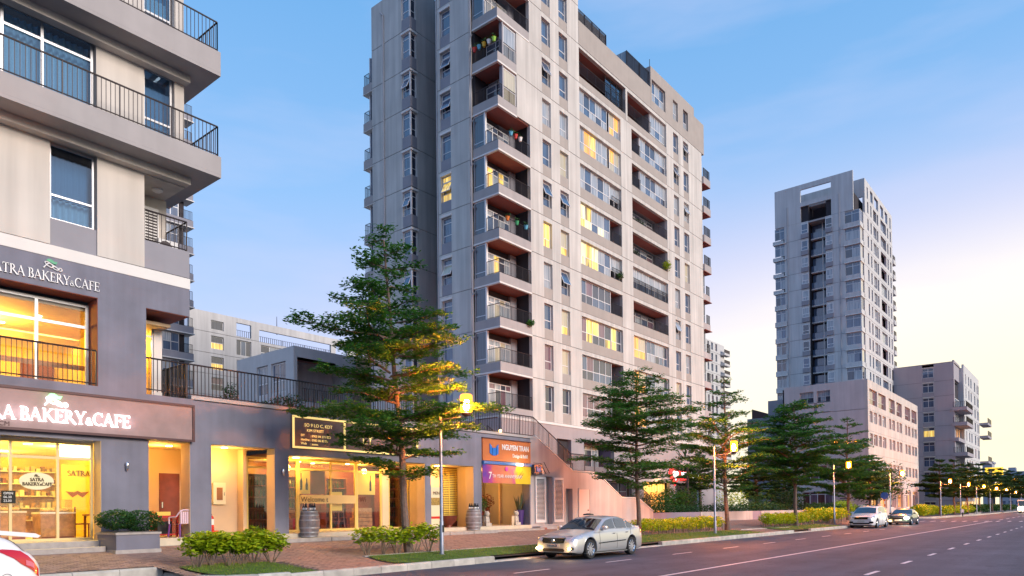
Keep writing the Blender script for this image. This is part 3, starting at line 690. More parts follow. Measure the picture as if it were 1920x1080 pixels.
# oval sticker on the glass and the dark price notice
ov = MB(); ov.prism([(6.82 + .42 * math.cos(i * R(15)), 2.63 + .24 * math.sin(i * R(15))) for i in range(24)], 'y', 22.49, 22.505, mat('sticker_cream', (.75, .68, .42), .5))
ov = solo(ov, 'window_sticker', 'pale oval SATRA BAKERY&CAFE sticker on the bakery glass', 'sticker', (6.82, 22.5, 2.63))
INK = mat('brown_ink', (.10, .06, .03), .6)
serif_text(ov, 'SATRA', 6.66, 22.489, 2.63, .085, INK); serif_text(ov, 'BAKERY&CAFE', 6.48, 22.489, 2.51, .085, INK)
emblem(ov, 6.80, 22.489, 2.77, .10, INK, INK)
pn = MB(); pn.box(6.0, 22.49, 2.02, 6.33, 22.505, 2.36, BLACKG)
pn = solo(pn, 'price_notice', 'small black opening-hours notice stuck low on the bakery glass', 'notice', (6.16, 22.5, 2.02))
for i, tx in enumerate(('OPEN', '06.30', '22.00')): lettering(pn, tx, 6.05, 22.489, 2.26 - i * .1, .085, LETW, .002)
# counters
def counter(x0, x1, y0, y1, h, label, glassh=.42):
    t = thing('display_counter', label, 'display counter', ((x0 + x1) / 2, (y0 + y1) / 2, FL + .005), group='bakery counters')
    c = MB(); c.box(x0, y0, FL + .006, x1, y1, FL + h, WOOD); c.box(x0 + .02, y0 - .01, FL + .006, x1 - .02, y0 - .002, FL + .1, RED_D); part(c, 'base', t)
    c = MB(); c.box(x0 - .02, y0 - .02, FL + h, x1 + .02, y1 + .02, FL + h + .05, CREAM_L); part(c, 'top', t)
    c = MB(); c.box(x0 + .05, y0 + .05, FL + h + .052, x1 - .05, y1 - .05, FL + h + glassh, GLASS); part(c, 'glass_case', t)
    c = MB()
    rr = random.Random(int(x0 * 10))
    for i in range(9):
        cx = x0 + .15 + (x1 - x0 - .3) * i / 8; c.lathe([(.07, 0), (.085, .04), (.05, .09), (.01, .11)], (cx, (y0 + y1) / 2 + rr.uniform(-.08, .08), FL + h + .055), 8, WOOD)
    part(c, 'pastries', t, smooth=True, kind='stuff')
counter(6.1, 7.15, 24.5, 25.2, .82, 'long wooden bakery counter with glass case, left of the shorter one')
counter(7.35, 8.25, 23.9, 24.6, .78, 'short wooden bakery counter standing nearest the shop glass')
def dining_chair(x, y, rz, label, mt, group=None):
    t = thing('wooden_chair', label, 'chair', (x, y, FL + .006), rz, group); M = WM[t]
    c = MB(); c.box(-.21, -.21, .43, .21, .21, .47, mt); part(c, 'seat', t, M)
    for sx in (-.18, .18):
        c = MB(); c.box(sx - .02, -.2, 0, sx + .02, -.16, .43, mt); part(c, 'leg', t, M)
        c = MB(); c.box(sx - .02, .16, 0, sx + .02, .2, .98, mt); part(c, 'rear_post', t, M)
    c = MB()
    for z in (.62, .76, .9): c.box(-.16, .165, z, .16, .19, z + .07, mt)
    part(c, 'backrest', t, M); return t
def dining_table(x, y, w, d, h, label, mt, name='wooden_table', z=None):
    t = thing(name, label, 'table', (x, y, (FL + .006) if z is None else z)); M = WM[t]
    c = MB(); c.box(-w / 2, -d / 2, h - .05, w / 2, d / 2, h, mt); part(c, 'top', t, M)
    for sx in (-1, 1):
        for sy in (-1, 1):
            c = MB(); c.box(sx * (w / 2 - .06) - .03, sy * (d / 2 - .06) - .03, 0, sx * (w / 2 - .06) + .03, sy * (d / 2 - .06) + .03, h - .05, mt); part(c, 'leg', t, M)
    return t
dining_chair(8.55, 24.2, R(70), 'dark red wooden chair at the table inside the bakery', RED_D)
dining_table(9.0, 24.3, .6, .6, .75, 'dark red wooden table beside the chair inside the bakery', RED_D)
# wall shelving of the bakery
t = thing('bread_shelf', 'tall lit shelf of bread on the back wall of the bakery', 'shelf', (7.5, 28.8, FL))
c = MB(); c.box(5.6, 28.9, FL, 9.3, 28.98, 3.3, WOOD)
part(c, 'back_panel', t)
for i in range(5):
    c = MB(); c.box(5.6, 28.5, 1.5 + i * .42, 9.3, 28.9, 1.53 + i * .42, CREAM_L); part(c, 'shelf_board', t)
c = MB(); rr = random.Random(5)
for i in range(5):
    for k in range(22):
        x = 5.7 + k * .165; h = rr.uniform(.06, .2); c.box(x, 28.6, 1.532 + i * .42, x + rr.uniform(.07, .13), 28.8, 1.532 + i * .42 + h, rr.choice([WOOD, CREAM_L, RED_D, TAN]))
part(c, 'goods', t, kind='stuff')
ps = MB(); ps.box(8.7, 28.2, 2.0, 8.72, 28.9, 3.2, TAN)
po = thing('wall_poster', 'yellow SATRA poster with a printed moustache shape inside the bakery window', 'poster', (8.2, 25.6, 2.2))
c = MB(); c.box(8.45, 25.55, 1.9, 9.35, 25.58, 3.3, YELW); part(c, 'sheet', po); serif_text(po, 'SATRA', 8.6, 25.54, 2.95, .17, INK)
c = MB(); c.prism([(8.55, 2.45), (8.75, 2.25), (8.9, 2.35), (9.05, 2.25), (9.25, 2.45), (9.0, 2.42), (8.9, 2.47), (8.8, 2.42)], 'y', 25.535, 25.545, RED_D); part(c, 'print', po)

# wall washers on the pillars
def wall_lamp(x, label):
    t = MB(); t.lathe([(.02, -.13), (.035, -.09), (.045, 0), (.05, .09), (.03, .12)], (x, 21.93, 3.1), 12, CHROME); t.box(x - .02, 21.93, 3.05, x + .02, 21.998, 3.15, CHROME)
    solo(t, 'wall_lamp', label, 'wall lamp', (x, 21.95, 3.1), 'pillar wall lamps', True)
wall_lamp(8.96, 'small chrome wall lamp on the grey pillar above the clipped hedge planter')
wall_lamp(14.14, 'small chrome wall lamp on the narrow pillar left of the wine barrel')

# ================================================================ SHOP ARCADE under the terrace
ar = thing('shop_arcade', 'low grey arcade of shops with a railed terrace on its flat roof', 'shop building', (19, 22, .72))
b = MB()
wall(b, 11.0, 28.3, .55, 5.27, [(11.56, 13.86, .5, 3.92), (14.4, 21.0, .5, 3.72), (21.35, 24.05, .5, 3.72), (24.6, 28.22, .5, 4.0)], .5, GREYB, 22.0)
part(b, 'facade_wall', ar)
b = MB(); b.box(10.9, 21.97, 5.30, 28.5, 22.5, 5.42, SLAB); part(b, 'coping', ar)
b = MB(); b.box(11, 22.5, 4.9, 28.8, 60, 5.25, SLAB); part(b, 'terrace_deck', ar)
b = MB(); b.box(11.0, 21.05, .3, 24.6, 22.0, .80, STEP); b.box(11.0, 21.05, .802, 24.6, 21.17, .812, STEPE); part(b, 'entrance_step', ar)
b = MB()
for x in (15.5, 17, 18.5, 20, 21.5, 23): b.box(x, 21.043, .6, x + .02, 21.049, .8, DARKI)
part(b, 'step_joints', ar)
b = MB(); b.box(9.61, 21.9, .3, 28.2, 30, FL, STEPE); part(b, 'shop_floor', ar)
b = MB(); b.box(24.6, 21.3, .3, 28.5, 22.0, .78, STEP); part(b, 'entrance_step', ar)
for x in (13.845, 20.985, 24.045):
    b = MB(); b.box(x, 22.006, .96, x + .011, 22.5, 3.71, TAN); part(b, 'tan_reveal', ar)
b = MB()   # inner walls and ceilings
b.box(9.6, 22.5, 3.93, 13.9, 26, 4.05, TAN); b.box(9.5, 25.0, FL, 12.05, 25.1, 3.93, TAN); b.box(12.05, 23.5, FL, 13.3, 23.62, 3.93, TAN); b.box(12.05, 23.62, FL, 12.15, 25.0, 3.93, TAN); b.box(13.3, 23.1, FL, 13.42, 23.6, 3.93, TAN)
b.box(14.4, 22.5, 3.72, 28.3, 30, 3.86, TAN)
b.box(19.75, 23.3, FL, 20.1, 23.45, 3.72, TAN); b.box(21.3, 22.5, FL, 21.42, 23.3, 3.72, TAN); b.box(21.3, 23.3, FL, 23.3, 23.45, 3.72, TAN); b.box(24.95, 23.3, FL, 25.1, 23.45, 3.72, TAN); b.box(24.3, 22.5, FL, 24.4, 23.3, 3.72, TAN)
b.box(24.3, 26.0, FL, 30.5, 26.1, 3.9, TAN); b.box(24.2, 23.45, FL, 24.3, 26, 3.9, YELW); b.box(28.6, 24.3, FL, 31, 24.4, 3.9, TAN)
b.box(13.0, 28, FL, 26, 28.1, 3.72, TAN); b.box(13.3, 23.6, FL, 13.4, 28, 3.72, RED_D)
part(b, 'inner_wall', ar)
b = MB(); b.box(11.25, 24.97, FL, 11.95, 24.995, 3.1, RED_D); b.box(11.32, 24.94, 1.9, 11.36, 24.97, 2.1, CHROME); part(b, 'service_door', ar)
for x, y, z, s in ((10.9, 23.5, 3.93, .1), (12.5, 22.9, 3.93, .1), (15.2, 22.75, 3.72, .12), (16.5, 24.5, 3.72, .08), (17.5, 25, 3.72, .08), (18.8, 24.4, 3.72, .08), (22.5, 22.8, 3.72, .1), (26.5, 23.2, 3.72, .1)): downlight(ar, x, y, z, s)
YL = (1, .52, .10)
point('arcade_light', (10.6, 23.6, 3.6), 75, YL, .12); point('arcade_light', (12.5, 22.9, 3.6), 62, YL, .12); point('arcade_light', (15.6, 22.8, 3.4), 60, YL, .12); point('arcade_light', (19.3, 22.8, 3.4), 60, YL, .12)
for x in (15.5, 17.5, 19.4): point('wine_shop_light', (x, 24.3, 3.4), 105, (1, .52, .07), .2)
point('arcade_light', (22.6, 22.85, 3.4), 60, YL, .12); point('arcade_light', (26.4, 24.0, 3.5), 130, (1, .52, .12), .2)
# wine shop glazing
YFR = mat('yellow_frame', (.66, .50, .16), .4)
window(ar, T(13.55, 23.32, FL + .02), 2.1, 2.75, (.45,), (.86,), GLASS, YFR, .07)
window(ar, T(15.66, 23.32, FL + .02), 2.75, 2.75, (.55,), (.86,), GLASS, YFR, .07)
window(ar, T(18.42, 23.32, FL + .02), 1.32, 2.75, (), (.86,), GLASS, YFR, .07)
window(ar, T(20.12, 23.32, FL + .02), 1.16, 2.4, (), (), GLASS, YFR, .05)
dk = MB(); dk.box(13.45, 25.4, FL, 25, 25.5, 3.7, RED_D); part(dk, 'red_back_wall', ar)
INKD = mat('dark_ink', (.05, .015, .01), .6)
wl = thing('window_lettering', 'Welcome lettering on a pale band across the wine shop glass', 'lettering', (16.5, 23.3, 2.2))
c = MB(); c.box(15.75, 23.312, 2.03, 18.35, 23.316, 2.36, mat('frosted_band', (.62, .45, .2), .6)); part(c, 'frosted_band', wl)
lettering(wl, 'Welcome t', 15.78, 23.305, 2.10, .27, INKD, .002); lettering(wl, 'Wi', 18.55, 23.305, 2.10, .27, INKD, .002)
# posters in the wine shop windows
def wposter(x0, x1, z0, z1, mt, label, bottles):
    t = thing('wine_poster', label, 'poster', ((x0 + x1) / 2, 23.3, z0), group='wine posters')
    c = MB(); c.box(x0, 23.40, z0, x1, 23.42, z1, mt); part(c, 'sheet', t)
    for bx, bh in bottles:
        c = MB(); c.prism([(bx - .05, z0 + .15), (bx + .05, z0 + .15), (bx + .05, z0 + bh * .6), (bx + .02, z0 + bh * .75), (bx + .02, z0 + bh), (bx - .02, z0 + bh), (bx - .02, z0 + bh * .75), (bx - .05, z0 + bh * .6)], 'y', 23.39, 23.40, BLACKG); part(c, 'printed_bottle', t)
wposter(15.75, 16.25, 2.4, 3.35, YELW, 'pale poster with two printed wine bottles in the wine shop window', [(15.85, .8), (16.1, .6)])
wposter(16.27, 16.95, 2.4, 3.35, RED_D, 'dark red poster beside the pale bottle poster in the wine shop window', [])
wposter(18.5, 19.45, 2.4, 3.3, YELW, 'yellow poster with one tall printed bottle in the right wine shop window', [(19.2, .8)])
lettering(ar, 'House', 16.2, 23.31, 3.42, .22, MATS['sticker_cream'], .002, name='glass_lettering')
# shelves of bottles
def bottle(mb, x, y, z, s=1., mt=None):
    mb.lathe([(.036 * s, 0), (.038 * s, .17 * s), (.014 * s, .23 * s), (.014 * s, .30 * s)], (x, y, z), 7, mt or BLACKG)
def wine_shelf(x, y, rz, label):
    t = thing('wine_shelf', label, 'shelf', (x, y, FL + .006), rz, 'wine racks'); M = WM[t]
    c = MB(); c.box(-.55, .3, 0, .55, .33, 2.2, RED_D); part(c, 'back_panel', t, M)
    for sx in (-.55, .53): c = MB(); c.box(sx, 0, 0, sx + .03, .3, 2.2, RED_D); part(c, 'side_panel', t, M)
    for k in range(6): c = MB(); c.box(-.52, .01, .05 + k * .42, .52, .3, .08 + k * .42, RED_D); part(c, 'shelf_board', t, M)
    c = MB()
    for k in range(5):
        for i in range(8): bottle(c, -.44 + i * .125, .15, .082 + k * .42, 1, BLACKG if (i + k) % 3 else mat('green_bottle', (.02, .06, .02), .15))
    part(c, 'bottles', t, M, smooth=True, kind='stuff')
wine_shelf(14.3, 24.0, 0, 'wine rack seen through the narrow window beside the grey pillar')
wine_shelf(16.4, 24.9, 0, 'wine rack against the red wall behind the Welcome lettering')
wine_shelf(18.6, 24.9, 0, 'wine rack behind the wooden chair of the wine shop')
wine_shelf(20.9, 24.2, 0, 'wine rack behind the dark window next to the tan pillar')
def crate(x, y, z, w, d, h, label):
    t = thing('wine_crate', label, 'crate', (x, y, z), group='wine crates'); M = WM[t]
    k = int(h / .13)
    for i in range(k): c = MB(); c.box(-w / 2, -d / 2, i * h / k, w / 2, d / 2, (i + 1) * h / k - .012, WOOD); part(c, 'plank', t, M)
crate(16.2, 24.0, FL + .006, .75, .5, .85, 'tall pale wine crate stack in the window under the bottle poster')
crate(19.1, 23.9, FL + .006, .8, .5, .5, 'lower wooden wine crate in the right window of the wine shop')
crate(19.15, 23.9, FL + .51, .7, .45, .4, 'upper wooden wine crate in the right window of the wine shop')
dining_table(17.6, 24.4, 1.1, .7, .78, 'dark red tasting table in the middle of the wine shop', RED_D)
es = thing('easel_sign', 'yellow menu board on a red wooden easel inside the wine shop', 'easel', (17.6, 23.75, FL + .006))
c = MB(); c.box(17.45, 23.66, 1.75, 17.95, 23.69, 2.5, YELW); part(c, 'board', es)
for sx in (17.42, 17.96): c = MB(); c.tube((sx + (-.08 if sx < 17.6 else .08), 23.6, FL), (sx, 23.72, 2.5), .022, .022, 6, RED_D); part(c, 'leg', es)
c = MB(); c.box(17.36, 23.64, 1.68, 18.02, 23.7, 1.73, RED_D); c.box(17.36, 23.63, 1.3, 18.02, 23.66, 1.34, RED_D); part(c, 'crossbar', es)
c = MB(); c.tube((17.7, 24.1, FL), (17.7, 23.74, 2.4), .022, .022, 6, RED_D); part(c, 'rear_leg', es)
c = MB(); c.box(-.16, -.12, 0, .16, .12, .5, mat('bright_red', (.55, .02, .015), .4)); c.v = [(x + 15.95, y + 23.75, z + FL + .006) for x, y, z in c.v]
solo(c, 'red_box', 'bright red box on the floor just inside the wine shop glass', 'box', (15.95, 23.75, FL))
# menu frame hanging in the glass
c = MB(); c.box(17.02, 23.37, 2.55, 17.3, 23.40, 3.0, RED_D); mf = solo(c, 'framed_menu', 'small dark framed menu hanging in the wine shop glass', 'frame', (17.16, 23.38, 2.55)); c = MB(); c.box(17.06, 23.362, 2.6, 17.26, 23.369, 2.95, YELW); part(c, 'sheet', mf)

# barrels with bottles on top
OAK = mat('weathered_oak', (.21, .19, .20), .75, noise=.3, scale=5, bump=.3, bscale=25, var=.1)
HOOP = mat('zinc_hoop', (.34, .35, .38), .4, metal=.6)
def barrel(x, y, z, label, seed):
    t = thing('wine_barrel', label, 'barrel', (x, y, z), group='barrels by the wine shop'); M = WM[t]
    prof = [(.285, 0), (.325, .16), (.355, .34), (.365, .47), (.355, .60), (.325, .78), (.285, .94)]
    n = 20
    for i in range(n):
        c = MB(); a0, a1 = 2 * math.pi * i / n + .012, 2 * math.pi * (i + 1) / n - .012
        rows = [[(r * math.cos(a), r * math.sin(a), zz) for a in (a0, (a0 + a1) / 2, a1)] for r, zz in prof]
        if i: link('stave', CACHE['stave'], t, M @ Matrix.Rotation(2 * math.pi * i / n, 4, 'Z'))
        else:
            c.grid(rows, OAK); c.grid([[(p[0] * .93, p[1] * .93, p[2]) for p in r] for r in rows], OAK, True)
            if 'stave' not in CACHE: CACHE['stave'] = c.mesh('stave', True)
            link('stave', CACHE['stave'], t, M)
    for h, r in ((.03, .30), (.17, .336), (.33, .362), (.60, .362), (.77, .336), (.90, .302)):
        c = MB(); c.lathe([(r - .01, h - .025), (r, h - .022), (r, h + .022), (r - .01, h + .025)], (0, 0, 0), 28, HOOP); part(c, 'hoop', t, M, smooth=True)
    c = MB(); c.lathe([(.284, .90), (.284, .915)], (0, 0, 0), 20, OAK); part(c, 'lid', t, M)
    rr = random.Random(seed)
    bm2 = MB(); bottle(bm2, 0, 0, 0, .95); bl = MB(); bl.lathe([(.0375, .05), (.0375, .12)], (0, 0, 0), 7, LETW)
    k = 'bottle_m'
    if k not in CACHE:
        bl.v = bl.v; CACHE[k] = bm2.mesh('wine_bottle', True); CACHE['label_m'] = bl.mesh('label', True)
    for i in range(11):
        a = i * 2.4; r = .055 + .165 * (i / 11) ** .5
        o = link('wine_bottle', CACHE[k], None, T(x + r * math.cos(a), y + r * math.sin(a), z + .918)); tag(o, 'dark wine bottle standing on the lid of the ' + ('left barrel by the grey pillar' if seed == 1 else 'right barrel by the slatted blind'), 'bottle', 'bottles on the ' + ('left' if seed == 1 else 'right') + ' barrel')
        link('paper_label', CACHE['label_m'], o, WM[o])
barrel(15.02, 21.68, .815, 'grey weathered wine barrel left of the wine shop glass by the pillar', 1)
barrel(23.75, 21.75, .815, 'brownish wine barrel in front of the slatted blind', 2)
# slatted blind bay
t = thing('slatted_blind', 'wooden slatted blind hanging in the shop bay behind the brown barrel', 'blind', (24.1, 23.3, FL))
for i in range(30):
    c = MB(); z = FL + .3 + i * .082
    if i == 0: c.box(23.35, 23.25, -.02, 24.92, 23.31, .028, YELW); CACHE['slat'] = c.mesh('slat')
    link('slat', CACHE['slat'], t, Matrix.Translation((0, 0, z)))
c = MB()
for x in (23.7, 24.15, 24.6): c.box(x, 23.23, FL + .3, x + .03, 23.245, 3.5, YELW)
part(c, 'ladder_tape', t)
dk = MB(); dk.box(23.3, 23.36, FL, 24.95, 23.4, 3.7, RED_D); part(dk, 'dark_pane', ar)
t = thing('menu_standee', 'tall white and yellow menu standee with a red stripe left of the lamp post', 'standee', (22.3, 22.7, FL + .006))
c = MB(); c.box(22.0, 22.72, FL + .04, 22.75, 22.75, 2.75, mat('standee_white', (.70, .62, .40), .5)); part(c, 'panel', t)
c = MB(); c.box(22.03, 22.71, 1.35, 22.73, 22.719, 1.45, MATS['bright_red']); part(c, 'red_stripe', t)
c = MB(); c.box(22.03, 22.71, 1.95, 22.73, 22.719, 2.28, mat('food_print', (.35, .22, .05), .6, noise=.5, scale=22)); part(c, 'photo_print', t)
c = MB(); c.box(22.1, 22.60, FL + .006, 22.65, 22.85, FL + .04, RAIL); part(c, 'foot', t)
lettering(t, 'MENU', 22.15, 22.705, 2.42, .2, INKD, .002)
# pot between standee and barrel
t = MB(); t.lathe([(.16, 0), (.14, .08), (.2, .14), (.36, .3), (.42, .52), (.38, .52)], (23.0, 22.6, FL + .006), 20, RED_D); solo(t, 'bowl_planter', 'dark wide bowl on a foot between the standee and the barrel', 'planter', (23.0, 22.6, FL), smooth=True)

# wine board: gold framed sign
wb = thing('wine_shop_sign', 'dark brown gold framed sign board above the wine shop with address lines', 'sign', (17.5, 22, 4))
c = MB(); c.box(14.5, 21.92, 3.98, 20.5, 21.998, 5.14, BROWN); part(c, 'board', wb)
c = MB()
GOLDP = mat('backlit_gold_trim', (.80, .62, .20), .4, emit=(1, .74, .25), estr=.55)  # sign letters and frame glow by emission, as if backlit
c.box(14.5, 21.87, 3.98, 20.5, 21.918, 4.05, GOLDP); c.box(14.5, 21.87, 5.07, 20.5, 21.918, 5.14, GOLDP)
for x in (14.5, 16.72, 20.43): c.box(x, 21.875, 4.05, x + .07, 21.917, 5.07, GOLDP)
part(c, 'gold_frame', wb)
for tx, x, zz, sz in (('SO 9 LO C, KDT', 15.0, 4.78, .17), ('KIM STREET', 15.1, 4.60, .14), ('DT', 14.85, 4.42, .12), (': 0903 84 271 880', 15.25, 4.41, .12), ('Hotline', 14.85, 4.27, .12), (': 0983 86 82 91', 15.25, 4.26, .12), ('Web', 14.85, 4.13, .12), (': www.', 15.25, 4.12, .12)):
    lettering(wb, tx, x, 21.915, zz, sz, GOLDP, .004)
lettering(wb, 'LY', 17.6, 21.915, 4.32, .5, GOLDP, .006)

# hose boxes, extinguisher, plastic chair, red table
def hose_box(x, y, z, label):
    c = MB(); c.box(x, y - .12, z, x + .45, y, z + .75, mat('cabinet_cream', (.72, .62, .40), .5)); t = solo(c, 'fire_hose_cabinet', label, 'cabinet', (x, y, z), 'fire hose cabinets')
    c = MB(); c.box(x + .12, y - .135, z + .15, x + .33, y - .122, z + .58, mat('cabinet_glass', (.28, .12, .05), .2)); part(c, 'door_pane', t)
    c = MB(); c.box(x + .37, y - .14, z + .3, x + .4, y - .122, z + .42, CHROME); part(c, 'handle', t)
hose_box(12.35, 23.49, 2.0, 'cream fire hose cabinet on the tan wall above the red extinguisher')
hose_box(28.1, 25.99, 2.1, 'cream fire hose cabinet on the back wall under the anniversary banner')
c = MB(); c.lathe([(.09, 0), (.1, .03), (.1, .42), (.06, .5), (.03, .52), (.03, .58)], (12.25, 23.36, FL + .15), 14, MATS['bright_red']); ex = solo(c, 'fire_extinguisher', 'red fire extinguisher on the tan wall below the hose cabinet', 'fire extinguisher', (12.25, 23.36, FL + .15), smooth=True)
c = MB(); c.box(12.2, 23.24, 1.3, 12.3, 23.265, 1.5, LETW); part(c, 'label_plate', ex)
c = MB(); c.path([(12.25, 23.3, 1.66), (12.16, 23.26, 1.6), (12.13, 23.25, 1.3)], [.012, .012, .012], 6, BLACK); part(c, 'hose', ex)
c = MB(); c.box(12.0, 23.3, .956, 12.5, 23.48, 1.1, MATS['bright_red']); solo(c, 'extinguisher_stand', 'low red stand under the fire extinguisher', 'stand', (12.25, 23.4, FL))
PLAS = mat('pale_pink_plastic', (.66, .50, .58), .35); VIOL = mat('violet_plastic', (.16, .04, .22), .4)
t = thing('plastic_chair', 'pale pink plastic armchair with violet legs in the lit passage', 'chair', (10.66, 22.25, FL + .006), R(200)); M = WM[t]
c = MB(); c.grid([[(-.22, -.22, .42), (0, -.24, .40), (.22, -.22, .42)], [(-.22, 0, .41), (0, 0, .395), (.22, 0, .41)], [(-.21, .2, .42), (0, .2, .41), (.21, .2, .42)]], PLAS); part(c, 'seat', t, M, smooth='all')
for i in range(5): c = MB(); c.box(-.2 + i * .085, .2, .42, -.14 + i * .085, .225, .80, PLAS); part(c, 'back_slat', t, M)
c = MB(); c.path([(-.22, .2, .8), (-.1, .22, .85), (.1, .22, .85), (.22, .2, .8)], [.025] * 4, 8, PLAS); part(c, 'top_rail', t, M)
for s in (-1, 1):
    c = MB(); c.path([(s * .23, .2, .78), (s * .26, .1, .64), (s * .26, -.18, .62), (s * .24, -.2, .42)], [.022] * 4, 8, PLAS); part(c, 'armrest', t, M)
    for yy in (-.2, .2): c = MB(); c.tube((s * .21, yy, .42), (s * .25, yy * 1.15, 0), .03, .022, 8, VIOL); part(c, 'leg', t, M)
REDP = mat('red_plastic', (.45, .015, .02), .35)
t = thing('red_cart', 'red wooden serving cart in the lit passage behind the hedge planter', 'cart', (10.3, 22.95, FL + .006)); M = WM[t]
c = MB(); c.box(-.35, -.25, .62, .55, .25, .68, REDP); part(c, 'top', t, M); c = MB(); c.box(-.3, -.2, .06, .5, .2, .1, REDP); part(c, 'lower_shelf', t, M)
for sx in (-.3, .5):
    for sy in (-.2, .2): c = MB(); c.box(sx - .025, sy - .025, 0, sx + .025, sy + .025, .62, REDP); part(c, 'leg', t, M)
c = MB(); c.box(-.1, -.18, .105, .35, .15, .5, BLACK); part(c, 'drawer', t, M)
c = MB(); c.box(-.2, -.2, 0, .25, .15, .12, YELW); c.v = [(x + 10.35, y + 22.95, z + FL + .688) for x, y, z in c.v]; solo(c, 'serving_tray', 'yellow tray on top of the red cart', 'tray', (10.35, 22.95, FL + .69))

# ---- design office bay
ds = thing('design_office_sign', 'orange NGUYEN TRAN Design & Build sign with a blue shield above the banner', 'sign', (26.4, 22, 4.02))
ORS = mat('orange_panel', (.42, .13, .04), .5, noise=.15, scale=1.2)
c = MB(); c.box(24.62, 21.93, 4.03, 28.22, 21.998, 5.05, ORS); part(c, 'panel', ds)
c = MB(); c.box(24.60, 21.90, 5.052, 28.24, 21.998, 5.10, MAROON); part(c, 'top_trim', ds)
lettering(ds, 'NGUYEN TRAN', 25.98, 21.915, 4.60, .36, LETW, .012, bold=.008, sx=.82); lettering(ds, 'Design & Build', 26.78, 21.915, 4.26, .25, LETW, .012, sx=.8)
BLUE = mat('signal_blue', (.02, .16, .55), .4); BLUED = mat('navy_panel', (.01, .02, .07), .4)
def shield(parent, x, y, z, s, mt):
    for k, (a0, h0, a1, h1) in enumerate(((-.5, .5, -.26, .3), (-.2, .2, .2, .2), (.26, .3, .5, .5))):
        c = MB(); lo = lambda a: -.5 + abs(a) * .55
        c.prism([(x + a0 * s, z + lo(a0) * s), (x + a1 * s, z + lo(a1) * s), (x + a1 * s, z + h1 * s), (x + a0 * s, z + h0 * s)], 'y', y - .03, y, mt); part(c, 'shield_mark', parent)
shield(ds, 25.4, 21.925, 4.52, .62, BLUE)
bs = MB(); bs.box(24.6, 21.86, 3.86, 28.4, 21.995, 4.0, mat('blue_fascia', (.03, .15, .42), .4)); bs = solo(bs, 'blue_fascia_strip', 'long blue strip light box between the orange sign and the banner', 'sign', (26.5, 21.9, 3.86))
c = MB(); c.box(27.0, 21.80, 3.86, 27.45, 21.857, 3.98, emis('spot_face', (1, .85, .55), 8)); part(c, 'spotlight', bs)
point('sign_spot', (27.2, 21.5, 4.05), 10, (1, .75, .45), .1)
bn = thing('anniversary_banner', 'colourful 7TH YEAR ANNIVERSARY banner hung across the design office', 'banner', (26.4, 21.95, 2.98))
BAN = bpy.data.materials.new('banner_print'); BAN.use_nodes = True; t_ = BAN.node_tree; b_ = t_.nodes['Principled BSDF']; b_.inputs['Roughness'].default_value = .5
g_ = t_.nodes.new('ShaderNodeNewGeometry'); s_ = t_.nodes.new('ShaderNodeSeparateXYZ'); mr_ = t_.nodes.new('ShaderNodeMapRange'); mr_.inputs[1].default_value = 24.6; mr_.inputs[2].default_value = 28.22
n_ = t_.nodes.new('ShaderNodeTexNoise'); n_.inputs['Scale'].default_value = 1.6; n_.inputs['Detail'].default_value = 3; t_.links.new(g_.outputs['Position'], n_.inputs[0])
ma_ = t_.nodes.new('ShaderNodeMath'); ma_.operation = 'MULTIPLY_ADD'; ma_.inputs[1].default_value = .5; t_.links.new(n_.outputs[0], ma_.inputs[0])
t_.links.new(g_.outputs['Position'], s_.inputs[0]); t_.links.new(s_.outputs['X'], mr_.inputs[0]); t_.links.new(mr_.outputs[0], ma_.inputs[2])
r_ = t_.nodes.new('ShaderNodeValToRGB'); e_ = r_.color_ramp.elements; e_[0].position = .2; e_[0].color = (.03, .03, .30, 1); e_[1].position = 1.18; e_[1].color = (.75, .52, .02, 1)
for p, c_ in ((.38, (.30, .03, .22, 1)), (.5, (.55, .13, .08, 1)), (.75, (.60, .22, .10, 1)), (.9, (.55, .10, .22, 1)), (.98, (.72, .45, .03, 1))): q_ = r_.color_ramp.elements.new(p); q_.color = c_
t_.links.new(ma_.outputs[0], r_.inputs[0]); t_.links.new(r_.outputs[0], b_.inputs['Base Color'])
c = MB(); rows = []
for j in range(5):
    rows.append([(24.6 + 3.62 * i / 24, 21.93 + .012 * math.sin(i * 1.1 + j), 2.98 + .87 * j / 4) for i in range(25)])
c.grid(rows, BAN); c.grid([[(p[0], p[1] + .012, p[2]) for p in r] for r in rows], BAN, True); part(c, 'cloth', bn, smooth='all')
lettering(bn, '7', 24.98, 21.90, 3.18, .46, LETW, .003, bold=.004); serif = lettering(bn, 'TH YEAR ANNIVERSARY', 25.24, 21.90, 3.24, .23, LETW, .003, sx=.92)
c = MB(); c.prism([(26.3 + .12 * math.cos(i * .785), 3.68 + .12 * math.sin(i * .785)) for i in range(8)], 'y', 21.895, 21.905, mat('pink_print', (.6, .05, .35), .5)); part(c, 'flower_print', bn)
for x0, z0, x1, z1 in ((27.2, 3.3, 27.55, 3.62), (27.35, 3.25, 27.62, 3.5)): c = MB(); c.tube((x0, 21.9, z0), (x1, 21.9, z1), .012, .006, 5, MAROON); part(c, 'streamer_print', bn)
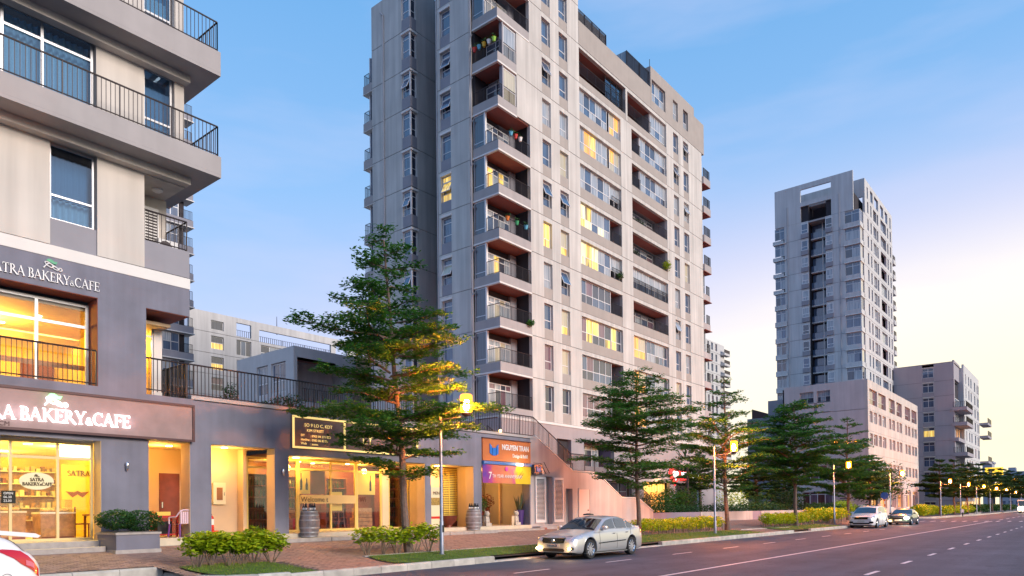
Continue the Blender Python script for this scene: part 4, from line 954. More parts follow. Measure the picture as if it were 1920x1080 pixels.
# projecting sign and awning stays
pj = thing('projecting_sign', 'small navy box sign with a blue shield projecting right of the banner', 'sign', (28.5, 21.9, 3.5))
c = MB(); c.box(28.26, 21.72, 3.48, 28.92, 21.9, 3.98, BLUED); part(c, 'box', pj); shield(pj, 28.59, 21.715, 3.73, .34, BLUE)
c = MB(); c.tube((28.9, 21.8, 4.05), (29.6, 21.99, 3.55), .015, .015, 6, BLACK); c.tube((28.9, 21.6, 4.1), (29.9, 21.99, 3.6), .015, .015, 6, BLACK); c.tube((28.3, 21.8, 4.05), (28.95, 21.8, 4.05), .015, .015, 6, BLACK); part(c, 'bracket', pj)
c = MB(); c.box(29.02, 21.985, 3.52, 29.4, 21.998, 3.8, LETW); part(c, 'white_plate', pj)
# office furnishing
t = thing('wooden_cabinet', 'dark red wooden cabinet row along the back of the design office', 'cabinet', (27, 25.6, FL + .006))
for i in range(5):
    c = MB(); c.box(25.2 + i * .85, 25.2, FL + .01, 26.03 + i * .85, 25.9, FL + .95 + .12 * (i % 2), RED_D); part(c, 'cabinet_module', t)
c = MB(); c.box(28.0, 25.1, 1.96, 28.6, 25.14, 2.0, RED_D); part(c, 'rail', t)
def lion(x, y, z, rz, label):
    t = thing('lion_statue', label, 'statue', (x, y, z), rz, 'stone lions at the office entrance'); M = WM[t]; ST = mat('lion_stone', (.50, .43, .36), .8, noise=.2, scale=12)
    c = MB(); c.box(-.2, -.16, 0, .2, .16, .14, ST); part(c, 'plinth', t, M)
    c = MB()
    c.lathe([(.13, .14), (.17, .22), (.15, .36), (.12, .46), (.09, .52)], (.04, 0, 0), 12, ST); c.lathe([(.05, .44), (.12, .50), (.14, .58), (.11, .66), (.04, .70)], (-.04, 0, 0), 12, ST)
    c.tube((-.1, -.07, .14), (-.06, -.07, .45), .05, .045, 8, ST); c.tube((-.1, .07, .14), (-.06, .07, .45), .05, .045, 8, ST); c.tube((-.17, 0, .56), (-.04, 0, .58), .05, .09, 8, ST); c.tube((.16, 0, .2), (.24, 0, .5), .03, .045, 6, ST)
    for s in (-.08, .08): c.tube((-.03, s, .66), (-.02, s * 1.2, .73), .03, .01, 6, ST)
    part(c, 'figure', t, M, smooth=True)
lion(25.3, 22.35, FL + .006, R(80), 'grey stone lion left of the design office entrance')
lion(27.5, 22.35, FL + .006, R(80), 'pale stone lion right of the design office entrance')
c = MB(); c.box(27.15, 22.3, FL + .006, 27.35, 22.36, FL + .45, TAN); solo(c, 'small_plaque', 'small tan framed plaque beside the pale stone lion', 'plaque', (27.2, 22.3, FL))

# ---- stair wall with doors and shutters
sw = thing('stair_wall', 'rose rendered stepped stair wall running down from the terrace to the pavement', 'wall', (34, 22, .7))
prof = [(28.3, .5), (41.1, .5), (41.1, 1.5), (39.2, 2.32), (37.2, 2.35), (34.46, 3.75), (32.1, 3.76), (28.8, 5.43), (28.3, 5.43)]
b = MB()
b.prism([(28.3, 3.45), (28.3, 5.43), (28.8, 5.43), (32.1, 3.76), (32.1, 3.45)][::-1], 'y', 22, 22.3, PINKW)
wall(b, 28.3, 32.1, .5, 3.45, [(29.45, 30.15, .95, 3.42), (31.36, 32.0, .7, 2.82)], .3, PINKW, 22)
b.prism([(32.1, .5), (41.1, .5), (41.1, 1.5), (39.2, 2.32), (37.2, 2.35), (34.46, 3.75), (32.1, 3.76)], 'y', 22, 22.3, PINKW)
part(b, 'wall_face', sw)
b = MB()
cop = [(28.7, 5.44), (32.05, 3.78), (34.5, 3.77), (37.2, 2.37), (39.2, 2.34), (41.12, 1.52)]
for (x0, z0), (x1, z1) in zip(cop, cop[1:]): b.prism([(x0, z0), (x1, z1), (x1, z1 + .05), (x0, z0 + .05)], 'y', 21.98, 22.34, CREAM_L)
part(b, 'coping', sw)
b = MB(); b.box(29.3, 23.2, .7, 32.3, 23.3, 3.6, DARKI); b.box(29.3, 22.3, .7, 29.4, 23.2, 3.6, DARKI); part(b, 'dark_recess', sw)
b = MB(); b.box(28.4, 21.5, .3, 31.3, 21.998, .86, PINKW); b.box(28.4, 21.44, .3, 28.9, 21.497, .80, SOFFIT); part(b, 'door_step', sw)
for x in (28.62, 30.2):
    t = MB(); t.box(x, 21.92, 1.04, x + .08, 21.98, 3.38, WHITE); t.box(x + .78, 21.92, 1.04, x + .86, 21.98, 3.38, WHITE); t.box(x + .08, 21.925, 1.04, x + .78, 21.975, 1.18, WHITE); t.box(x + .08, 21.925, 3.26, x + .78, 21.975, 3.38, WHITE)
    f = part(t, 'shutter', sw)
    for i in range(32):
        if 'shs' not in CACHE: q = MB(); q.prism([(0, 0), (.045, .03), (.05, .035), (.005, .008)], 'x', 0, .70, WHITE); CACHE['shs'] = q.mesh('slat')
        link('slat', CACHE['shs'], f, Matrix.Translation((x + .08, 21.925, 1.19 + i * .0645)))
    t = MB(); t.box(x + .08, 21.978, 1.18, x + .78, 21.985, 3.26, RAIL); part(t, 'backing', f)
b = MB(); b.box(32.58, 21.97, .72, 33.62, 21.998, 2.80, mat('pink_door', (.62, .48, .45), .5)); d = part(b, 'service_door', sw); b = MB(); b.box(33.42, 21.93, 1.62, 33.5, 21.968, 1.68, BLACK); part(b, 'handle', d)
b = MB()
for x0, x1, z0, z1 in ((32.52, 32.58, .72, 2.86), (33.62, 33.68, .72, 2.86), (32.58, 33.62, 2.80, 2.86)): b.box(x0, 21.95, z0, x1, 21.998, z1, PINKW)
part(b, 'door_frame', sw)
b = MB(); b.box(31.6, 22.32, .72, 31.95, 22.36, 2.8, mat('ajar_door', (.40, .33, .26), .6)); part(b, 'ajar_door', sw)
# stair flights behind the wall
st = MB()
def flight(x0, z0, x1, z1, n):
    for i in range(n):
        a = x0 + (x1 - x0) * i / n; c = x0 + (x1 - x0) * (i + 1) / n; z = z0 + (z1 - z0) * (i + .5) / n
        st.box(a, 22.31, .4, c, 25.5, z - .05, SLAB)
flight(28.8, 5.25, 32.1, 3.6, 10); st.box(32.1, 22.31, .4, 34.46, 25.5, 3.55, SLAB); flight(34.46, 3.55, 37.2, 2.15, 9); st.box(37.2, 22.31, .4, 39.2, 25.5, 2.12, SLAB); flight(39.2, 2.1, 41.1, 1.0, 7)
part(st, 'stair_flight', sw)
# railings of terrace and stairs
rl = thing('terrace_railing', 'long dark terrace railing along the shop roof and down the stairs', 'railing', (20, 22.15, 5.4))
b = MB(); railing(b, (9.56, 22.15), (28.75, 22.15), 5.42, 6.43, sp=.125, r=.014); part(b, 'terrace_bars', rl, kind='stuff')
b = MB(); railing(b, (28.75, 22.15), (32.1, 22.15), (5.45, 3.8), (6.43, 4.75), sp=.11, r=.014); railing(b, (32.1, 22.15), (34.46, 22.15), 3.8, 4.75, sp=.11, r=.014)
railing(b, (34.46, 22.15), (37.2, 22.15), (3.8, 2.4), (4.75, 3.35), sp=.11, r=.014); railing(b, (37.2, 22.15), (39.2, 22.15), 2.4, 3.35, sp=.11, r=.014); railing(b, (39.2, 22.15), (41.0, 22.15), (2.4, 1.55), (3.35, 2.5), sp=.11, r=.014); part(b, 'stair_bars', rl, kind='stuff')
b = MB(); railing(b, (28.9, 25.4), (32.1, 25.4), (5.3, 3.7), (6.3, 4.7), sp=.14, r=.014); railing(b, (32.1, 25.4), (37, 25.4), 3.6, 4.6, sp=.14, r=.014); part(b, 'rear_bars', rl, kind='stuff')
c = MB(); c.lathe([(.05, 0), (.07, .06), (.05, .12)], (26.0, 22.02, 5.44), 10, emis('small_lamp', (1, .55, .15), 10)); solo(c, 'parapet_lamp', 'small glowing lamp on the terrace parapet above the orange sign', 'lamp', (26, 22.02, 5.44))
point('parapet_glow', (26.0, 21.8, 5.6), 4, (1, .5, .12), .06)
# ================================================================ MAIN APARTMENT TOWER
MAUVE = mat('mauve_base_render', (.36, .315, .325), .85, noise=.06, scale=.8, bump=.12, bscale=30, streak=.05)
JOINT = mat('panel_joint', (.16, .15, .15), .9)
mt_ = thing('apartment_tower', 'tall cream apartment tower with stacked corner balconies in the middle', 'apartment tower', (39.3, 33.2, .72))
rw = random.Random(21)
FH = 3.245
def zs(k): return 11.86 + FH * k
b = MB(); b.box(39.62, 36.0, .5, 49.6, 39.1, 47.5, DARKI); b.box(39.62, 42.85, .5, 49.6, 47.2, 44.7, DARKI); b.box(46, 39.1, .5, 49.6, 42.85, 47.5, DARKI); b.box(39.3, 42.5, .5, 46, 47.3, 8.42, MAUVE); b.box(39.6, 42.6, 44.7, 49, 47.2, 44.8, SLAB); b.box(49.6, 36.0, .5, 62.6, 50, 42.9, DARKI); b.box(62.6, 36, .5, 72.2, 50, 45.1, DARKI); b.box(72.2, 36, .5, 74.4, 50, 44.2, DARKI); b.box(43.3, 33.55, .5, 49.6, 36, 47.8, DARKI); b.box(65.85, 33.55, .5, 72.2, 36, 45, DARKI); b.box(56.75, 33.55, 5, 57.9, 36, 40.9, DARKI)
b.box(39.65, 35.75, 5, 43.2, 36.0, 47, DARKI)
part(b, 'core', mt_)
LZ = lambda z: z
def fwin(x, z, w, h, col, y=33.42, rows=(.36,), cols=(), openp=None, fm=None): return window(mt_, T(x, y, z), w, h, cols, rows, col, fm or WHITE, .06, openp=openp)
def LM(y, z, d=0.): return T(39.3 + d, y, z, LEFT)
PB, PC, PW, PD, PL, PO, PP, PM = P_BLUE, P_CURT, P_WARMC, P_DARK, P_LIT, P_ORNG, P_LITD, P_MAUV
PY_ = P_LITW
l1 = {8: 'open', 7: 'g', 6: 'go', 5: 'g', 4: 'gl', 3: 'gl2', 2: 'gd', 1: 'gp', 0: 'gd', -1: 'gm'}
l2 = {8: 'open8', 7: 'dg', 6: 'dg', 5: 'op', 4: 'op', 3: 'rg', 2: 'op', 1: 'og', 0: 'og', -1: 'og'}
for k in range(-1, 11):
    z = zs(k); zt = z + FH
    # ---- front wall panel of this storey
    x1 = 74.2 if k <= 8 else 49.93
    ops = []
    if k >= 0: pass
    ops += [(44.7, 45.85, z, z + 2.86), (47.05, 48.25, z, z + 2.86)]
    if k <= 8:
        ops += [(67.35, 68.5, z, z + 2.86), (69.65, 70.85, z, z + 2.86)]
        if k < 8: ops += [(49.97, 56.72, z, z + 2.9), (58.72, 65.78, z, z + 2.9)]
        else: ops += [(49.97, 57.7, z, z + 3.0), (58.02, 65.78, z, z + 2.9)]
    b = MB(); wall(b, 43.1 if k not in (6, 7) else 41.5, x1, z + .025, zt - .02, ops, .3, TOWERW, 33.2)
    b.box(43.12, 33.24, z - .02, x1 - .02, 33.3, z + .025, JOINT)
    part(b, 'wall_panel', mt_)
    # ---- spandrels and small windows
    sx = [(44.7, 45.85), (47.05, 48.25)] + ([(67.35, 68.5), (69.65, 70.85)] if k <= 8 else [])
    if 'sp1' not in CACHE: q = MB(); q.box(0, 0, 0, 1.146, .2, .84, BEIGE); CACHE['sp1'] = q.mesh('spandrel')
    if 'sp2' not in CACHE: q = MB(); q.box(0, 0, 0, 1.196, .2, .84, BEIGE); CACHE['sp2'] = q.mesh('spandrel')
    for i, (a, c) in enumerate(sx):
        link('spandrel', CACHE['sp1' if i in (0, 2) else 'sp2'], mt_, T(a + .002, 33.225, z + .027))
        pick = rw.choice([PB, PB, PC, PC, PW, PB])
        if k >= 7: pick = PB
        if k <= 0 and i < 2: pick = rw.choice([PW, PD, PM])
        if (k, i) in ((3, 0), (3, 1), (1, 1)): pick = PL if i == 0 else [PL, PW]
        fwin(a + .01, z + .88, c - a - .02, 1.97, pick, openp=(1 if rw.random() < .27 and (k, i) != (3, 0) else None))
    # ---- wide loggias
    def spand(a, c, h=.86):
        q = MB(); q.box(a + .002, 33.222, z + .026, c - .002, 33.45, z + h, BEIGE); part(q, 'spandrel', mt_)
    def glazed(a, c, n, cols_, h=2.02, y=33.42):
        fr = [i / n for i in range(1, n)]
        return fwin(a + .01, z + .87, c - a - .02, h, cols_, y=y, rows=(.4,), cols=fr)
    def loggia(a, c, depth=1.5, rail=True, soff=SOFFIT, back=None, top=2.9):
        q = MB(); q.box(a - .02, 33.502, z + top, c + .02, 33.2 + depth, z + top + .06, soff); q.box(a - .1, 33.502, z + .8, a - .01, 33.2 + depth, z + top, TOWERW); q.box(c + .01, 33.502, z + .8, c + .1, 33.2 + depth, z + top, GREYW)
        q.box(a - .02, 33.46, z + .75, c + .02, 33.2 + depth, z + .85, SLAB)
        q.box(a - .1, 33.2 + depth, z + .8, c + .1, 33.25 + depth, z + top, DARKI)
        lg = part(q, 'loggia', mt_)
        if rail:
            q = MB(); railing(q, (a + .03, 33.27), (c - .03, 33.27), z + .87, z + 1.85, sp=.11, r=.012); part(q, 'railing', lg, kind='stuff')
        if back: window(lg, T(a + .4, 33.15 + depth, z + .9), c - a - .9, 1.75, [.2, .4, .6, .8], (.78,), back, WHITE, .07)
        return lg
    if k < 8:
        spand(49.97, 56.72); spand(58.72, 65.78)
        s = l1[k]; A, Bm, Cc = 49.97, 55.0, 56.72
        if s == 'g' and k == 7: glazed(A, Bm - .3, 5, [PC, PC, PB, PD, PC, PB, PD, PC, PC, PB]); glazed(55.0, Cc, 2, [PO, PW, PC])
        elif s == 'go': glazed(A, Bm - .3, 5, [PC, PC, PO, PO, PO, PL, PC, PC, PC, PC]); glazed(55.0, Cc, 2, [PW, PO, PC])
        elif s == 'g': glazed(A, Bm, 5, [PC, PC, PD, PB, PC, PC, PB, PD, PC, PC]); loggia(Bm + .1, Cc, 1.2); glazed(Bm + .1, Cc, 2, [None, PC], y=33.5)
        elif s == 'gl': glazed(A, Bm, 5, [PL, PY_, PY_, PP, PB, PC, PY_, PC, PC, PB]); loggia(Bm + .1, Cc, 1.6)
        elif s == 'gl2': glazed(A, Bm, 5, [PY_, PY_, PP, PL, PL, PY_, PB, PC, PC, PB]); loggia(Bm + .1, Cc, 1.2); glazed(Bm + .1, Cc, 2, [None, PC], y=33.5)
        elif s == 'gd': glazed(A, Bm, 5, [PD, PB, PD, PM, PB, PD, PB]); loggia(Bm + .1, Cc, 1.6)
        elif s == 'gp': glazed(A, Bm - .1, 5, [PM, PM, PP, PL, PD, PL, PD, PM, PP, PD]); glazed(Bm, Cc, 2, [PL, PL, PD, PD])
        elif s == 'gm': glazed(A, Bm, 5, [PM, PM, PD, PM, PD, PM, PD]); loggia(Bm + .1, Cc, 1.6)
        s = l2[k]; A, Cc = 58.72, 65.78
        if s == 'dg': loggia(A, 60.5, 1.6); glazed(60.6, Cc, 5, [PC, PC, PB, PD, PC, PD, PB, PC, PD, PC])
        elif s == 'op': loggia(A, Cc, 1.5, back=[PB, PC, PM, PD, PC, PB])
        elif s == 'rg':
            glazed(A, Cc, 6, [PB, PC, PB, PC], h=2.02, y=33.5); q = MB(); railing(q, (A + .03, 33.27), (Cc - .03, 33.27), z + .87, z + 1.85, sp=.1, r=.015); part(q, 'railing', mt_, kind='stuff')
        elif s == 'og': glazed(A, 61.3, 2, [PO, PO, PO, PW]); glazed(61.5, Cc, 5, [PC, PB, PC, PB, PD])
    elif k == 8:
        for a, c in ((49.97, 57.7), (58.02, 65.78)):
            q = MB(); q.box(a + .002, 33.222, z + .026, c - .002, 33.45, z + .6, BEIGE); part(q, 'spandrel', mt_)
        loggia(49.97, 57.7, 2.2, top=3.0); loggia(58.02, 62.7, 2.2, top=2.9); glazed(62.75, 65.78, 3, [PC, PC, PB, PC], h=2.0)
        window(mt_, T(54.6, 33.5, z + 1.0), 3.0, 1.9, (.33, .66), (.7,), GLASS_T, RAIL, .05)
    # ---- corner balconies
    xr = 43.1 if k not in (6, 7) else 41.5
    q = MB(); zb = z - .12
    q.box(39.3, 33.2, zb + .12, xr - .002, 33.34, z + .66, SLAB); q.box(39.3, 33.34, zb + .12, 39.44, 35.70, z + .66, SLAB)
    q.box(39.44, 33.34, zb + .12, 43.09, 35.7, z + .10, SLAB)
    bal = part(q, 'corner_balcony', mt_)
    q = MB(); q.box(39.27, 33.17, zb, xr, 33.36, zb + .118, CREAM_L); q.box(39.27, 33.36, zb, 39.46, 35.70, zb + .118, CREAM_L); part(q, 'drip_edge', bal)
    q = MB(); q.box(39.46, 33.36, zb + .06, 43.09, 35.7, zb + .115, SOFFIT); part(q, 'soffit', bal)
    q = MB(); railing(q, (39.37, 33.27), (xr - .03, 33.27), z + .66, z + 1.68, sp=.11, r=.012)
    railing(q, (39.37, 33.27), (39.37, 34.45 if k not in (6, 7) else 35.6), z + .66, z + 1.68, sp=.11, r=.012); part(q, 'railing', bal, kind='stuff')
    if k not in (6, 7):
        cc = rw.choice([[PC, PC, PW], [PB, PC, PD], [PC, PM, PD]])
        if k == 4: cc = [PL, PL, PC, PB]
        if k == 2: cc = [PC, PC, PL, PL, PD, PD]
        window(bal, T(39.75, 34.75, z + .12), 2.6, 2.5, (.28, .52, .76), (.82,), cc, WHITE, .07)
        q = MB(); q.box(42.36, 34.7, z + .1, 43.1, 34.9, z + 3.1, GREYW); q.box(39.6, 34.9, z + .1, 42.9, 34.95, z + 3.1, DARKI); part(q, 'back_wall', bal)
        window(bal, T(39.36, 35.68, z + .14, LEFT), 1.1, 2.95, (), (.3,), [PD, PD], ALU, .06)
        q = MB(); q.box(39.32, 34.48, z + .66, 39.5, 34.6, z + 3.1, WHITE); part(q, 'corner_post', bal)
    else:
        window(bal, T(40.0, 33.26, z + .66), 1.45, 2.36, (), (.4,), PC if k == 7 else PW, WHITE, .06)
        q = MB(); q.box(39.86, 33.22, z + .66, 39.995, 33.5, z + 3.12, GREYW); q.box(41.42, 33.36, z + .66, 41.5, 33.6, z + 3.1, GREYW); q.box(41.0, 33.6, z + .1, 41.1, 35.6, z + 3.1, PIPE); part(q, 'back_wall', bal)
        window(bal, T(40.7, 35.5, z + .3, LEFT), 1.9, 2.3, (.5,), (.8,), [PD, PB], WHITE, .06)
    # ---- left face
    q = MB(); wall(q, 0, 3.4, z + .025, zt - .02, [(.3 + 0, 1.4, z, z + 2.88)], .3, TOWERW); q.box(.0, .04, z - .02, 3.38, .1, z + .025, JOINT)
    part(q, 'wall_panel', mt_, T(39.3, 39.1 + .3, 0, LEFT) @ Matrix.Translation((0, 0, 0)))
    q = MB(); q.box(39.33, 38.01, z + .027, 39.5, 39.09, z + .86, GREYW); part(q, 'spandrel', mt_)
    lf = PL if k in (4, ) else [PB, PW] if k == 2 else PB
    window(mt_, T(39.50, 39.09, z + .88, LEFT), 1.07, 1.98, (), (.3, .78), lf, WHITE, .06, openp=(1 if k in (7, 6, 4, 2) else None))
    q = MB(); q.box(39.25, 37.98, z + 2.87, 39.32, 39.15, z + 3.05, CREAM_L); part(q, 'window_head', mt_)
    # ---- rear wing with corner windows
    if k <= 9:
        ztw = zt - .02 if k < 9 else 44.85
        q = MB(); wall(q, 0, 3.8, z + .025, ztw, [], .3, TOWERW); q.box(0, .04, z - .02, 3.8, .1, z + .025, JOINT); part(q, 'wall_panel', mt_, T(39.3, 47.3, 0, LEFT))
        q = MB(); wall(q, 40.0, 46, z + .025, ztw, [], .3, TOWERW, 42.5); q.box(40.0, 42.54, z - .02, 46, 42.6, z + .025, JOINT); part(q, 'wall_panel', mt_)
        q = MB(); q.box(39.3, 42.5, z + .025, 39.995, 43.49, z + .95, GREYW); part(q, 'spandrel', mt_)
        q = MB(); q.box(39.22, 42.42, z + 2.95, 40.05, 43.55, z + 3.13, CREAM_L); q.box(39.35, 42.55, z + 3.131, 39.99, 43.49, ztw, TOWERW); part(q, 'window_head', mt_)
        q = MB(); q.box(39.32, 42.52, z + .95, 39.44, 42.64, z + 2.95, WHITE); part(q, 'corner_post', mt_)
        window(mt_, T(39.4, 43.48, z + .97, LEFT), .83, 1.96, (), (.3, .78), PB, WHITE, .06, openp=(1 if k in (7, 4, 2) else None))
        window(mt_, T(39.46, 42.62, z + .97), .53, 1.96, (), (.3, .78), PD, WHITE, .05)
        # end balconies of the wing
        if k <= 8:
            q = MB(); q.box(39.3, 47.32, z - .1, 41.5, 48.45, z + .62, SLAB); e = part(q, 'end_balcony', mt_)
            q = MB(); q.box(39.27, 47.0, z - .14, 41.5, 48.48, z - .102, CREAM_L); part(q, 'drip_edge', e)
            q = MB(); railing(q, (39.38, 48.38), (41.4, 48.38), z + .62, z + 1.6, sp=.12, r=.014); railing(q, (39.38, 47.75), (39.38, 48.38), z + .62, z + 1.6, sp=.12, r=.014); part(q, 'railing', e, kind='stuff')
            q = MB(); q.box(39.7, 47.35, z + .62, 39.75, 47.9, z + 3.1, P_BLUE); q.box(39.6, 47.9, z + .62, 41, 48.0, z + 3.1, WHITE); part(q, 'glazing', e)
    # ---- right-hand corner balconies
    if k <= 8:
        q = MB(); q.box(74.22, 33.0 if k > 4 else 33.2, z - .1, 76.0, 35.5, z + .66, SLAB if k > 4 else PINKW); e = part(q, 'corner_balcony', mt_)
        q = MB(); q.box(74.22, 33.0, z - .16, 76.03, 35.5, z - .102, SOFFIT); part(q, 'soffit', e)
        q = MB(); y_ = 33.08 if k > 4 else 33.26
        railing(q, (74.3 if k > 4 else 75.1, y_), (75.95, y_), z + .66, z + 1.66, sp=.09, r=.016); part(q, 'railing', e, kind='stuff')
        window(e, T(74.25, 33.5 if k <= 4 else 34.6, z + .68), 1.0 if k <= 4 else 1.6, 2.4, (.5,), (.4,), [PC, PD], ALU, .05)
        q = MB(); q.box(74.24, 34.7, z + .66, 75.6, 35.4, z + 3.14, GREYW); part(q, 'back_wall', e)
# roof parts
b = MB(); b.box(39.3, 33.2, 47.55, 49.93, 36, 48.2, TOWERW); b.box(49.97, 33.2, 41.10, 62.6, 33.55, 43.15, BEIGE); b.box(49.65, 33.5, 41.1, 49.93, 50, 47.6, TOWERW); part(b, 'parapet', mt_)
zq = 41.07
b = MB(); wall(b, 62.62, 72.4, 41.10, 45.3, [(62.85, 65.7, 41.95, 44.1), (67.4, 68.5, 42.1, 44.1), (69.75, 70.9, 42.1, 44.1)], .3, BEIGE, 33.2); b.box(62.62, 33.5, 41.1, 62.9, 38, 45.3, BEIGE); b.box(72.4, 33.2, 41.1, 74.85, 33.5, 44.46, BEIGE); b.box(72.1, 33.5, 41.1, 72.4, 40, 45.3, TOWERW); part(b, 'penthouse_wall', mt_)
window(mt_, T(62.86, 33.4, 41.96), 2.83, 2.13, (.33, .66), (.45,), [PC, PB, PB, PC], WHITE, .06); window(mt_, T(67.41, 33.4, 42.11), 1.08, 1.98, (), (.4,), [PC, PC], WHITE, .06); window(mt_, T(69.76, 33.4, 42.11), 1.13, 1.98, (), (.4,), [PC, PD], WHITE, .06)
b = MB(); railing(b, (50.0, 33.4), (54.7, 33.4), 43.15, 44.35, sp=.1, r=.02); railing(b, (54.7, 33.4), (54.7, 37), 43.15, 44.35, sp=.1, r=.02); part(b, 'roof_railing', mt_, kind='stuff')
b = MB(); b.box(50.1, 33.45, 43.15, 54.6, 33.5, 44.2, mat('smoked_glass', (.20, .21, .24), .15)); part(b, 'glass_screen', mt_); b = MB(); b.box(58.3, 33.42, 43.15, 62.6, 33.47, 44.75, P_BLUE); b.box(58.3, 33.47, 43.15, 58.35, 37, 44.75, P_CURT); part(b, 'glass_screen', mt_)
b = MB(); railing(b, (58.3, 33.38), (62.6, 33.38), 43.15, 44.75, sp=.2, r=.03); b.tube((62.65, 33.3, 45.3), (62.65, 33.3, 46.0), .03, .03, 5, RAIL); part(b, 'screen_posts', mt_, kind='stuff')
b = MB()
for y, x in ((35.78, 39.2), (45.7, 39.2), (39.5, 39.32)): b.tube((x, y, 5), (x, y, 44.4 if y != 45.7 else 43.4), .06, .06, 7, PIPE)
b.tube((39.2, 45.7, 43.4), (39.2, 46.0, 43.75), .07, .09, 7, PIPE)
for k in range(0, 10): b.tube((39.2, 35.78, zs(k) - .6), (39.2, 35.6, zs(k) - .4), .05, .05, 6, PIPE)
part(b, 'rain_pipes', mt_, kind='stuff')
# string grooves of the balcony fascia on the left face
# base storeys
b = MB(); wall(b, 39.3, 77, .72, 8.42, [(46.2, 48.2, 5.4, 7.4), (50.05, 54.9, 5.3, 7.42), (60.2, 65.6, .72, 4.3), (67.0, 73, .72, 4.2), (52, 58, .72, 4.2)], .35, MAUVE, 33.2); wall(b, 39.3, 77, 8.42, 8.61, [], .4, CREAM_L, 33.14); b.box(39.3, 33.55, .72, 39.6, 48, 8.42, MAUVE); b.box(39.26, 35.7, 8.42, 39.6, 48, 8.61, CREAM_L); part(b, 'base_wall', mt_)
for x, w_ in ((46.2, 2), (50.05, 4.85)):
    b = MB(); b.box(x, 33.5, 5.3, x + w_, 34.8, 5.38, SLAB); b.box(x, 33.5, 7.42, x + w_, 34.8, 7.5, SOFFIT); b.box(x + w_ + .01, 33.56, 5.38, x + w_ + .1, 34.8, 7.42, mat('violet_reveal', (.17, .14, .24), .8)); part(b, 'recess', mt_)
    window(mt_, T(x + .05, 34.6, 5.38), w_ - .5, 2.0, (.25, .5, .75), (.78,), [PD, PW, PC, PW], WHITE, .07)
window(mt_, T(60.25, 33.75, .75), 5.3, 3.5, (.2, .4, .6, .8), (.75,), [PO, PL, PO, PL], YFR, .08); window(mt_, T(67.05, 33.75, .75), 5.9, 3.4, (.25, .5, .75), (.75,), [PO, PD, PM, PD], RED_D, .08); window(mt_, T(52.05, 33.75, .75), 5.9, 3.4, (.25, .5, .75), (.75,), [PM, PD], ALU, .08)
point('shopfront_glow', (63, 32.6, 3.9), 120, (1, .55, .15), .2)
# shop sign with the heart
vs_ = thing('heart_shop_sign', 'red and white shop sign with a heart on the tower base behind the trees', 'sign', (69, 33.1, 4.6))
REDL = emis('lit_red', (1, .03, .03), 1.3)
b = MB(); b.prism([(66.5 + 1.2 * (16 * math.sin(a) ** 3) / 16, 5.05 + 1.0 * (13 * math.cos(a) - 5 * math.cos(2 * a) - 2 * math.cos(3 * a) - math.cos(4 * a)) / 16) for a in [i * .2618 for i in range(24)]], 'y', 33.02, 33.18, REDL); part(b, 'heart_disc', vs_)
b = MB(); b.prism([(66.5 + .62 * (16 * math.sin(a) ** 3) / 16, 5.1 + .55 * (13 * math.cos(a) - 5 * math.cos(2 * a) - 2 * math.cos(3 * a) - math.cos(4 * a)) / 16) for a in [i * .2618 for i in range(24)]], 'y', 32.99, 33.015, emis('lit_white', (1, .9, .85), 3)); part(b, 'heart', vs_)
b = MB(); b.box(67.8, 33.05, 4.55, 69.9, 33.18, 5.75, REDL); part(b, 'red_panel', vs_)
lettering(vs_, 'VIET', 67.9, 33.03, 4.85, .85, LITW, .02, bold=.01, sx=.85); lettering(vs_, 'Health', 70.2, 33.1, 4.85, .9, LITW, .03, bold=.01, sx=.9)
# pots hanging on balcony rails
POTC = {'red': (.55, .04, .03), 'light blue': (.10, .38, .55), 'yellow': (.62, .38, .02), 'white': (.75, .75, .75), 'lime green': (.25, .5, .05), 'orange': (.6, .16, .02), 'green': (.03, .3, .12)}
HG = leaf_mat('pot_leaf', (.01, .04, .01), (.03, .09, .015), (.06, .15, .03))
def pot(x, y, z, colr, where):
    t = thing('hanging_pot', '%s plant pot hooked on %s' % (colr, where), 'plant pot', (x, y, z), group='pots hooked on the tower balconies'); M = WM[t]
    c = MB(); c.lathe([(.10, -.3), (.17, -.02), (.19, 0), (.17, 0)], (0, 0, 0), 10, mat('pot_' + colr.replace(' ', '_'), POTC[colr], .5)); part(c, 'pot', t, M)
    c = MB(); c.tone = []
    for i in range(40):
        p = Vector((rw.gauss(0, .1), rw.gauss(0, .1), abs(rw.gauss(.08, .1)))); u = Vector((rw.uniform(-1, 1), rw.uniform(-1, 1), rw.uniform(-1, 1))).normalized() * .09; v = u.orthogonal().normalized() * .04
        c.face([p - u, p + v, p + u, p - v], HG); c.tone.append(rw.random())
    part(c, 'leaves', t, M, kind='stuff')
for i, cn in enumerate(('red', 'light blue', 'yellow', 'white', 'lime green')):
    pot(39.25, 35.4 - i * .48, zs(7) + 1.72, cn, 'the left rail of the high side-facing balcony')
for i, cn in enumerate(('light blue', 'red', 'white')): pot(40.7 + i * .55, 33.15, zs(5) + 1.72, cn, 'the rail just below the two side-facing balconies')
for i, cn in enumerate(('orange', 'green', 'light blue')): pot(40.2 + i * 1.1, 33.15, zs(3) + 1.72, cn, 'the front rail of the yellow-lit corner balcony')
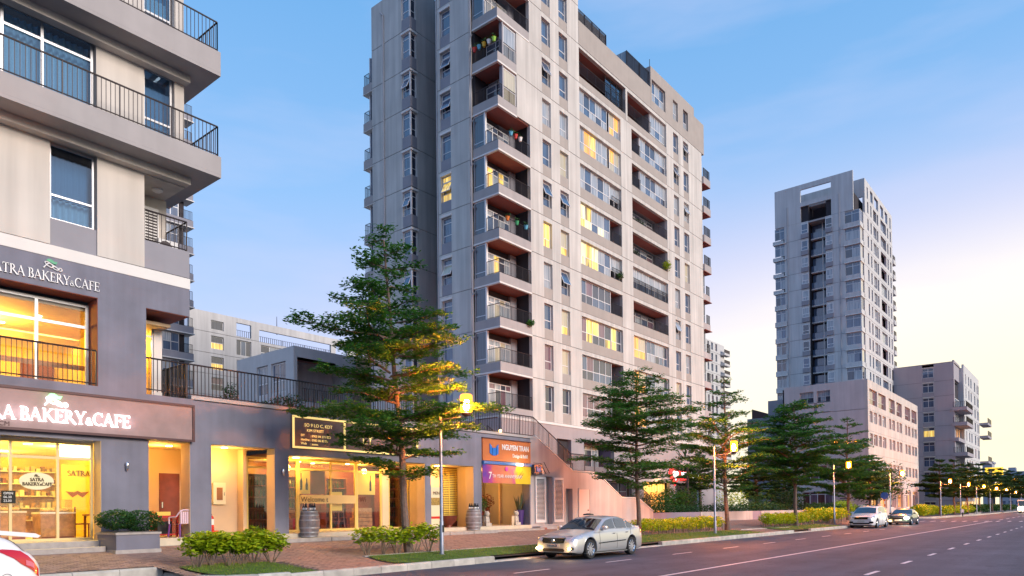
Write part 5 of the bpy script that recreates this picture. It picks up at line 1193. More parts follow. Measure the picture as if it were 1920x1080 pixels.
# ================================================================ FAR TOWER (with its lower block in front)
rf = random.Random(5)
CREAM_F = mat('far_cream_render', (.54, .54, .545), .85, noise=.05, scale=.3, streak=.14)
ft = thing('far_tower', 'tall far cream apartment tower rising behind the lower rose block on the right', 'apartment tower', (144, 33.2, .5))
FX, FY = 144.0, 33.2
def fz(k): return 27.95 + 3.3 * k
b = MB(); b.box(144.45, 34.3, .5, 147.5, 39.35, 60.9, DARKI); b.box(144.45, 42.65, .5, 147.5, 48.0, 60.9, DARKI); b.box(147.5, 34.3, .5, 170.5, 48, 60.9, DARKI); part(b, 'core', ft)
q = MB()    # top screen wall of the left face with its long opening
wall(q, 0, 14.6, 57.65, 65.1, [(5.0, 10.7, 61.6, 64.1), (5.0, 10.7, 57.6, 60.75)], .4, CREAM_F); part(q, 'screen_wall', ft, T(FX, 49.0, 0, LEFT))
q = MB(); q.box(145.2, 38.8, 60.75, 147, 44, 61.55, CREAM_F); q.box(149, 39.2, 60.75, 149.3, 43.2, 63.2, GREYW); part(q, 'roof_beam', ft)
q = MB(); wall(q, 147.6, 171.2, 61.0, 64.5, [(149.3, 150.2, 61.2, 63.4), (152, 154, 61.4, 63.6), (155.2, 158.6, 61.4, 63.6), (160.3, 163, 61.2, 63.5), (164.4, 166.8, 61.2, 63.5), (168.8, 169.9, 61.2, 63.5)], .4, CREAM_F, FY); q.box(147.6, FY + .4, 61.0, 148, 47, 64.5, CREAM_F); q.box(148, 47, 61, 171, 47.3, 64.5, CREAM_F); part(q, 'screen_wall', ft)
for k in range(-8, 9):
    z = fz(k); zt = z + 3.3
    # left face strips
    q = MB(); wall(q, 0.0, 15.6, z + .03, zt - .03, [(0, 1.7, z, zt), (5.0, 6.25, z + .9, zt - .45), (6.3, 9.5, z - .1, zt + .1), (9.52, 10.6, z + .9, zt - .45), (13.0, 15.6, z, zt)], .4, CREAM_F); q.box(1.8, .05, z - .03, 5, .1, z + .03, JOINT); q.box(10.7, .05, z - .03, 13, .1, z + .03, JOINT)
    part(q, 'wall_panel', ft, T(FX, 48.9, 0, LEFT))
    for u in (5.0, 9.5): window(ft, T(FX - .1, 48.9 - u, z + .95, LEFT), 1.25, 1.9, (), (.35,), rf.choice([PB, PB, PC, PD]), WHITE, .09)
    q = MB(); q.box(FX - .25, 42.6, z + .02, FX + .3, 43.95, z + .9, GREYW); q.box(FX - .25, 38.2, z + .02, FX + .3, 39.45, z + .9, GREYW); part(q, 'spandrel', ft)
    # recessed centre: dark balconies between posts
    q = MB(); q.box(FX + 1.6, 39.4, z - .1, FX + 2.5, 42.6, z + .12, CREAM_L); q.box(FX + 2.6, 39.4, z, FX + 2.7, 42.6, zt, DARKI); q.box(FX + 1.7, 40.35, z + .12, FX + 1.85, 40.5, zt - .1, CREAM_L); c_ = part(q, 'recess_balcony', ft)
    q = MB(); q.box(FX + 1.7, 40.5, z + .12, FX + 1.75, 42.6, z + 1.3, P_BLUE); q.box(FX + 2.4, 39.45, z + 1.5, FX + 2.45, 42.5, z + 2.9, P_BLUE); q.box(FX + 1.7, 39.45, z + .12, FX + 1.75, 40.35, z + 1.3, P_BLUE); part(q, 'glass_screen', c_)
    # corner glazing with slab bands, both ends
    for y0, y1, nm in ((33.2, 36.1, 'r'), (46.9, 49.2, 'l')):
        if nm == 'l' and k > 8: continue
        q = MB(); x_ = FX - .25 if nm == 'r' else FX - .2
        if nm == 'r': q.box(x_, y0 - .0, z + .03, FX + 2.6, y1, z + .85, CREAM_F)
        elif k < 5: q.box(x_, y0, z + .03, FX + 2.6, y1, z + .85, CREAM_F)
        else: q.box(FX, 47.4, z + .03, FX + 2.6, y1 + .3, z + .7, CREAM_F)
        e = part(q, 'corner_balcony', ft)
        q = MB(); q.box(x_ - .08, y0 - .08 if nm == 'r' else y0, z - .12, FX + 2.6, y1, z + .028, CREAM_L); part(q, 'drip_edge', e)
        window(e, T(FX + .1, y1 - .1, z + .86, LEFT), y1 - y0 - .25, 2.3, (.5,), (.72,), [rf.choice([PB, PC, PD]), PB, rf.choice([PB, PC]), PB], ALU, .09)
        if nm == 'r': window(e, T(FX + .2, 33.3, z + .86), 1.6, 2.3, (), (), rf.choice([PD, PC, PW]), WHITE, .1)
    # front face
    cols = [(149.4, 150.4), (151.9, 152.9), (154.2, 156.8), (157.2, 158.4), (160.4, 165.3), (166.3, 167.4), (168.9, 170.0)]
    q = MB(); wall(q, 146.3, 171.2, z + .03, zt - .03, [(a, c, z + .7, zt - .35) for a, c in cols], .4, CREAM_F, FY); q.box(146.3, FY + .05, z - .03, 171.2, FY + .1, z + .03, JOINT); part(q, 'wall_panel', ft)
    for i, (a, c) in enumerate(cols):
        if i == 4 and k % 3 != 2: window(ft, T(a, FY + .8, z + .7), c - a, 2.2, (.3, .6), (), [PD, PD, PM], DARKI, .1)
        else: window(ft, T(a, FY + .28, z + .7), c - a, 2.22, (.5,) if c - a > 1.5 else (), (.4,), rf.choice([PD, PD, PB, PC]) if i != 2 else rf.choice([[PC, PB], [PC, PC], [PD, PC]]), WHITE if i == 2 else ALU, .1)
    if k <= 8:
        q = MB(); q.box(171.2, 33.0, z - .1, 173.6, 36, z + .8, CREAM_F); e = part(q, 'end_balcony', ft); q = MB(); q.box(171.3, 33.1, z + .8, 173.4, 33.2, z + 1.8, RAIL); part(q, 'railing', e)
q = MB()
for y in (46.6, 36.9): q.tube((FX - .08, y, 10), (FX - .08, y, 61.3), .09, .09, 6, PIPE)
part(q, 'rain_pipe', ft, kind='stuff')
q = MB(); wall(q, 147.6, 171.2, 57.68, 60.98, [(a, c, 58.4, 60.6) for a, c in cols], .4, CREAM_F, FY); q.box(144.1, 34.4, 57.3, 147.6, 48.8, 57.62, SLAB); part(q, 'wall_panel', ft)
for i, (a, c) in enumerate(cols): window(ft, T(a, FY + .28, 58.4), c - a, 2.22, (.5,) if c - a > 1.5 else (), (.4,), [PB, PC, PD, PD, PB, PC, PD][i], ALU, .1)

PALEM = mat('pale_mauve_render', (.56, .515, .505), .85, noise=.06, scale=.5, streak=.10)
pb = thing('rose_block', 'lower rose rendered office block standing in front of the far tower', 'office building', (118, 26.6, .5))
PX, PY = 118.0, 26.6
q = MB(); q.box(118.5, 27.1, .3, 157, 39.5, 20.9, DARKI); part(q, 'core', pb)
def pu(y): return 39.1 - y
ops = [(pu(36.6), pu(34.5), 18.3, 20.05), (pu(34.0), pu(32.0), 18.3, 20.05), (pu(36.6), pu(32.0), 16.7, 18.2), (pu(36.5), pu(31.4), 5.75, 8.25), (pu(36.5), pu(31.9), 1.1, 4.1)]
q = MB(); wall(q, 0, 12.048, .2, 16.57, ops, .45, PALEM); part(q, 'lower_wall', pb, T(PX, 39.1, 0, LEFT))
q = MB(); wall(q, 0, 12.048, 16.63, 21.15, ops, .45, PALEM); part(q, 'upper_wall', pb, T(PX, 39.1, 0, LEFT))
q = MB(); q.box(PX + .1, 32.0, 16.7, PX + .4, 36.6, 18.2, GREYW); part(q, 'spandrel', pb)
window(pb, T(PX + .3, 36.6, 18.3, LEFT), 2.1, 1.75, (.5,), (.5,), [PD, PC, PD, PC], ALU, .1); window(pb, T(PX + .3, 34.0, 18.3, LEFT), 2.0, 1.75, (.28, .62), (.5,), [PD, PC, PC, PC], ALU, .1)
window(pb, T(PX + .25, 36.5, 5.75, LEFT), 5.1, 2.5, (.25, .5, .75), (.35,), [PD, PM, PM, PW], WHITE, .1)
RDK = pane_mat('pane_dark_red', (.05, .006, .006), (.12, .02, .015), gloss=.3)
window(pb, T(PX + .25, 36.5, 1.1, LEFT), 4.6, 3.0, (.25, .5, .75), (.86,), [RDK, RDK, PM, RDK], WHITE, .1)
q = MB(); q.box(PX - .06, 29.3, 1.1, PX - .002, 31.6, 4.6, mat('notice_panel', (.55, .42, .42), .6)); e = part(q, 'notice_panel', pb)
q = MB()
for i in range(6):
    q.box(PX - .08, 29.5, 1.25 + i * .32, PX - .062, 31.4 - (i % 3) * .3, 1.42 + i * .32, mat('notice_print', (.12, .10, .12), .6))
part(q, 'printed_lines', e, kind='stuff')
bays = [(119.1, 124.0), (124.9, 130.1), (132.3, 136.9), (138.2, 142.6), (145.3, 150), (151.3, 156.1)]
for zz0, zz1, hh in ((16.6, 21.15, 17.45), (13.35, 16.57, 14.65), (9.8, 13.32, 11.2), (6.3, 9.77, 7.0), (.2, 6.27, 1.4)):
    op = []
    for a, c in bays:
        w3 = (c - a)
        if zz0 > 16: op.append((a, c, hh, 19.85))
        elif zz0 > 6.1: op += [(a, a + w3 * .37, hh, hh + 1.75), (a + w3 * .52, c - .05, hh, hh + 1.75)]
        else: op.append((a, c - .4, hh, hh + 3.0))
    q = MB(); wall(q, PX, 157.3, zz0, zz1, op, .45, CREAM if zz0 > 6.1 else PALEM, PY); part(q, 'front_wall', pb)
    for a, c, z0, z1 in op:
        if zz0 > 16:
            window(pb, T(a, PY + .3, z0), c - a, z1 - z0, (), (.42,), [RDK, P_MAUV], ALU, .12)
        elif zz0 > 6.1: window(pb, T(a, PY + .3, z0), c - a, z1 - z0, (.5,), (.75,), rf.choice([RDK, PC, PD, PM]), WHITE, .14)
        else: window(pb, T(a, PY + .3, z0), c - a, z1 - z0, (.33, .66), (.8,), rf.choice([[PO, RDK], [PD, PO, PM], [PL, PM, RDK]]), WHITE, .14)
q = MB(); q.box(PX + .46, 38.7, .2, 157, 39.1, 21.1, PALEM); q.box(PX + .5, 27.1, 20.9, 157, 39, 21.0, SLAB); part(q, 'rear_wall', pb)
# low grey annexe left of it
an = thing('grey_annexe', 'small grey annexe with a dark sloping roof left of the rose block', 'annexe', (128, 44, .5))
q = MB(); q.box(128, 41.2, .3, 140, 45.3, 20.8, GREYW); q.box(127.9, 41.1, 20.8, 140, 41.4, 21.6, GREYW); part(q, 'wall', an)
q = MB(); q.box(129, 45.32, .3, 138, 49.5, 18.0, GREYW); part(q, 'lower_wall', an); q = MB(); q.prism([(45.4, 18.0), (49, 18.0), (49, 19.9), (45.4, 18.6)], 'x', 130, 137, MAROON); part(q, 'sloping_roof', an)
window(an, T(128.9, 49, 14.5, LEFT), 3.2, 2.2, (.33, .66), (), [PC, PD], WHITE, .15)
# ================================================================ RIGHT APARTMENT BLOCK
rb = thing('end_apartment_block', 'grey and cream apartment block with stacked corner balconies far right', 'apartment building', (170, 22, .5))
q = MB(); q.box(170.5, 23, .3, 205, 45, 30.6, DARKI); part(q, 'core', rb)
GL = mat('lavender_grey_render', (.34, .32, .36), .85, noise=.05, scale=.3, streak=.05)
for k in range(-1, 9):
    z = 2.3 + 3.1 * k + .4; zt = z + 3.1 if k < 8 else 31.2
    q = MB(); wall(q, 0, 27.9, z + .03, zt - .03, [(22.2, 24.35, z, zt)], .4, GL); q.box(0, .06, z - .03, 27.8, .1, z + .03, JOINT); part(q, 'wall_panel', rb, T(170, 50, 0, LEFT))
    q = MB(); q.box(170.05, 25.66, z + .03, 170.5, 27.79, z + .9, GREYW); q.box(170.0, 25.6, z + 2.95, 170.5, 27.8, z + 3.08, CREAM_L); part(q, 'spandrel', rb)
    window(rb, T(170.2, 27.79, z + .9, LEFT), 2.1, 2.0, (.5,), (.7,), [PB, PD, PB, PD] if k != 4 else [PL, PW, PL, PD], ALU, .1)
    fc = [(182, 183), (186.4, 187.8), (190, 191.7), (196.2, 198), (201, 202.5), (203.4, 204.5)]
    q = MB(); wall(q, 179.5, 205, z + .03, min(zt, 32.0) - .03 if k < 8 else 32.0, [(a, c, z + .7, z + 2.8) for a, c in fc], .4, CREAM_F, 21.5); q.box(179.5, 21.56, z - .03, 205, 21.6, z + .03, JOINT); part(q, 'front_wall', rb)
    for a, c in fc: window(rb, T(a, 21.8, z + .7), c - a, 2.1, (), (.4,), rf.choice([PD, PD, PB, PM]), ALU, .1)
    q = MB(); q.box(170.4, 22.1, z, 171, 22.5, zt, GL); q.box(179.1, 21.52, z, 179.5, 24, zt, CREAM_F); q.box(170.6, 22.6, z + .1, 179.2, 22.7, z + 2.9, DARKI); part(q, 'corner_wall', rb)
    if k < 7:
        q = MB(); q.box(170.6 - .8, 19.9 if k not in (4,) else 21.4, z - .2, 179.4, 22.55, z + .5, GL); e = part(q, 'corner_balcony', rb)
        if k != 4:
            q = MB(); railing(q, (170, 20.0), (179.3, 20.0), z + .5, z + 1.6, sp=.3, r=.05); railing(q, (170, 20.0), (170, 22.3), z + .5, z + 1.6, sp=.3, r=.05); part(q, 'railing', e, kind='stuff')
        window(e, T(171, 22.3, z + .5), 7.5, 2.3, (.2, .4, .6, .8), (), [[PO, RDK], [PB, PC], [PB, PD], [PD, PB]][k % 4], WHITE, .12)
    if k in (2, 3, 5, 6):
        q = MB(); q.box(205, 19.8, z - .2, 213, 21.6, z + .3, GL); e = part(q, 'end_balcony', rb); q = MB(); q.box(206, 19.85, z + .3, 213, 19.95, z + 1.5, RAIL); part(q, 'railing', e)
q = MB(); q.box(170, 22.1, 31.2, 205, 50, 31.3, SLAB); q.box(172, 22.3, 28, 180, 22.6, 31.9, GL); part(q, 'roof', rb)
q = MB(); q.box(205, 24, .3, 214, 40, 27, CREAM_F); part(q, 'end_wall', rb)
# ================================================================ BUILDINGS BEHIND
hb = thing('pale_slab_block', 'long pale apartment block with roof screen and lit windows behind the terrace', 'apartment building', (52, 103, .5))
q = MB()
WS = []
top = 32.1
wins = [(54.4, 56.2), (59, 61.5)]
for k in range(-5, 5):
    z = 19.6 + 3.15 * (k - 0); zt = z + 3.15
    if z < 0: continue
    last = k == 3
    if k > 3: continue
    ops = [(54.2, 56.2, z + .7, z + 2.7), (58.3, 60.8, z + .4, z + 2.8), (62.5, 69, z + .7, z + 2.7), (72, 75, z + .7, z + 2.7)]
    if last: ops = [(54.2, 56.2, z + .5, z + 1.9), (58.3, 60.8, z + .2, z + 2.3), (62.2, 76, z - .3, z + 1.9), (77, 79.5, z, z + 1.9), (82, 84, z, z + 1.5)]
    q = MB(); wall(q, 50.8, 86, z + .03, zt - .03 if not last else top, ops, .4, CREAM_F, 103); q.box(50.8, 103.08, z - .03, 86, 103.15, z + .03, JOINT)
    if last: q.box(51.2, 104, z - 3, 60, 112, z + .1, SLAB)
    part(q, 'wall_panel', hb)
    if not last:
        window(hb, T(54.2, 103.2, z + .7), 2.0, 2.0, (), (.5,), [PL, PD] if k in (1, 2, -1) else [PD, PM], ALU, .1); window(hb, T(58.3, 103.2, z + .4), 2.5, 2.4, (.33, .66), (), [PD, PB], ALU, .1); window(hb, T(62.5, 103.2, z + .7), 6.5, 2.0, (.25, .5, .75), (.4,), [PB, PD, PB, PC], WHITE, .12); window(hb, T(72, 103.2, z + .7), 3, 2.0, (.5,), (), [PD, PB], ALU, .1)
    else:
        window(hb, T(54.2, 103.2, z + .5), 2.0, 1.4, (), (), PD, ALU, .1); q = MB(); railing(q, (62.2, 103.2), (76, 103.2), z - .3, z + .9, sp=.35, r=.04); railing(q, (58.3, 103.2), (60.8, 103.2), z + .2, z + 1.2, sp=.35, r=.04); part(q, 'roof_railing', hb, kind='stuff')
q = MB(); q.box(50.8, 103.5, .3, 51.2, 120, 28.8, CREAM_F); q.box(51.2, 104.5, .3, 86, 105, 28.5, DARKI); q.box(62, 109, 28, 78, 109.3, 30.2, CREAM_F); part(q, 'core', hb)
q = MB(); q.tube((66, 104, 31), (66, 104, 34), .08, .04, 5, RAIL); part(q, 'aerial', hb)
rt = thing('rear_apartment_tower', 'pale apartment tower with blue curtained bays glimpsed behind the corner of the left block', 'apartment tower', (40, 85, .5))
q = MB(); q.box(25, 85.4, .3, 41.5, 100, 60, CREAM_F); part(q, 'core', rt)
for k in range(0, 18):
    z = .8 + 3.25 * k
    q = MB(); q.box(25, 85, z + .03, 38.6, 85.4, z + 3.2, CREAM_F); part(q, 'wall_panel', rt)
    q = MB(); q.box(38.6, 84.6, z, 42.3, 86.5, z + .8, GREYW); e = part(q, 'corner_balcony', rt); q = MB(); q.box(38.5, 84.5, z - .12, 42.4, 86.5, z - .002, CREAM_L); part(q, 'drip_edge', e)
    window(e, T(38.65, 84.9, z + .82), 2.0, 2.25, (.5,), (.5,), [PB, PC, PB, PB], ALU, .1); q = MB(); railing(q, (40.8, 84.7), (42.2, 84.7), z + .8, z + 1.9, sp=.15, r=.03); q.box(40.7, 85.38, z + .8, 41.52, 85.5, z + 3.1, DARKI); part(q, 'railing', e, kind='stuff')
HGREY = mat('house_grey_render', (.56, .55, .55), .85, noise=.05, scale=.8, streak=.05)
hs = thing('roof_house', 'grey stepped house with a roof balcony behind the terrace planting', 'house', (40.5, 61, 5))
q = MB(); wall(q, 0, 10.198, 4, 18.15, [(3.9, 6.0, 13.8, 16.85), (6.6, 9.2, 13.8, 16.85)], .4, HGREY); part(q, 'side_wall', hs, T(40.5, 71.5, 0, LEFT))
q = MB(); wall(q, 40.5, 48.1, 4, 18.15, [(40.9, 48.1, 12.6, 16.9)], .4, HGREY, 60.9); q.box(41, 64.5, 4, 48.1, 64.9, 18, CREAM_F); q.box(47.7, 61.3, 4, 48.1, 71, 18.1, CREAM_F); q.box(40.9, 61.3, 17.7, 47.7, 71, 17.9, SLAB); q.box(40.9, 60.9, 16.9, 45.5, 62, 17.1, SOFFIT); part(q, 'front_wall', hs)
q = MB(); q.box(40.9, 60.0, 12.0, 48.1, 64.5, 12.6, HGREY); part(q, 'balcony', hs); q = MB(); railing(q, (40.9, 60.1), (48.1, 60.1), 12.6, 13.9, sp=.25, r=.025); part(q, 'railing', hs, kind='stuff')
window(hs, T(40.7, 67.6, 13.8, LEFT), 2.1, 3.0, (.5,), (.4,), [PB, PC], WHITE, .1); window(hs, T(40.7, 64.9, 13.8, LEFT), 2.6, 3.0, (.5,), (.4,), [PC, PB], WHITE, .1)
q = MB(); wall(q, 40.5, 52, 4, 11.9, [(43, 46, 6.5, 9.5), (47, 51, 6.5, 9.5)], .4, MAUVE, 59.5); q.box(40.5, 59.9, 4, 41, 61, 11.9, MAUVE); part(q, 'lower_wall', hs)
window(hs, T(43, 59.7, 6.5), 3, 3, (.5,), (.7,), PM, WHITE, .1); window(hs, T(47, 59.7, 6.5), 4, 3, (.33, .66), (.7,), PM, WHITE, .1)
bh = MB(); bh.box(48.3, 62, 3, 56, 75, 18.6, TAN); bh = solo(bh, 'beige_house', 'plain beige house wall between the stepped house and the tower', 'house', (52, 62, 3))
window(bh, T(49, 61.9, 10.5), 2.4, 2.2, (.5,), (), [PD, PO], RAIL, .1)
r2 = thing('hazy_rear_tower', 'narrow far apartment tower just right of the main tower', 'apartment tower', (205, 90, .5))
q = MB(); q.box(200, 90.5, .3, 216, 110, 53, CREAM_F); part(q, 'core', r2)
for k in range(3, 16):
    z = .8 + 3.25 * k
    q = MB(); wall(q, 200, 216, z + .04, z + 3.2, [(203.5, 204.6, z + .6, z + 2.8), (206.2, 207.6, z + .6, z + 2.8), (209.3, 210.6, z + .6, z + 2.8)], .5, CREAM_F, 90); part(q, 'wall_panel', r2)
    for x, w_ in ((203.5, 1.1), (206.2, 1.4), (209.3, 1.3)): window(r2, T(x, 90.3, z + .6), w_, 2.2, (), (.4,), rf.choice([PD, PB, RDK]), ALU, .15)
    q = MB(); q.box(213, 88.6, z - .2, 217.5, 90, z + .5, CREAM_F); e = part(q, 'balcony', r2); q = MB(); q.box(213.2, 88.7, z + .5, 217.4, 88.8, z + 1.6, RAIL); part(q, 'railing', e)
# horizon buildings
FARB = mat('distant_wall', (.30, .32, .38), .9)
o1 = thing('distant_roof_tower', 'small square water tower block beyond the end of the street', 'tower', (420, 41, .3))
q = MB(); q.box(420, 39.2, .3, 432, 43.2, 22.3, FARB); part(q, 'shaft', o1); q = MB(); q.box(419, 38.6, 22.3, 433, 43.8, 23.2, FARB); part(q, 'cap', o1)
o2 = thing('distant_office_block', 'long low bluish office block on the horizon at the far right', 'office building', (420, 28, .3))
q = MB(); q.box(420, 8, .3, 450, 36.5, 17.9, FARB); q.box(424, 30, 17.9, 430, 33, 20, FARB); q.box(424, 20, 17.9, 436, 25, 20.5, FARB); part(q, 'body', o2)
for k in range(5):
    for i in range(9): window(o2, T(419.9, 36 - i * 3, 2 + k * 3.2, LEFT), 2.2, 1.8, (), (), P_BLUE, FARB, .15)
o3 = MB(); o3.box(480, 60, .3, 500, 110, 20, FARB); solo(o3, 'distant_block', 'hazy low block behind the far right street trees', 'building', (480, 60, .3))
# ================================================================ PLANTS
TREE_L = leaf_mat('tree_leaf', (.02, .085, .014), (.05, .18, .026), (.12, .28, .04), .45)
TREE_D = leaf_mat('dark_tree_leaf', (.02, .06, .014), (.045, .11, .025), (.095, .18, .035), .25)
SHR = leaf_mat('yellow_green_leaf', (.09, .22, .008), (.32, .44, .012), (.58, .58, .02), .3)
HED = leaf_mat('clipped_hedge_leaf', (.010, .04, .010), (.022, .085, .016), (.05, .14, .025), .25)
YEL = leaf_mat('golden_leaf', (.22, .30, .008), (.42, .50, .012), (.60, .62, .02), .3)
BARK = mat('grey_brown_bark', (.13, .095, .08), .9, noise=.25, scale=9, bump=.4, bscale=30)
STEM = mat('shrub_stem', (.16, .12, .085), .9, noise=.2, scale=12)
rt_ = random.Random(11)
def leaf(mb, p, s, mt, rnd, tone, flat=.5, asp=.42):
    a = rnd.uniform(0, 6.283); u = Vector((math.cos(a), math.sin(a), rnd.gauss(0, flat * .6))).normalized()
    v = u.cross(Vector((rnd.gauss(0, flat), rnd.gauss(0, flat), 1))).normalized()
    u *= s * .5; v *= s * asp * .5
    mb.face([p - u, p - u * .1 + v, p + u, p - u * .1 - v], mt); mb.tone.append(min(1, max(0, tone)))
def tiered_tree(label, x, y, z0, h, tiers, seed, ls=.13, dens=1., mt=None, group='street trees in the kerbside verge', lean=(0, 0), tr=.10, up=.18):
    mt = mt or TREE_L; rnd = random.Random(seed)
    t = thing('street_tree', label, 'tree', (x, y, z0), group=group); M = WM[t]
    c = MB(); n = 12; axis = lambda z: Vector((lean[0] * (z / h) + .06 * math.sin(z * 1.3 + seed), lean[1] * (z / h) + .06 * math.cos(z * 1.1 + seed), z))
    zs_ = [h * i / n for i in range(n + 1)]
    c.path([axis(z) for z in zs_], [tr * (1.25 if i == 0 else 1) * (1 - .9 * i / n) + .012 for i in range(n + 1)], 9, BARK); part(c, 'trunk', t, M, smooth=True)
    br = MB(); cr = MB(); cr.tone = []
    for z, r, nb in tiers:
        a0 = rnd.uniform(0, 6.28)
        for i in range(nb):
            a = a0 + 6.283 * i / nb + rnd.uniform(-.35, .35); rr = r * rnd.uniform(.62, 1.08); d = Vector((math.cos(a), math.sin(a), 0)); sd = Vector((-d.y, d.x, 0))
            bz = z + rnd.uniform(-.22, .22); b0 = axis(max(.3, bz - rr * .10)); pts = []
            for k in range(6):
                f = k / 5; pts.append(b0 + d * rr * f + sd * .12 * rr * math.sin(f * 3 + a) + Vector((0, 0, rr * (up * f * (1.6 - f)) + .05 * math.sin(f * 7 + i))))
            br.path(pts, [max(.006, .035 * (1 - k / 5.5) * (r / 3 + .3)) for k in range(6)], 5, BARK)
            tone0 = .5 + .35 * mnoise.noise((a * 2, z * 1.7, seed))
            nt = max(4, int(rr * 7))
            for j in range(nt):
                f = .16 + .84 * (j + rnd.random()) / nt; k = min(4, int(f * 5)); p = pts[k].lerp(pts[k + 1], f * 5 - k)
                wl = rr * .36 * (1 - .55 * f) * rnd.uniform(.5, 1.15) + .12
                for s in (-1, 1):
                    q = p + (sd * s * .85 + d * .5).normalized() * wl + Vector((0, 0, rnd.uniform(-.02, .12)))
                    if rnd.random() < .5: br.tube(p, q, .008, .003, 3, BARK, cap=False)
                    m_ = max(4, int(wl / ls * 6.6 * dens))
                    tn = tone0 + rnd.gauss(0, .10)
                    for _ in range(m_):
                        g = rnd.random() ** .7; w_ = p.lerp(q, g) + Vector((rnd.gauss(0, .07), rnd.gauss(0, .07), rnd.gauss(.02, .045)))
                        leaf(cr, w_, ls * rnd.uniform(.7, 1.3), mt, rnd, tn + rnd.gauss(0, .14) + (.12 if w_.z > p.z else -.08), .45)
    part(br, 'branches', t, M, kind='stuff'); part(cr, 'crown', t, M, kind='stuff'); return t
def auto_tiers(zb, zt, rmax, n, peak=.35):
    out = []
    for i in range(n):
        f = i / (n - 1); w = (f / peak) ** .6 * .45 + .55 if f < peak else max(.16, 1 - ((f - peak) / (1 - peak)) ** 1.1 * .86)
        out.append((zb + (zt - zb) * f, rmax * w, 6 if f < .6 else 5))
    return out
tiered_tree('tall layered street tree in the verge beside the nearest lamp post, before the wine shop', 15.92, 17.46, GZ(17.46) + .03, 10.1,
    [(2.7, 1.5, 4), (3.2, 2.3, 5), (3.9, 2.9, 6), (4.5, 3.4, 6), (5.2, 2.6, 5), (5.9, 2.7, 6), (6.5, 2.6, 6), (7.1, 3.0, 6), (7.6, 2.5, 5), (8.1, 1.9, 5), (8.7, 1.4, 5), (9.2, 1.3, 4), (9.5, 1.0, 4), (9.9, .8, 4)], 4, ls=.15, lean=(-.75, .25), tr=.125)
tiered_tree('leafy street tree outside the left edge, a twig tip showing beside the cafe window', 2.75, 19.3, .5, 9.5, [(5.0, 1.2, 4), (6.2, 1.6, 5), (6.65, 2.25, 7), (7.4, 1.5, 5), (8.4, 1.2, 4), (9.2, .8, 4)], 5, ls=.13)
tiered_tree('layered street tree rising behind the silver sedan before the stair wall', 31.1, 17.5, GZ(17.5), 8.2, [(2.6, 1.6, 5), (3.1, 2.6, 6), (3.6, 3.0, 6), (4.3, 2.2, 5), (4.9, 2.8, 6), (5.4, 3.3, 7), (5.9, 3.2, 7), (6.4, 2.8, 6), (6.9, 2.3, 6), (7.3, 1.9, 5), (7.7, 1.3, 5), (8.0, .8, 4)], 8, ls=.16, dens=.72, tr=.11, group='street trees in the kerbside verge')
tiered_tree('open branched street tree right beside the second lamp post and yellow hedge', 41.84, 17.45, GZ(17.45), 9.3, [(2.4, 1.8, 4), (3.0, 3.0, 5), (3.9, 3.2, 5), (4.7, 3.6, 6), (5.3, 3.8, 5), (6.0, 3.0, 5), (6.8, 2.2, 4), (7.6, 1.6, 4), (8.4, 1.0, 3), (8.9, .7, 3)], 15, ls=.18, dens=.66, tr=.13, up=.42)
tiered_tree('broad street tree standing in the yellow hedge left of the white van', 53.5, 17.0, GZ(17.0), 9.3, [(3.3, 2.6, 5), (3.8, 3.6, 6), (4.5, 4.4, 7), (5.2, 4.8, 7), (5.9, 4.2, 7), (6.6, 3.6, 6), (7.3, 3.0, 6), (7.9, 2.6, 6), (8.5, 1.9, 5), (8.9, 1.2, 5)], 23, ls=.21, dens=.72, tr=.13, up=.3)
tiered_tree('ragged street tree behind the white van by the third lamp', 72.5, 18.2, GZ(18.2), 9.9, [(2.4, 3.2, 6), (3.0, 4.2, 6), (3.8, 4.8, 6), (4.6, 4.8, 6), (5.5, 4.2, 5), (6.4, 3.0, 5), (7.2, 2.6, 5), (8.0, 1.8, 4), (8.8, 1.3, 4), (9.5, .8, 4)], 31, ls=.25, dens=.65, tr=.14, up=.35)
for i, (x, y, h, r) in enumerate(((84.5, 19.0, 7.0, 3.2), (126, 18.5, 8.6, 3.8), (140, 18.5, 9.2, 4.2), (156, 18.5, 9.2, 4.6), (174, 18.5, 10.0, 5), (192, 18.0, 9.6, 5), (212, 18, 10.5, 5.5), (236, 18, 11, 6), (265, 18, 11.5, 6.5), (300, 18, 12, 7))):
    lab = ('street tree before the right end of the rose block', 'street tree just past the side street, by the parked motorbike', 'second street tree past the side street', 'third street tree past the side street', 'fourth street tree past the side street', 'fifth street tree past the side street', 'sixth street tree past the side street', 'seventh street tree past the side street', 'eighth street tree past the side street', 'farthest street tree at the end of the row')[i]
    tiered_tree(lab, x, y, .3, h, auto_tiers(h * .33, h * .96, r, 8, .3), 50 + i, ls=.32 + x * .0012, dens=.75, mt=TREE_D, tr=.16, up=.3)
tiered_tree('tall garden tree with a reddish trunk behind the low rose garden wall', 68.5, 25.5, 1.2, 6.6, auto_tiers(1.6, 6.2, 3.6, 9, .3), 71, ls=.24, mt=TREE_D, tr=.2, group='garden trees behind the low wall')
tiered_tree('slim garden tree between the shop heart sign and the second lamp', 58.0, 26.5, 1.2, 5.6, auto_tiers(2.2, 5.2, 2.6, 7, .3), 72, ls=.22, mt=TREE_D, tr=.13, group='garden trees behind the low wall')
tiered_tree('low garden tree left of the rose block behind the wall', 78, 26, 1.2, 5.0, auto_tiers(1.0, 4.6, 3.2, 7, .3), 73, ls=.26, mt=TREE_D, tr=.16, group='garden trees behind the low wall')

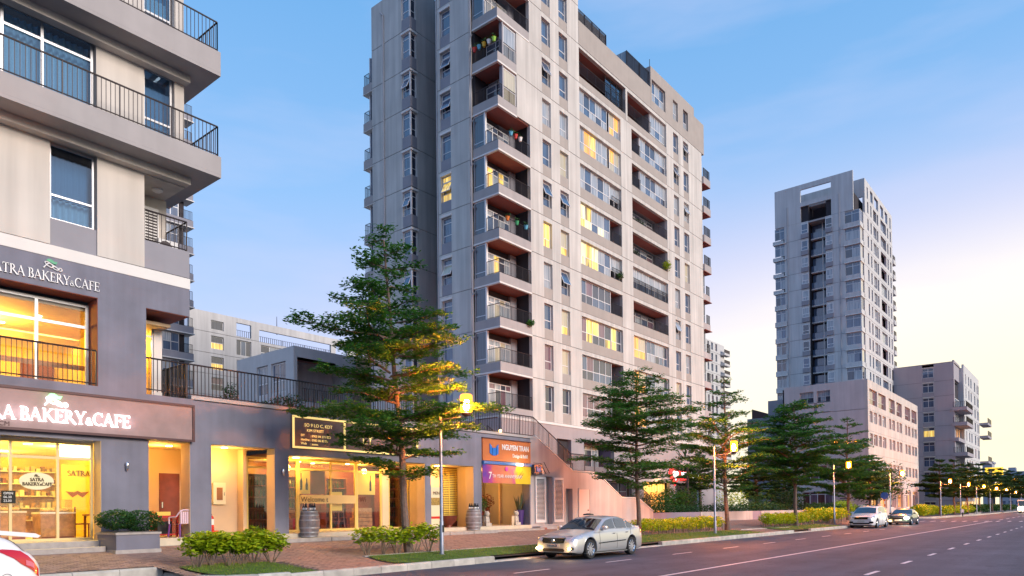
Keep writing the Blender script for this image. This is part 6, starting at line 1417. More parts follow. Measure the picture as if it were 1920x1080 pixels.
def foliage(mb, cx, cy, cz, rx, ry, rz, n, s, mt, rnd, shell=.55, seed=0., gap=.0, asp=.45, flat=.8):
    for _ in range(n):
        while True:
            p = Vector((rnd.uniform(-1, 1), rnd.uniform(-1, 1), rnd.uniform(-1, 1)))
            if shell * shell < p.length_squared < 1: break
        bump = 1 + .22 * mnoise.noise(p * 2.2 + Vector((seed, seed * 2, 0)))
        w = Vector((cx + p.x * rx * bump, cy + p.y * ry * bump, cz + p.z * rz * bump))
        nv = mnoise.noise(w * (1.1 / max(.3, rx)) * 2 + Vector((seed, 0, 9)))
        if nv < -.45 + gap: continue
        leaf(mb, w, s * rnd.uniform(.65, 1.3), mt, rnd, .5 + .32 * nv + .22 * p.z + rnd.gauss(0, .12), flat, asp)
def round_tree(label, x, y, z0, h, r, seed, group='dense round trees past the side street', s=.36, n=3800):
    rnd = random.Random(seed); t = thing('round_tree', label, 'tree', (x, y, z0), group=group); M = WM[t]
    c = MB(); c.path([(0, 0, 0), (.1, 0, h * .3), (0, .1, h * .6)], [.22, .17, .1], 8, BARK); part(c, 'trunk', t, M, smooth=True)
    c = MB(); c.tone = []
    for i in range(9):
        a = i * 2.4; k = r * .55 * (i / 9) ** .5
        foliage(c, k * math.cos(a), k * math.sin(a), h * (.62 + .14 * math.sin(i * 1.7)), r * .58, r * .58, h * .27, n // 9, s, TREE_D, rnd, .35, seed + i)
    part(c, 'crown', t, M, kind='stuff')
round_tree('dense dark round tree at the corner of the side street', 113, 24.5, .3, 8.2, 4.6, 3)
round_tree('smaller dense round tree behind the corner one', 122, 27, .3, 7.4, 4.2, 6)
# palm in the garden
t = thing('garden_palm', 'small fan palm over the shop heart sign behind the stair wall', 'palm', (54.5, 26, 1.2)); M = WM[t]
c = MB(); c.path([(0, 0, 0), (.05, 0, 2), (0, 0, 4.2)], [.14, .1, .09], 8, BARK); part(c, 'trunk', t, M, smooth=True)
c = MB(); c.tone = []
rnd = random.Random(9)
for i in range(30):
    a = rnd.uniform(0, 6.28); el = rnd.uniform(-.5, 1.2); d = Vector((math.cos(a) * math.cos(el), math.sin(a) * math.cos(el), math.sin(el))); b0 = Vector((0, 0, 4.2)); q = b0 + d * .9
    sd = d.orthogonal().normalized()
    for j in range(12):
        e = (d + sd * (j - 5.5) * .16 + Vector((0, 0, -.05 * abs(j - 5.5)))).normalized() * .75
        w_ = e.cross(Vector((0, 0, 1))).normalized() * .035
        c.face([q - w_, q + w_, q + e], TREE_D); c.tone.append(rnd.uniform(.2, .9))
part(c, 'crown', t, M, kind='stuff')

# shrubs with bare stems
def shrub(x, y, z, w, h, seed, label, group, mt=SHR, n=820, s=.15):
    rnd = random.Random(seed); t = thing('leafy_shrub', label, 'shrub', (x, y, z), group=group); M = WM[t]
    c = MB()
    for i in range(7):
        a = rnd.uniform(0, 6.28); r0 = rnd.uniform(0, .12); r1 = rnd.uniform(.12, w * .45)
        p = Vector((r0 * math.cos(a), r0 * math.sin(a), 0)); q = Vector((r1 * math.cos(a), r1 * math.sin(a), h * rnd.uniform(.5, .75))); m_ = p.lerp(q, .5) + Vector((rnd.gauss(0, .04), rnd.gauss(0, .04), 0))
        c.path([p, m_, q], [.016, .012, .007], 5, STEM)
    part(c, 'stems', t, M, kind='stuff')
    c = MB(); c.tone = []
    for i in range(6):
        a = i * 1.05 + rnd.random(); k = w * .26
        foliage(c, k * math.cos(a), k * math.sin(a), h * rnd.uniform(.58, .80), w * .38, w * .36, h * .29, n // 6, s, mt, rnd, .5, seed + i * .7, flat=.55, asp=.5)
    part(c, 'foliage', t, M, kind='stuff')
names = ('leftmost', 'second', 'third', 'fourth', 'fifth', 'rightmost')
for i in range(6):
    x = 8.72 + i * .40; shrub(x, 17.28 + .08 * math.sin(i * 2), GZ(17.3) + .02, .80, .86 + .07 * math.sin(i * 1.9), 100 + i, 'yellow-green leafy shrub, %s of the six in the front left verge' % names[i], 'shrubs of the front left verge')
names = ('leftmost', 'second', 'third', 'fourth', 'rightmost')
for i in range(5):
    x = 14.15 + i * .58 + (.1 if i > 2 else 0); shrub(x, 17.45 - .06 * i, GZ(17.4) + .02, .86, .86 + .06 * math.sin(i * 2.3), 120 + i, 'yellow-green leafy shrub, %s of the five around the nearest street tree' % names[i], 'shrubs around the nearest street tree', n=480)
def hedge(label, x0, x1, y0, y1, z, h, seed, mt, n, s, stems=True, group='golden kerbside hedges', name='golden_hedge'):
    rnd = random.Random(seed); t = thing(name, label, 'hedge', ((x0 + x1) / 2, (y0 + y1) / 2, z), group=group)
    if stems:
        c = MB()
        for i in range(int((x1 - x0) * 9)):
            x = rnd.uniform(x0, x1); y = rnd.uniform(y0, y1); c.tube((x, y, z), (x + rnd.gauss(0, .08), y + rnd.gauss(0, .05), z + h * .6), .013, .008, 4, STEM, cap=False)
        part(c, 'stems', t, kind='stuff')
    c = MB(); c.tone = []; k = max(2, int((x1 - x0) / .7))
    zc = z + h * (.62 if stems else .5); rz = h * (.42 if stems else .5)
    for i in range(k):
        x = x0 + (x1 - x0) * (i + .5) / k
        foliage(c, x, (y0 + y1) / 2, zc + rnd.gauss(0, .04), (x1 - x0) / k * .75, (y1 - y0) * .55, rz * rnd.uniform(.9, 1.12), n // k, s, mt, rnd, .5, seed + i)
    part(c, 'foliage', t, kind='stuff'); return t
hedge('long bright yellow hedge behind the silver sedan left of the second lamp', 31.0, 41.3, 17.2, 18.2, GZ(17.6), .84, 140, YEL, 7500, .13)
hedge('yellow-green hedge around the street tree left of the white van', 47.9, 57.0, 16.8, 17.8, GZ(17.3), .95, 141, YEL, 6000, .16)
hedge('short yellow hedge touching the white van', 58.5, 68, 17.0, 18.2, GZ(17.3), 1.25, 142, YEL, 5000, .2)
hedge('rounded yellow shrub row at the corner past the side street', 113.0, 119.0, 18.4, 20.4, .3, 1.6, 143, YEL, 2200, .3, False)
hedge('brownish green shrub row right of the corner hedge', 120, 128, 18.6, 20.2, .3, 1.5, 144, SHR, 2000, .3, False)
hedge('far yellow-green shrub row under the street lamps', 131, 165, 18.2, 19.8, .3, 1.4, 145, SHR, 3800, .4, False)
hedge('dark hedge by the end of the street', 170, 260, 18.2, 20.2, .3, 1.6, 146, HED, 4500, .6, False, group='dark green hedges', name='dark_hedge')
hedge('golden shrub behind the dark sedan', 96, 101, 24, 27, .3, 2.2, 147, YEL, 1500, .3, False); hedge('green shrub row in front of the rose block', 86.8, 117, 24.6, 26.2, .3, 1.7, 148, HED, 4200, .34, False, group='dark green hedges', name='dark_hedge')
# clipped planter hedge
pl = thing('stone_planter', 'square grey planter with a pale rim at the bakery pillar', 'planter', (8.65, 21.2, .6))
c = MB(); c.box(8.08, 20.48, .4, 9.24, 21.75, 1.13, GREYB); part(c, 'box', pl)
c = MB(); c.box(8.05, 20.45, .4, 9.27, 21.77, .72, STEP); part(c, 'plinth', pl)
c = MB(); c.box(8.05, 20.45, 1.132, 9.27, 21.77, 1.19, STEP); part(c, 'rim', pl)
c = MB(); c.box(8.12, 20.52, 1.191, 9.2, 21.7, 1.21, EARTH); part(c, 'soil', pl)
hedge('clipped dark green hedge filling the square planter', 8.0, 9.36, 20.5, 21.75, 1.2, .62, 150, HED, 5200, .075, False, group='dark green hedges', name='planter_hedge')
# garden wall and bushes beyond the stairs
gw = thing('garden_wall', 'low rose garden wall with violet recessed panels right of the stairs', 'wall', (55, 22, .7))
for x0, x1, mt, dy in ((41.15, 48.2, mat('violet_grey_render', (.24, .20, .27), .85, noise=.05, scale=1), .04), (48.2, 58.2, PINKW, 0), (58.2, 60.2, MATS['violet_grey_render'], .06), (60.2, 70, PINKW, 0), (70.1, 80, PINKW, .05), (80, 86, MATS['violet_grey_render'], 0)):
    c = MB(); c.box(x0, 22 + dy, .5, x1, 22.4, 1.42, mt); part(c, 'wall_panel', gw)
c = MB(); c.box(41.2, 22.4, .5, 86, 33, 1.25, EARTH); struct(c, 'garden_bed')
hedge('low dark hedge along the top of the rose garden wall', 41.4, 58, 22.5, 23.4, 1.26, .75, 160, HED, 5200, .13, False, group='dark green hedges', name='dark_hedge')
hedge('low brownish hedge along the right part of the garden wall', 58, 85, 22.5, 23.6, 1.26, .9, 161, TREE_D, 4200, .2, False, group='dark green hedges', name='dark_hedge')
def bush(label, x, y, z, rx, ry, rz, n, s, mt, seed, cat='bush', group='garden bushes behind the low wall'):
    rnd = random.Random(seed); t = thing('garden_bush', label, cat, (x, y, z), group=group); c = MB(); c.tone = []
    for i in range(5):
        a = i * 1.3; foliage(c, x + rx * .5 * math.cos(a), y + ry * .5 * math.sin(a), z + rz * (.85 + .2 * math.sin(i * 2)), rx * .6, ry * .6, rz * .75, n // 5, s, mt, rnd, .4, seed + i)
    part(c, 'foliage', t, kind='stuff')
    c = MB()
    for i in range(5): c.tube((x + rnd.gauss(0, .1), y, z), (x + rnd.gauss(0, rx * .4), y + rnd.gauss(0, ry * .4), z + rz), .03, .015, 5, STEM)
    part(c, 'stems', t, kind='stuff')
bush('dark green bush at the foot of the stairs behind the garden wall', 45.5, 25, 1.25, 2.2, 1.4, .95, 1700, .16, HED, 1)
bush('bright green drooping bush in the middle of the garden bed', 51, 25.2, 1.25, 2.8, 1.6, 1.15, 2600, .2, leaf_mat('bright_bush_leaf', (.02, .07, .01), (.07, .18, .015), (.19, .30, .02), .3), 2)
bush('tall dark bush under the shop heart sign', 56, 27.5, 1.25, 2.2, 1.6, 1.5, 1600, .18, HED, 3)
bush('yellowish bush just right of the second lamp post', 61, 25, 1.25, 1.8, 1.4, 1.2, 1300, .18, SHR, 4)
bush('dull green bush left of the garden tree with the reddish trunk', 66, 24.5, 1.25, 2.6, 1.4, 1.2, 1600, .2, TREE_D, 5)
bush('dark bush at the right end of the garden bed', 74, 24.5, 1.25, 3.5, 1.4, 1.3, 1800, .24, TREE_D, 6)
# terrace planting
bush('round green bush behind the terrace railing above the wine shop sign', 15.2, 23.4, 5.25, .8, .6, .5, 1300, .10, HED, 11, group='terrace bushes behind the railing')
bush('long low bush with yellowish leaves on the terrace above the wine shop', 17.3, 23.3, 5.25, 1.5, .6, .35, 1500, .10, SHR, 12, group='terrace bushes behind the railing')
bush('small dark climber at the left end of the terrace railing', 12.6, 22.7, 5.25, .3, .25, .5, 500, .09, HED, 13, group='terrace bushes behind the railing')
bush('low terrace plant with white flowers beside the bakery corner', 11.4, 22.8, 5.25, .4, .3, .16, 420, .08, HED, 14, group='terrace bushes behind the railing')
bush('leafy terrace plant left of the round terrace bush', 13.9, 23.0, 5.25, .5, .4, .25, 600, .09, TREE_D, 15, group='terrace bushes behind the railing')
bush('trailing bush on the stair landing behind the stair railing', 33.3, 24.0, 3.56, 1.0, .6, .35, 900, .1, TREE_D, 16, group='stair landing bushes'); bush('dark bush on the lower stair landing', 38.2, 23.6, 2.13, .9, .6, .35, 800, .1, TREE_D, 17, group='stair landing bushes')
c = MB(); c.tone = []
rnd = random.Random(4)
for _ in range(140): leaf(c, Vector((16.3 + rnd.gauss(0, .3), 22.75 + rnd.gauss(0, .1), 5.5 + rnd.gauss(0, .12))), .08, leaf_mat('red_petal', (.3, .01, .02), (.5, .02, .03), (.6, .05, .08)) if 'red_petal_' not in CACHE else CACHE['red_petal_'], rnd, rnd.random()); CACHE.setdefault('red_petal_', c.mats[0])
o = link('red_flowers', c.mesh('red_flowers')); tag(o, 'cluster of red flowers behind the terrace railing', 'flowers')
# office bay plants
bush('leafy dark plant at the left of the design office bay', 25.3, 22.9, 1.6, .55, .4, .45, 700, .13, TREE_D, 21, 'plant', 'office plants'); bush('reddish plant in the middle of the design office bay', 26.3, 23.4, 1.7, .6, .4, .45, 700, .12, leaf_mat('red_brown_leaf', (.05, .01, .01), (.13, .03, .02), (.2, .07, .03)), 22, 'plant', 'office plants')
t = thing('spiky_plant', 'tall spiky snake plant in a violet pot right of the pale lion', 'plant', (28.0, 22.5, FL)); M = WM[t]
c = MB(); c.lathe([(.17, 0), (.24, .75), (.22, .75)], (0, 0, 0), 14, mat('violet_pot', (.07, .03, .16), .4)); part(c, 'pot', t, M, smooth=True)
c = MB()
for i in range(14):
    a = i * 2.4; r = .15 * (i / 14) ** .5; p = Vector((r * math.cos(a), r * math.sin(a), .74)); e = Vector((math.cos(a) * .22, math.sin(a) * .22, .75 + .2 * math.sin(i))); w_ = Vector((-math.sin(a), math.cos(a), 0)) * .04
    c.face([p - w_, p + w_, p + e * .6 + w_, p + e, p + e * .6 - w_], mat('snake_leaf', (.04, .06, .03), .5))
part(c, 'blades', t, M, kind='stuff')
# twig in front of the lens corner of the bakery window: the tip of a branch of a tree standing outside the frame

for lab_, x, y, z, rx, rz, n, mt, sd in (('yellow-green plant spilling over the right end of a railed tower loggia', 65.3, 33.05, zs(4) + .9, .75, .55, 420, SHR, 31), ('dark plants along the left of a railed tower loggia', 59.8, 33.6, zs(4) + .9, .9, .35, 420, TREE_D, 32), ('dark plants on the railed tower loggia with the russet ceiling above', 60.5, 33.6, zs(5) + .9, 1.0, .35, 420, TREE_D, 33), ('green plant hanging from the right end of a low corner balcony', 42.7, 33.05, zs(1) + .55, .35, .3, 260, TREE_L, 34), ('bushy plant on the right bay of the pale-lit tower loggia', 56.2, 33.15, zs(3) + 1.0, .5, .35, 260, TREE_D, 35)):
    bush(lab_, x, y, z, rx, .3, rz, n, .16, mt, sd, 'plant', 'plants on the tower balconies')
# ================================================================ VEHICLES
def lerp_tab(tab, x):
    if x <= tab[0][0]: return tab[0][1]
    for (a, b), (c, d) in zip(tab, tab[1:]):
        if x <= c:
            f = (x - a) / (c - a); return b + (d - b) * f
    return tab[-1][1]
def smooth_tab(tab, x, e=.06):
    return sum(lerp_tab(tab, x + e * k) * w_ for k, w_ in ((-2, .1), (-1, .2), (0, .4), (1, .2), (2, .1)))
class Car:
    """front at local x=0 looking towards -x, wheels on z=0, centre line y=0"""
    def __init__(s, name, label, cat, M, L_, W, sh, roof, wheels, r, paint, belt, xa, group=None):
        s.L, s.W, s.sh, s.roof, s.wh, s.r, s.belt = L_, W, sh, roof, wheels, r, belt
        s.t = link(name, None, None, M); tag(s.t, label, cat, group); s.M = M; s.paint = paint
        s.zmax = max(z for _, z in roof)
        xs = sorted({0, .03, .08, .15, .25, L_ - .03, L_ - .08, L_ - .16, L_, *[i * .12 for i in range(1, int(L_ / .12) + 1) if i * .12 < L_ - .02]} | {w_ + d for w_ in wheels for d in (-r - .075, -r - .06, -r, -r * .8, -r * .5, 0, r * .5, r * .8, r, r + .06, r + .075) if 0 < w_ + d < L_})
        b = MB(); rows = []
        for x in xs: rows.append([s.B(x, i / 24 * 2 - 1) for i in range(25)])
        b.grid(rows, paint); b.face(rows[0], paint); b.face(rows[-1][::-1], paint)
        rx = [roof[0][0] + (roof[-1][0] - roof[0][0]) * i / 40 for i in range(41)]
        g = []
        for x in rx: g.append([s.G(x, i / 16 * 2 - 1) for i in range(17)])
        b.grid(g, paint)
        s.body = part(b, 'body', s.t, M, smooth=True)
        b = MB(); b.box(.25, -W * .33, .16, L_ - .25, W * .33, .8, BLACK); 
        b.box(.9, -W * .46, .17, L_ - .7, W * .46, .30, BLACK); part(b, 'underbody', s.t, M)
    def hw(s, x):
        f = abs(x - s.L * .5) / (s.L * .5); return s.W / 2 * (1 - .16 * f ** 5 - .10 * max(0, (f - .9) / .1) ** 2)
    def zb(s, x):
        z = .20 + .05 * max(0, 1 - min(x, s.L - x) / .4)
        for w_ in s.wh:
            d = abs(x - w_); ra = s.r + .055
            if d < ra: z = max(z, s.r + math.sqrt(ra * ra - d * d))
        return z
    def B(s, x, v):
        sg = -1 if v < 0 else 1; v = 1 - abs(v)   # v: 0 at sill .. 1 at centre line
        w_ = s.hw(x); zs_ = smooth_tab(s.sh, x); zb = s.zb(x); z0 = .2
        tab = [(0, .90, 0), (.12, .975, .10), (.3, 1.0, .36), (.46, .995, .62), (.6, .965, .86), (.68, .93, .95), (.76, .86, .995), (.86, .55, 1.03), (1, 0, 1.05)]
        for (a, y0, f0), (c, y1, f1) in zip(tab, tab[1:]):
            if v <= c: f = (v - a) / (c - a); y = y0 + (y1 - y0) * f; fz = f0 + (f1 - f0) * f; break
        return (x, sg * y * w_, max(z0 + (zs_ - z0) * fz, zb + .10 * v))
    def yside(s, x, z): return s.hw(x) * .93 - (s.hw(x) * .215) * (z - s.belt) / max(.1, s.zmax - s.belt)
    def G(s, x, v):
        sg = -1 if v < 0 else 1; a = abs(v); zr = smooth_tab(s.roof, x, .05); ze = max(s.belt - .08, zr - .055); ye = s.yside(x, ze)
        if a > .55:
            f = (a - .55) / .45; z = ze + (s.belt - .08 - ze) * f; return (x, sg * s.yside(x, z), z)
        t = a / .55; return (x, sg * ye * t, zr - .055 * t ** 2.2)
    def patch(s, fn, us, vs_, mt, name, off=.008, parent=None, smooth=True):
        P = [[Vector(fn(u, v)) for v in vs_] for u in us]; rows = []
        for i in range(len(us)):
            rr = []
            for j in range(len(vs_)):
                a = P[min(i + 1, len(us) - 1)][j] - P[max(i - 1, 0)][j]; c = P[i][min(j + 1, len(vs_) - 1)] - P[i][max(j - 1, 0)]
                n = a.cross(c); n = n.normalized() if n.length > 1e-9 else Vector((0, 0, 1))
                o = P[i][j] - Vector((s.L / 2, 0, .6))
                if n.dot(o) < 0: n = -n
                rr.append(P[i][j] + n * off)
            rows.append(rr)
        b = MB(); b.grid(rows, mt); return part(b, name, parent or s.t, s.M, smooth='all' if smooth else False)
    def side_glass(s, xa, xb, mt, name='side_window', lo=.035, hi=.05):
        us = [xa + (xb - xa) * i / 10 for i in range(11)]
        for sg in (-1, 1):
            def fn(u, v):
                zr = smooth_tab(s.roof, u, .05) - .055 - hi; zl = s.belt + lo; z = zl + (max(zl + .005, zr) - zl) * v; return (u, sg * s.yside(u, z), z)
            s.patch(fn, us, [0, .25, .5, .75, 1], mt, name)
    def shield(s, xa, xb, mt, name):
        us = [xa + (xb - xa) * i / 8 for i in range(9)]
        s.patch(lambda u, v: s.G(u, v), us, [-.49 + .98 * i / 12 for i in range(13)], mt, name)
    def wheel(s, rim_spokes=10):
        for w_ in s.wh:
            for sg in (-1, 1):
                y = sg * (s.W / 2 - .115); MM = s.M @ Matrix.Translation((w_, y, s.r))
                if sg > 0: MM = MM @ Matrix.Rotation(math.pi, 4, 'Z')
                key = ('wh', s.r, rim_spokes)
                if key not in CACHE:
                    r = s.r; b = MB(); n = 28
                    prof = [(r * .66, -.10), (r * .93, -.105), (r, -.07), (r, .07), (r * .93, .10), (r * .66, .1)]
                    b.grid([[(rr * math.cos(2 * math.pi * i / n), yy, rr * math.sin(2 * math.pi * i / n)) for i in range(n)] for rr, yy in prof], BLACK, closed=True); ty = b.mesh('wheel', True)
                    b = MB(); b.grid([[(rr * math.cos(2 * math.pi * i / n), yy, rr * math.sin(2 * math.pi * i / n)) for i in range(n)] for rr, yy in ((r * .60, -.05), (r * .68, -.106), (r * .70, -.10), (r * .66, .02))], CHROME, closed=True)
                    for k in range(rim_spokes):
                        a = 2 * math.pi * k / rim_spokes; d = Vector((math.cos(a), 0, math.sin(a))); e = Vector((-math.sin(a), 0, math.cos(a)))
                        q = [d * r * .1 - e * .018, d * r * .64 - e * .026, d * r * .64 + e * .026, d * r * .1 + e * .018]
                        b.face([p + Vector((0, -.085, 0)) for p in q], ALU); b.face([q[0] + Vector((0, -.085, 0)), q[1] + Vector((0, -.085, 0)), q[1] + Vector((0, -.05, 0)), q[0] + Vector((0, -.05, 0))], ALU)
                    b.prism([(.055 * math.cos(i * .628), .055 * math.sin(i * .628)) for i in range(10)], 'y', -.095, -.06, ALU)
                    b.prism([(r * .62 * math.cos(i * .314), r * .62 * math.sin(i * .314)) for i in range(20)], 'y', -.03, -.02, BLACK); rm = b.mesh('rim', True)
                    CACHE[key] = (ty, rm)
                wl_ = link('wheel', CACHE[key][0], s.t, MM); link('rim', CACHE[key][1], wl_, MM)
    def seam(s, x, z0, z1, lean=0.):
        b = MB()
        for sg in (-1, 1):
            pts = []
            for i in range(9):
                z = z0 + (z1 - z0) * i / 8; xx = x + lean * (z - z0)
                y = s.yside(xx, z) if z > s.belt else s.ybody(xx, z)
                pts.append((xx, sg * (y + .002), z))
            b.path(pts, [.005] * 9, 4, BLACK)
        part(b, 'door_seam', s.t, s.M, kind='stuff')
    def ybody(s, x, z):
        best = None
        for i in range(41):
            p = s.B(x, 1 - i / 40 * .7)
            if best is None or abs(p[2] - z) < best[0]: best = (abs(p[2] - z), p[1])
        return best[1]
    def strip(s, x0, x1, z, mt, name, th=.018, sgs=(-1, 1), zz=None):
        for sg in sgs:
            b = MB(); n = 12
            pts = [(x0 + (x1 - x0) * i / n, sg * (s.ybody(x0 + (x1 - x0) * i / n, z) + .004), z + ((zz or 0) * i / n)) for i in range(n + 1)]
            b.path(pts, [th] * (n + 1), 5, mt); part(b, name, s.t, s.M, smooth='all')
    def mirror(s, x, mt):
        for sg in (-1, 1):
            b = MB(); y = sg * (s.W / 2 - .02); b.lathe([(.02, -.07), (.085, -.05), (.10, 0), (.085, .06), (.02, .08)], (x, y + sg * .07, s.belt + .07), 10, mt, sy=1.1); b.tube((x + .05, y - sg * .06, s.belt), (x, y + sg * .03, s.belt + .03), .025, .02, 6, mt); part(b, 'wing_mirror', s.t, s.M, smooth=True)
    def handle(s, x, z):
        for sg in (-1, 1):
            b = MB(); y = s.ybody(x, z); b.box(x - .09, sg * y - .02, z - .014, x + .09, sg * y + .02, z + .014, CHROME); part(b, 'door_handle', s.t, s.M)
    def front_box(s, y0, y1, z0, z1, x0, x1, mt, name, parent=None):
        b = MB(); b.prism([(y0 + .03, z0), (y1 - .03, z0), (y1, (z0 + z1) / 2), (y1 - .04, z1), (y0 + .04, z1), (y0, (z0 + z1) / 2)], 'x', x0, x1, mt); return part(b, name, parent or s.t, s.M)
def carpaint(name, col, metal, rough=.25):
    m_ = mat(name, col, rough, metal=metal, coat=.8); return m_
SILV = carpaint('silver_paint', (.55, .56, .55), .55, .32); WHTP = carpaint('white_paint', (.74, .74, .76), 0., .3); DKGP = carpaint('dark_green_grey_paint', (.05, .07, .065), .4, .25)
CGL = mat('car_glass', (.012, .018, .022), .03, coat=1., spec=.8); CGLS = mat('car_side_glass', (.06, .07, .06), .03, coat=1., spec=.8)
LENS = mat('headlamp_lens', (.55, .58, .62), .08, metal=.5, coat=1.); TAIL = mat('tail_lamp_red', (.50, .008, .012), .12, coat=1.)
PLATE = mat('number_plate', (.55, .55, .50), .5)
HL = emis('headlamp_glow', (1, .62, .22), 26); HLW = emis('headlamp_white', (1, .92, .72), 60)
# --- silver sedan
sed = Car('parked_car', 'silver sedan with lit fog lamps parked at the kerb in front of the stair wall', 'car', T(19.55, 14.25, .004), 4.8, 1.82,
    [(0, .60), (.06, .70), (.2, .77), (.6, .85), (1.25, .96), (2, .99), (3.2, 1.0), (3.9, 1.05), (4.55, 1.07), (4.74, 1.02), (4.8, .88)],
    [(1.15, .88), (1.35, 1.0), (2.15, 1.40), (2.6, 1.47), (3.1, 1.46), (3.5, 1.38), (4.15, 1.10), (4.35, 1.0)], (.95, 3.73), .335, SILV, .97, 0, 'parked cars')
sed.shield(1.30, 2.08, CGL, 'windscreen'); sed.shield(3.55, 4.12, CGL, 'rear_window'); sed.side_glass(1.78, 2.62, CGLS); sed.side_glass(2.70, 3.42, CGLS); sed.side_glass(3.48, 3.86, CGLS, 'quarter_window')
sed.wheel(10); sed.seam(1.52, .32, .97); sed.seam(2.66, .30, 1.36, .02); sed.seam(3.60, .55, 1.02, .18)
sed.strip(1.45, 3.25, .52, BLACKG, 'side_moulding', .022, zz=.05); sed.mirror(1.75, SILV); sed.handle(2.45, .83); sed.handle(3.35, .85)
sed.strip(1.5, 3.95, .985, CHROME, 'window_trim', .010)
for sg in (-1, 1):
    s0, s1 = (-.52, -.16) if sg < 0 else (.16, .52)
    sed.patch(lambda u, v: sed.B(u, v), [.07, .14, .22, .32, .42, .52], [sg * (.26 + .17 * i / 4) for i in range(5)], LENS, 'headlight', .012)
    sed.front_box(sg * .66 - .12, sg * .66 + .12, .335, .43, -.012, .1, BLACK, 'fog_lamp_recess'); fl = sed.front_box(sg * .66 - .07, sg * .66 + .07, .345, .42, -.03, -.013, HL, 'fog_lamp')
    point('fog_lamp_light', (19.55 - .12, 14.25 + sg * .66, .39), 7, (1, .6, .25), .05)
    sed.patch(lambda u, v: sed.B(u, v), [4.45, 4.6, 4.72, 4.79], [sg * (.3 + .2 * i / 4) for i in range(5)], TAIL, 'tail_light', .01)
gr_ = sed.front_box(-.46, .46, .56, .72, -.02, .12, BLACKG, 'grille'); 
for k in range(4): sed.front_box(-.43, .43, .585 + k * .034, .592 + k * .034, -.028, -.018, CHROME, 'grille_bar', gr_)
sed.front_box(-.48, .48, .715, .745, -.012, .1, CHROME, 'grille_trim'); b = MB(); b.lathe([(.055, -.01), (.06, 0), (.055, .01)], (0, 0, 0), 14, CHROME); b.v = [(z - .035, x, y + .645) for x, y, z in b.v]; part(b, 'front_badge', sed.t, sed.M)
sed.front_box(-.45, .45, .27, .38, -.014, .1, BLACK, 'lower_intake'); sed.front_box(-.27, .27, .415, .535, -.03, -.012, PLATE, 'number_plate')
lettering(sed.t, '51A 234.50', 19.55 - .034, 14.25 + .24, .44, .105, BLACK, .002, rz=LEFT, sx=.85)
b = MB(); b.prism([(.45, .20), (1.3, .185), (3.3, .185), (3.35, .20), (1.3, .2)], 'y', -.93, -.90, SILV); part(b, 'side_skirt', sed.t, sed.M)
b = MB(); b.lathe([(.16, 0), (.14, .05), (.05, .07)], (0, 0, 0), 14, BLACKG, sy=.6); b.v = [(x * 2.2 + 2.55, y + .25, z + 1.475) for x, y, z in b.v]; rb_ = part(b, 'roof_sign_base', sed.t, sed.M, smooth=True)
# --- white people carrier
van = Car('parked_van', 'white people carrier parked at the kerb ahead of the dark sedan', 'van', T(60.2, 14.2, .004), 5.1, 1.98,
    [(0, .70), (.06, .84), (.2, .92), (.6, 1.0), (1.15, 1.12), (2, 1.14), (4.4, 1.16), (4.98, 1.14), (5.1, .95)],
    [(.95, 1.02), (1.1, 1.14), (1.95, 1.62), (2.5, 1.74), (3.6, 1.75), (4.5, 1.70), (4.85, 1.55), (5.06, 1.1)], (1.0, 4.06), .36, WHTP, 1.13, 0, 'parked cars')
van.shield(1.14, 1.92, CGL, 'windscreen'); van.side_glass(1.75, 2.55, CGLS); van.side_glass(2.65, 3.7, CGLS); van.side_glass(3.8, 4.75, CGLS, 'quarter_window'); van.wheel(10); van.mirror(1.6, WHTP); van.handle(2.45, .95); van.handle(3.5, .97); van.seam(1.6, .35, 1.1); van.seam(2.6, .33, 1.6); van.seam(3.75, .5, 1.6)
for sg in (-1, 1):
    van.patch(lambda u, v: van.B(u, v), [.06, .14, .25, .38, .5], [sg * (.28 + .15 * i / 4) for i in range(5)], LENS, 'headlight', .012)
    van.front_box(sg * .72 - .16, sg * .72 + .16, .38, .52, -.014, .1, BLACK, 'fog_lamp_recess'); van.strip(1.6, 4.6, 1.80, CHROME, 'roof_rail', .02, (sg,)) if False else None
van.front_box(-.5, .5, .68, .84, -.02, .12, BLACKG, 'grille'); van.front_box(-.62, .62, .30, .42, -.016, .1, BLACK, 'lower_intake'); van.front_box(-.27, .27, .47, .6, -.03, -.012, PLATE, 'number_plate')
b = MB()
for sg in (-1, 1): b.tube((2.2, sg * .70, 1.80), (4.4, sg * .70, 1.79), .02, .02, 6, ALU)
part(b, 'roof_rails', van.t, van.M, kind='stuff')
van.front_box(-.7, .7, .865, .88, -.01, .1, CHROME, 'grille_trim')
# --- dark sedan with a bright headlamp
drk = Car('parked_car', 'dark sedan with a dazzling headlamp waiting behind the white people carrier', 'car', T(70.6, 13.6, .004), 4.85, 1.86,
    [(0, .60), (.06, .72), (.2, .79), (.6, .87), (1.25, .97), (2, 1.0), (3.9, 1.06), (4.6, 1.07), (4.85, .9)],
    [(1.15, .88), (1.35, 1.0), (2.15, 1.40), (2.6, 1.46), (3.1, 1.45), (3.5, 1.37), (4.15, 1.10), (4.35, 1.0)], (.95, 3.75), .335, DKGP, .97, 0, 'parked cars')
drk.shield(1.30, 2.08, CGL, 'windscreen'); drk.side_glass(1.78, 2.62, CGLS); drk.side_glass(2.70, 3.5, CGLS); drk.wheel(10); drk.mirror(1.75, DKGP); drk.strip(1.5, 3.9, .985, CHROME, 'window_trim', .012)
for sg in (-1, 1):
    drk.patch(lambda u, v: drk.B(u, v), [.07, .14, .22, .32, .42], [sg * (.28 + .15 * i / 4) for i in range(5)], LENS, 'headlight', .012)
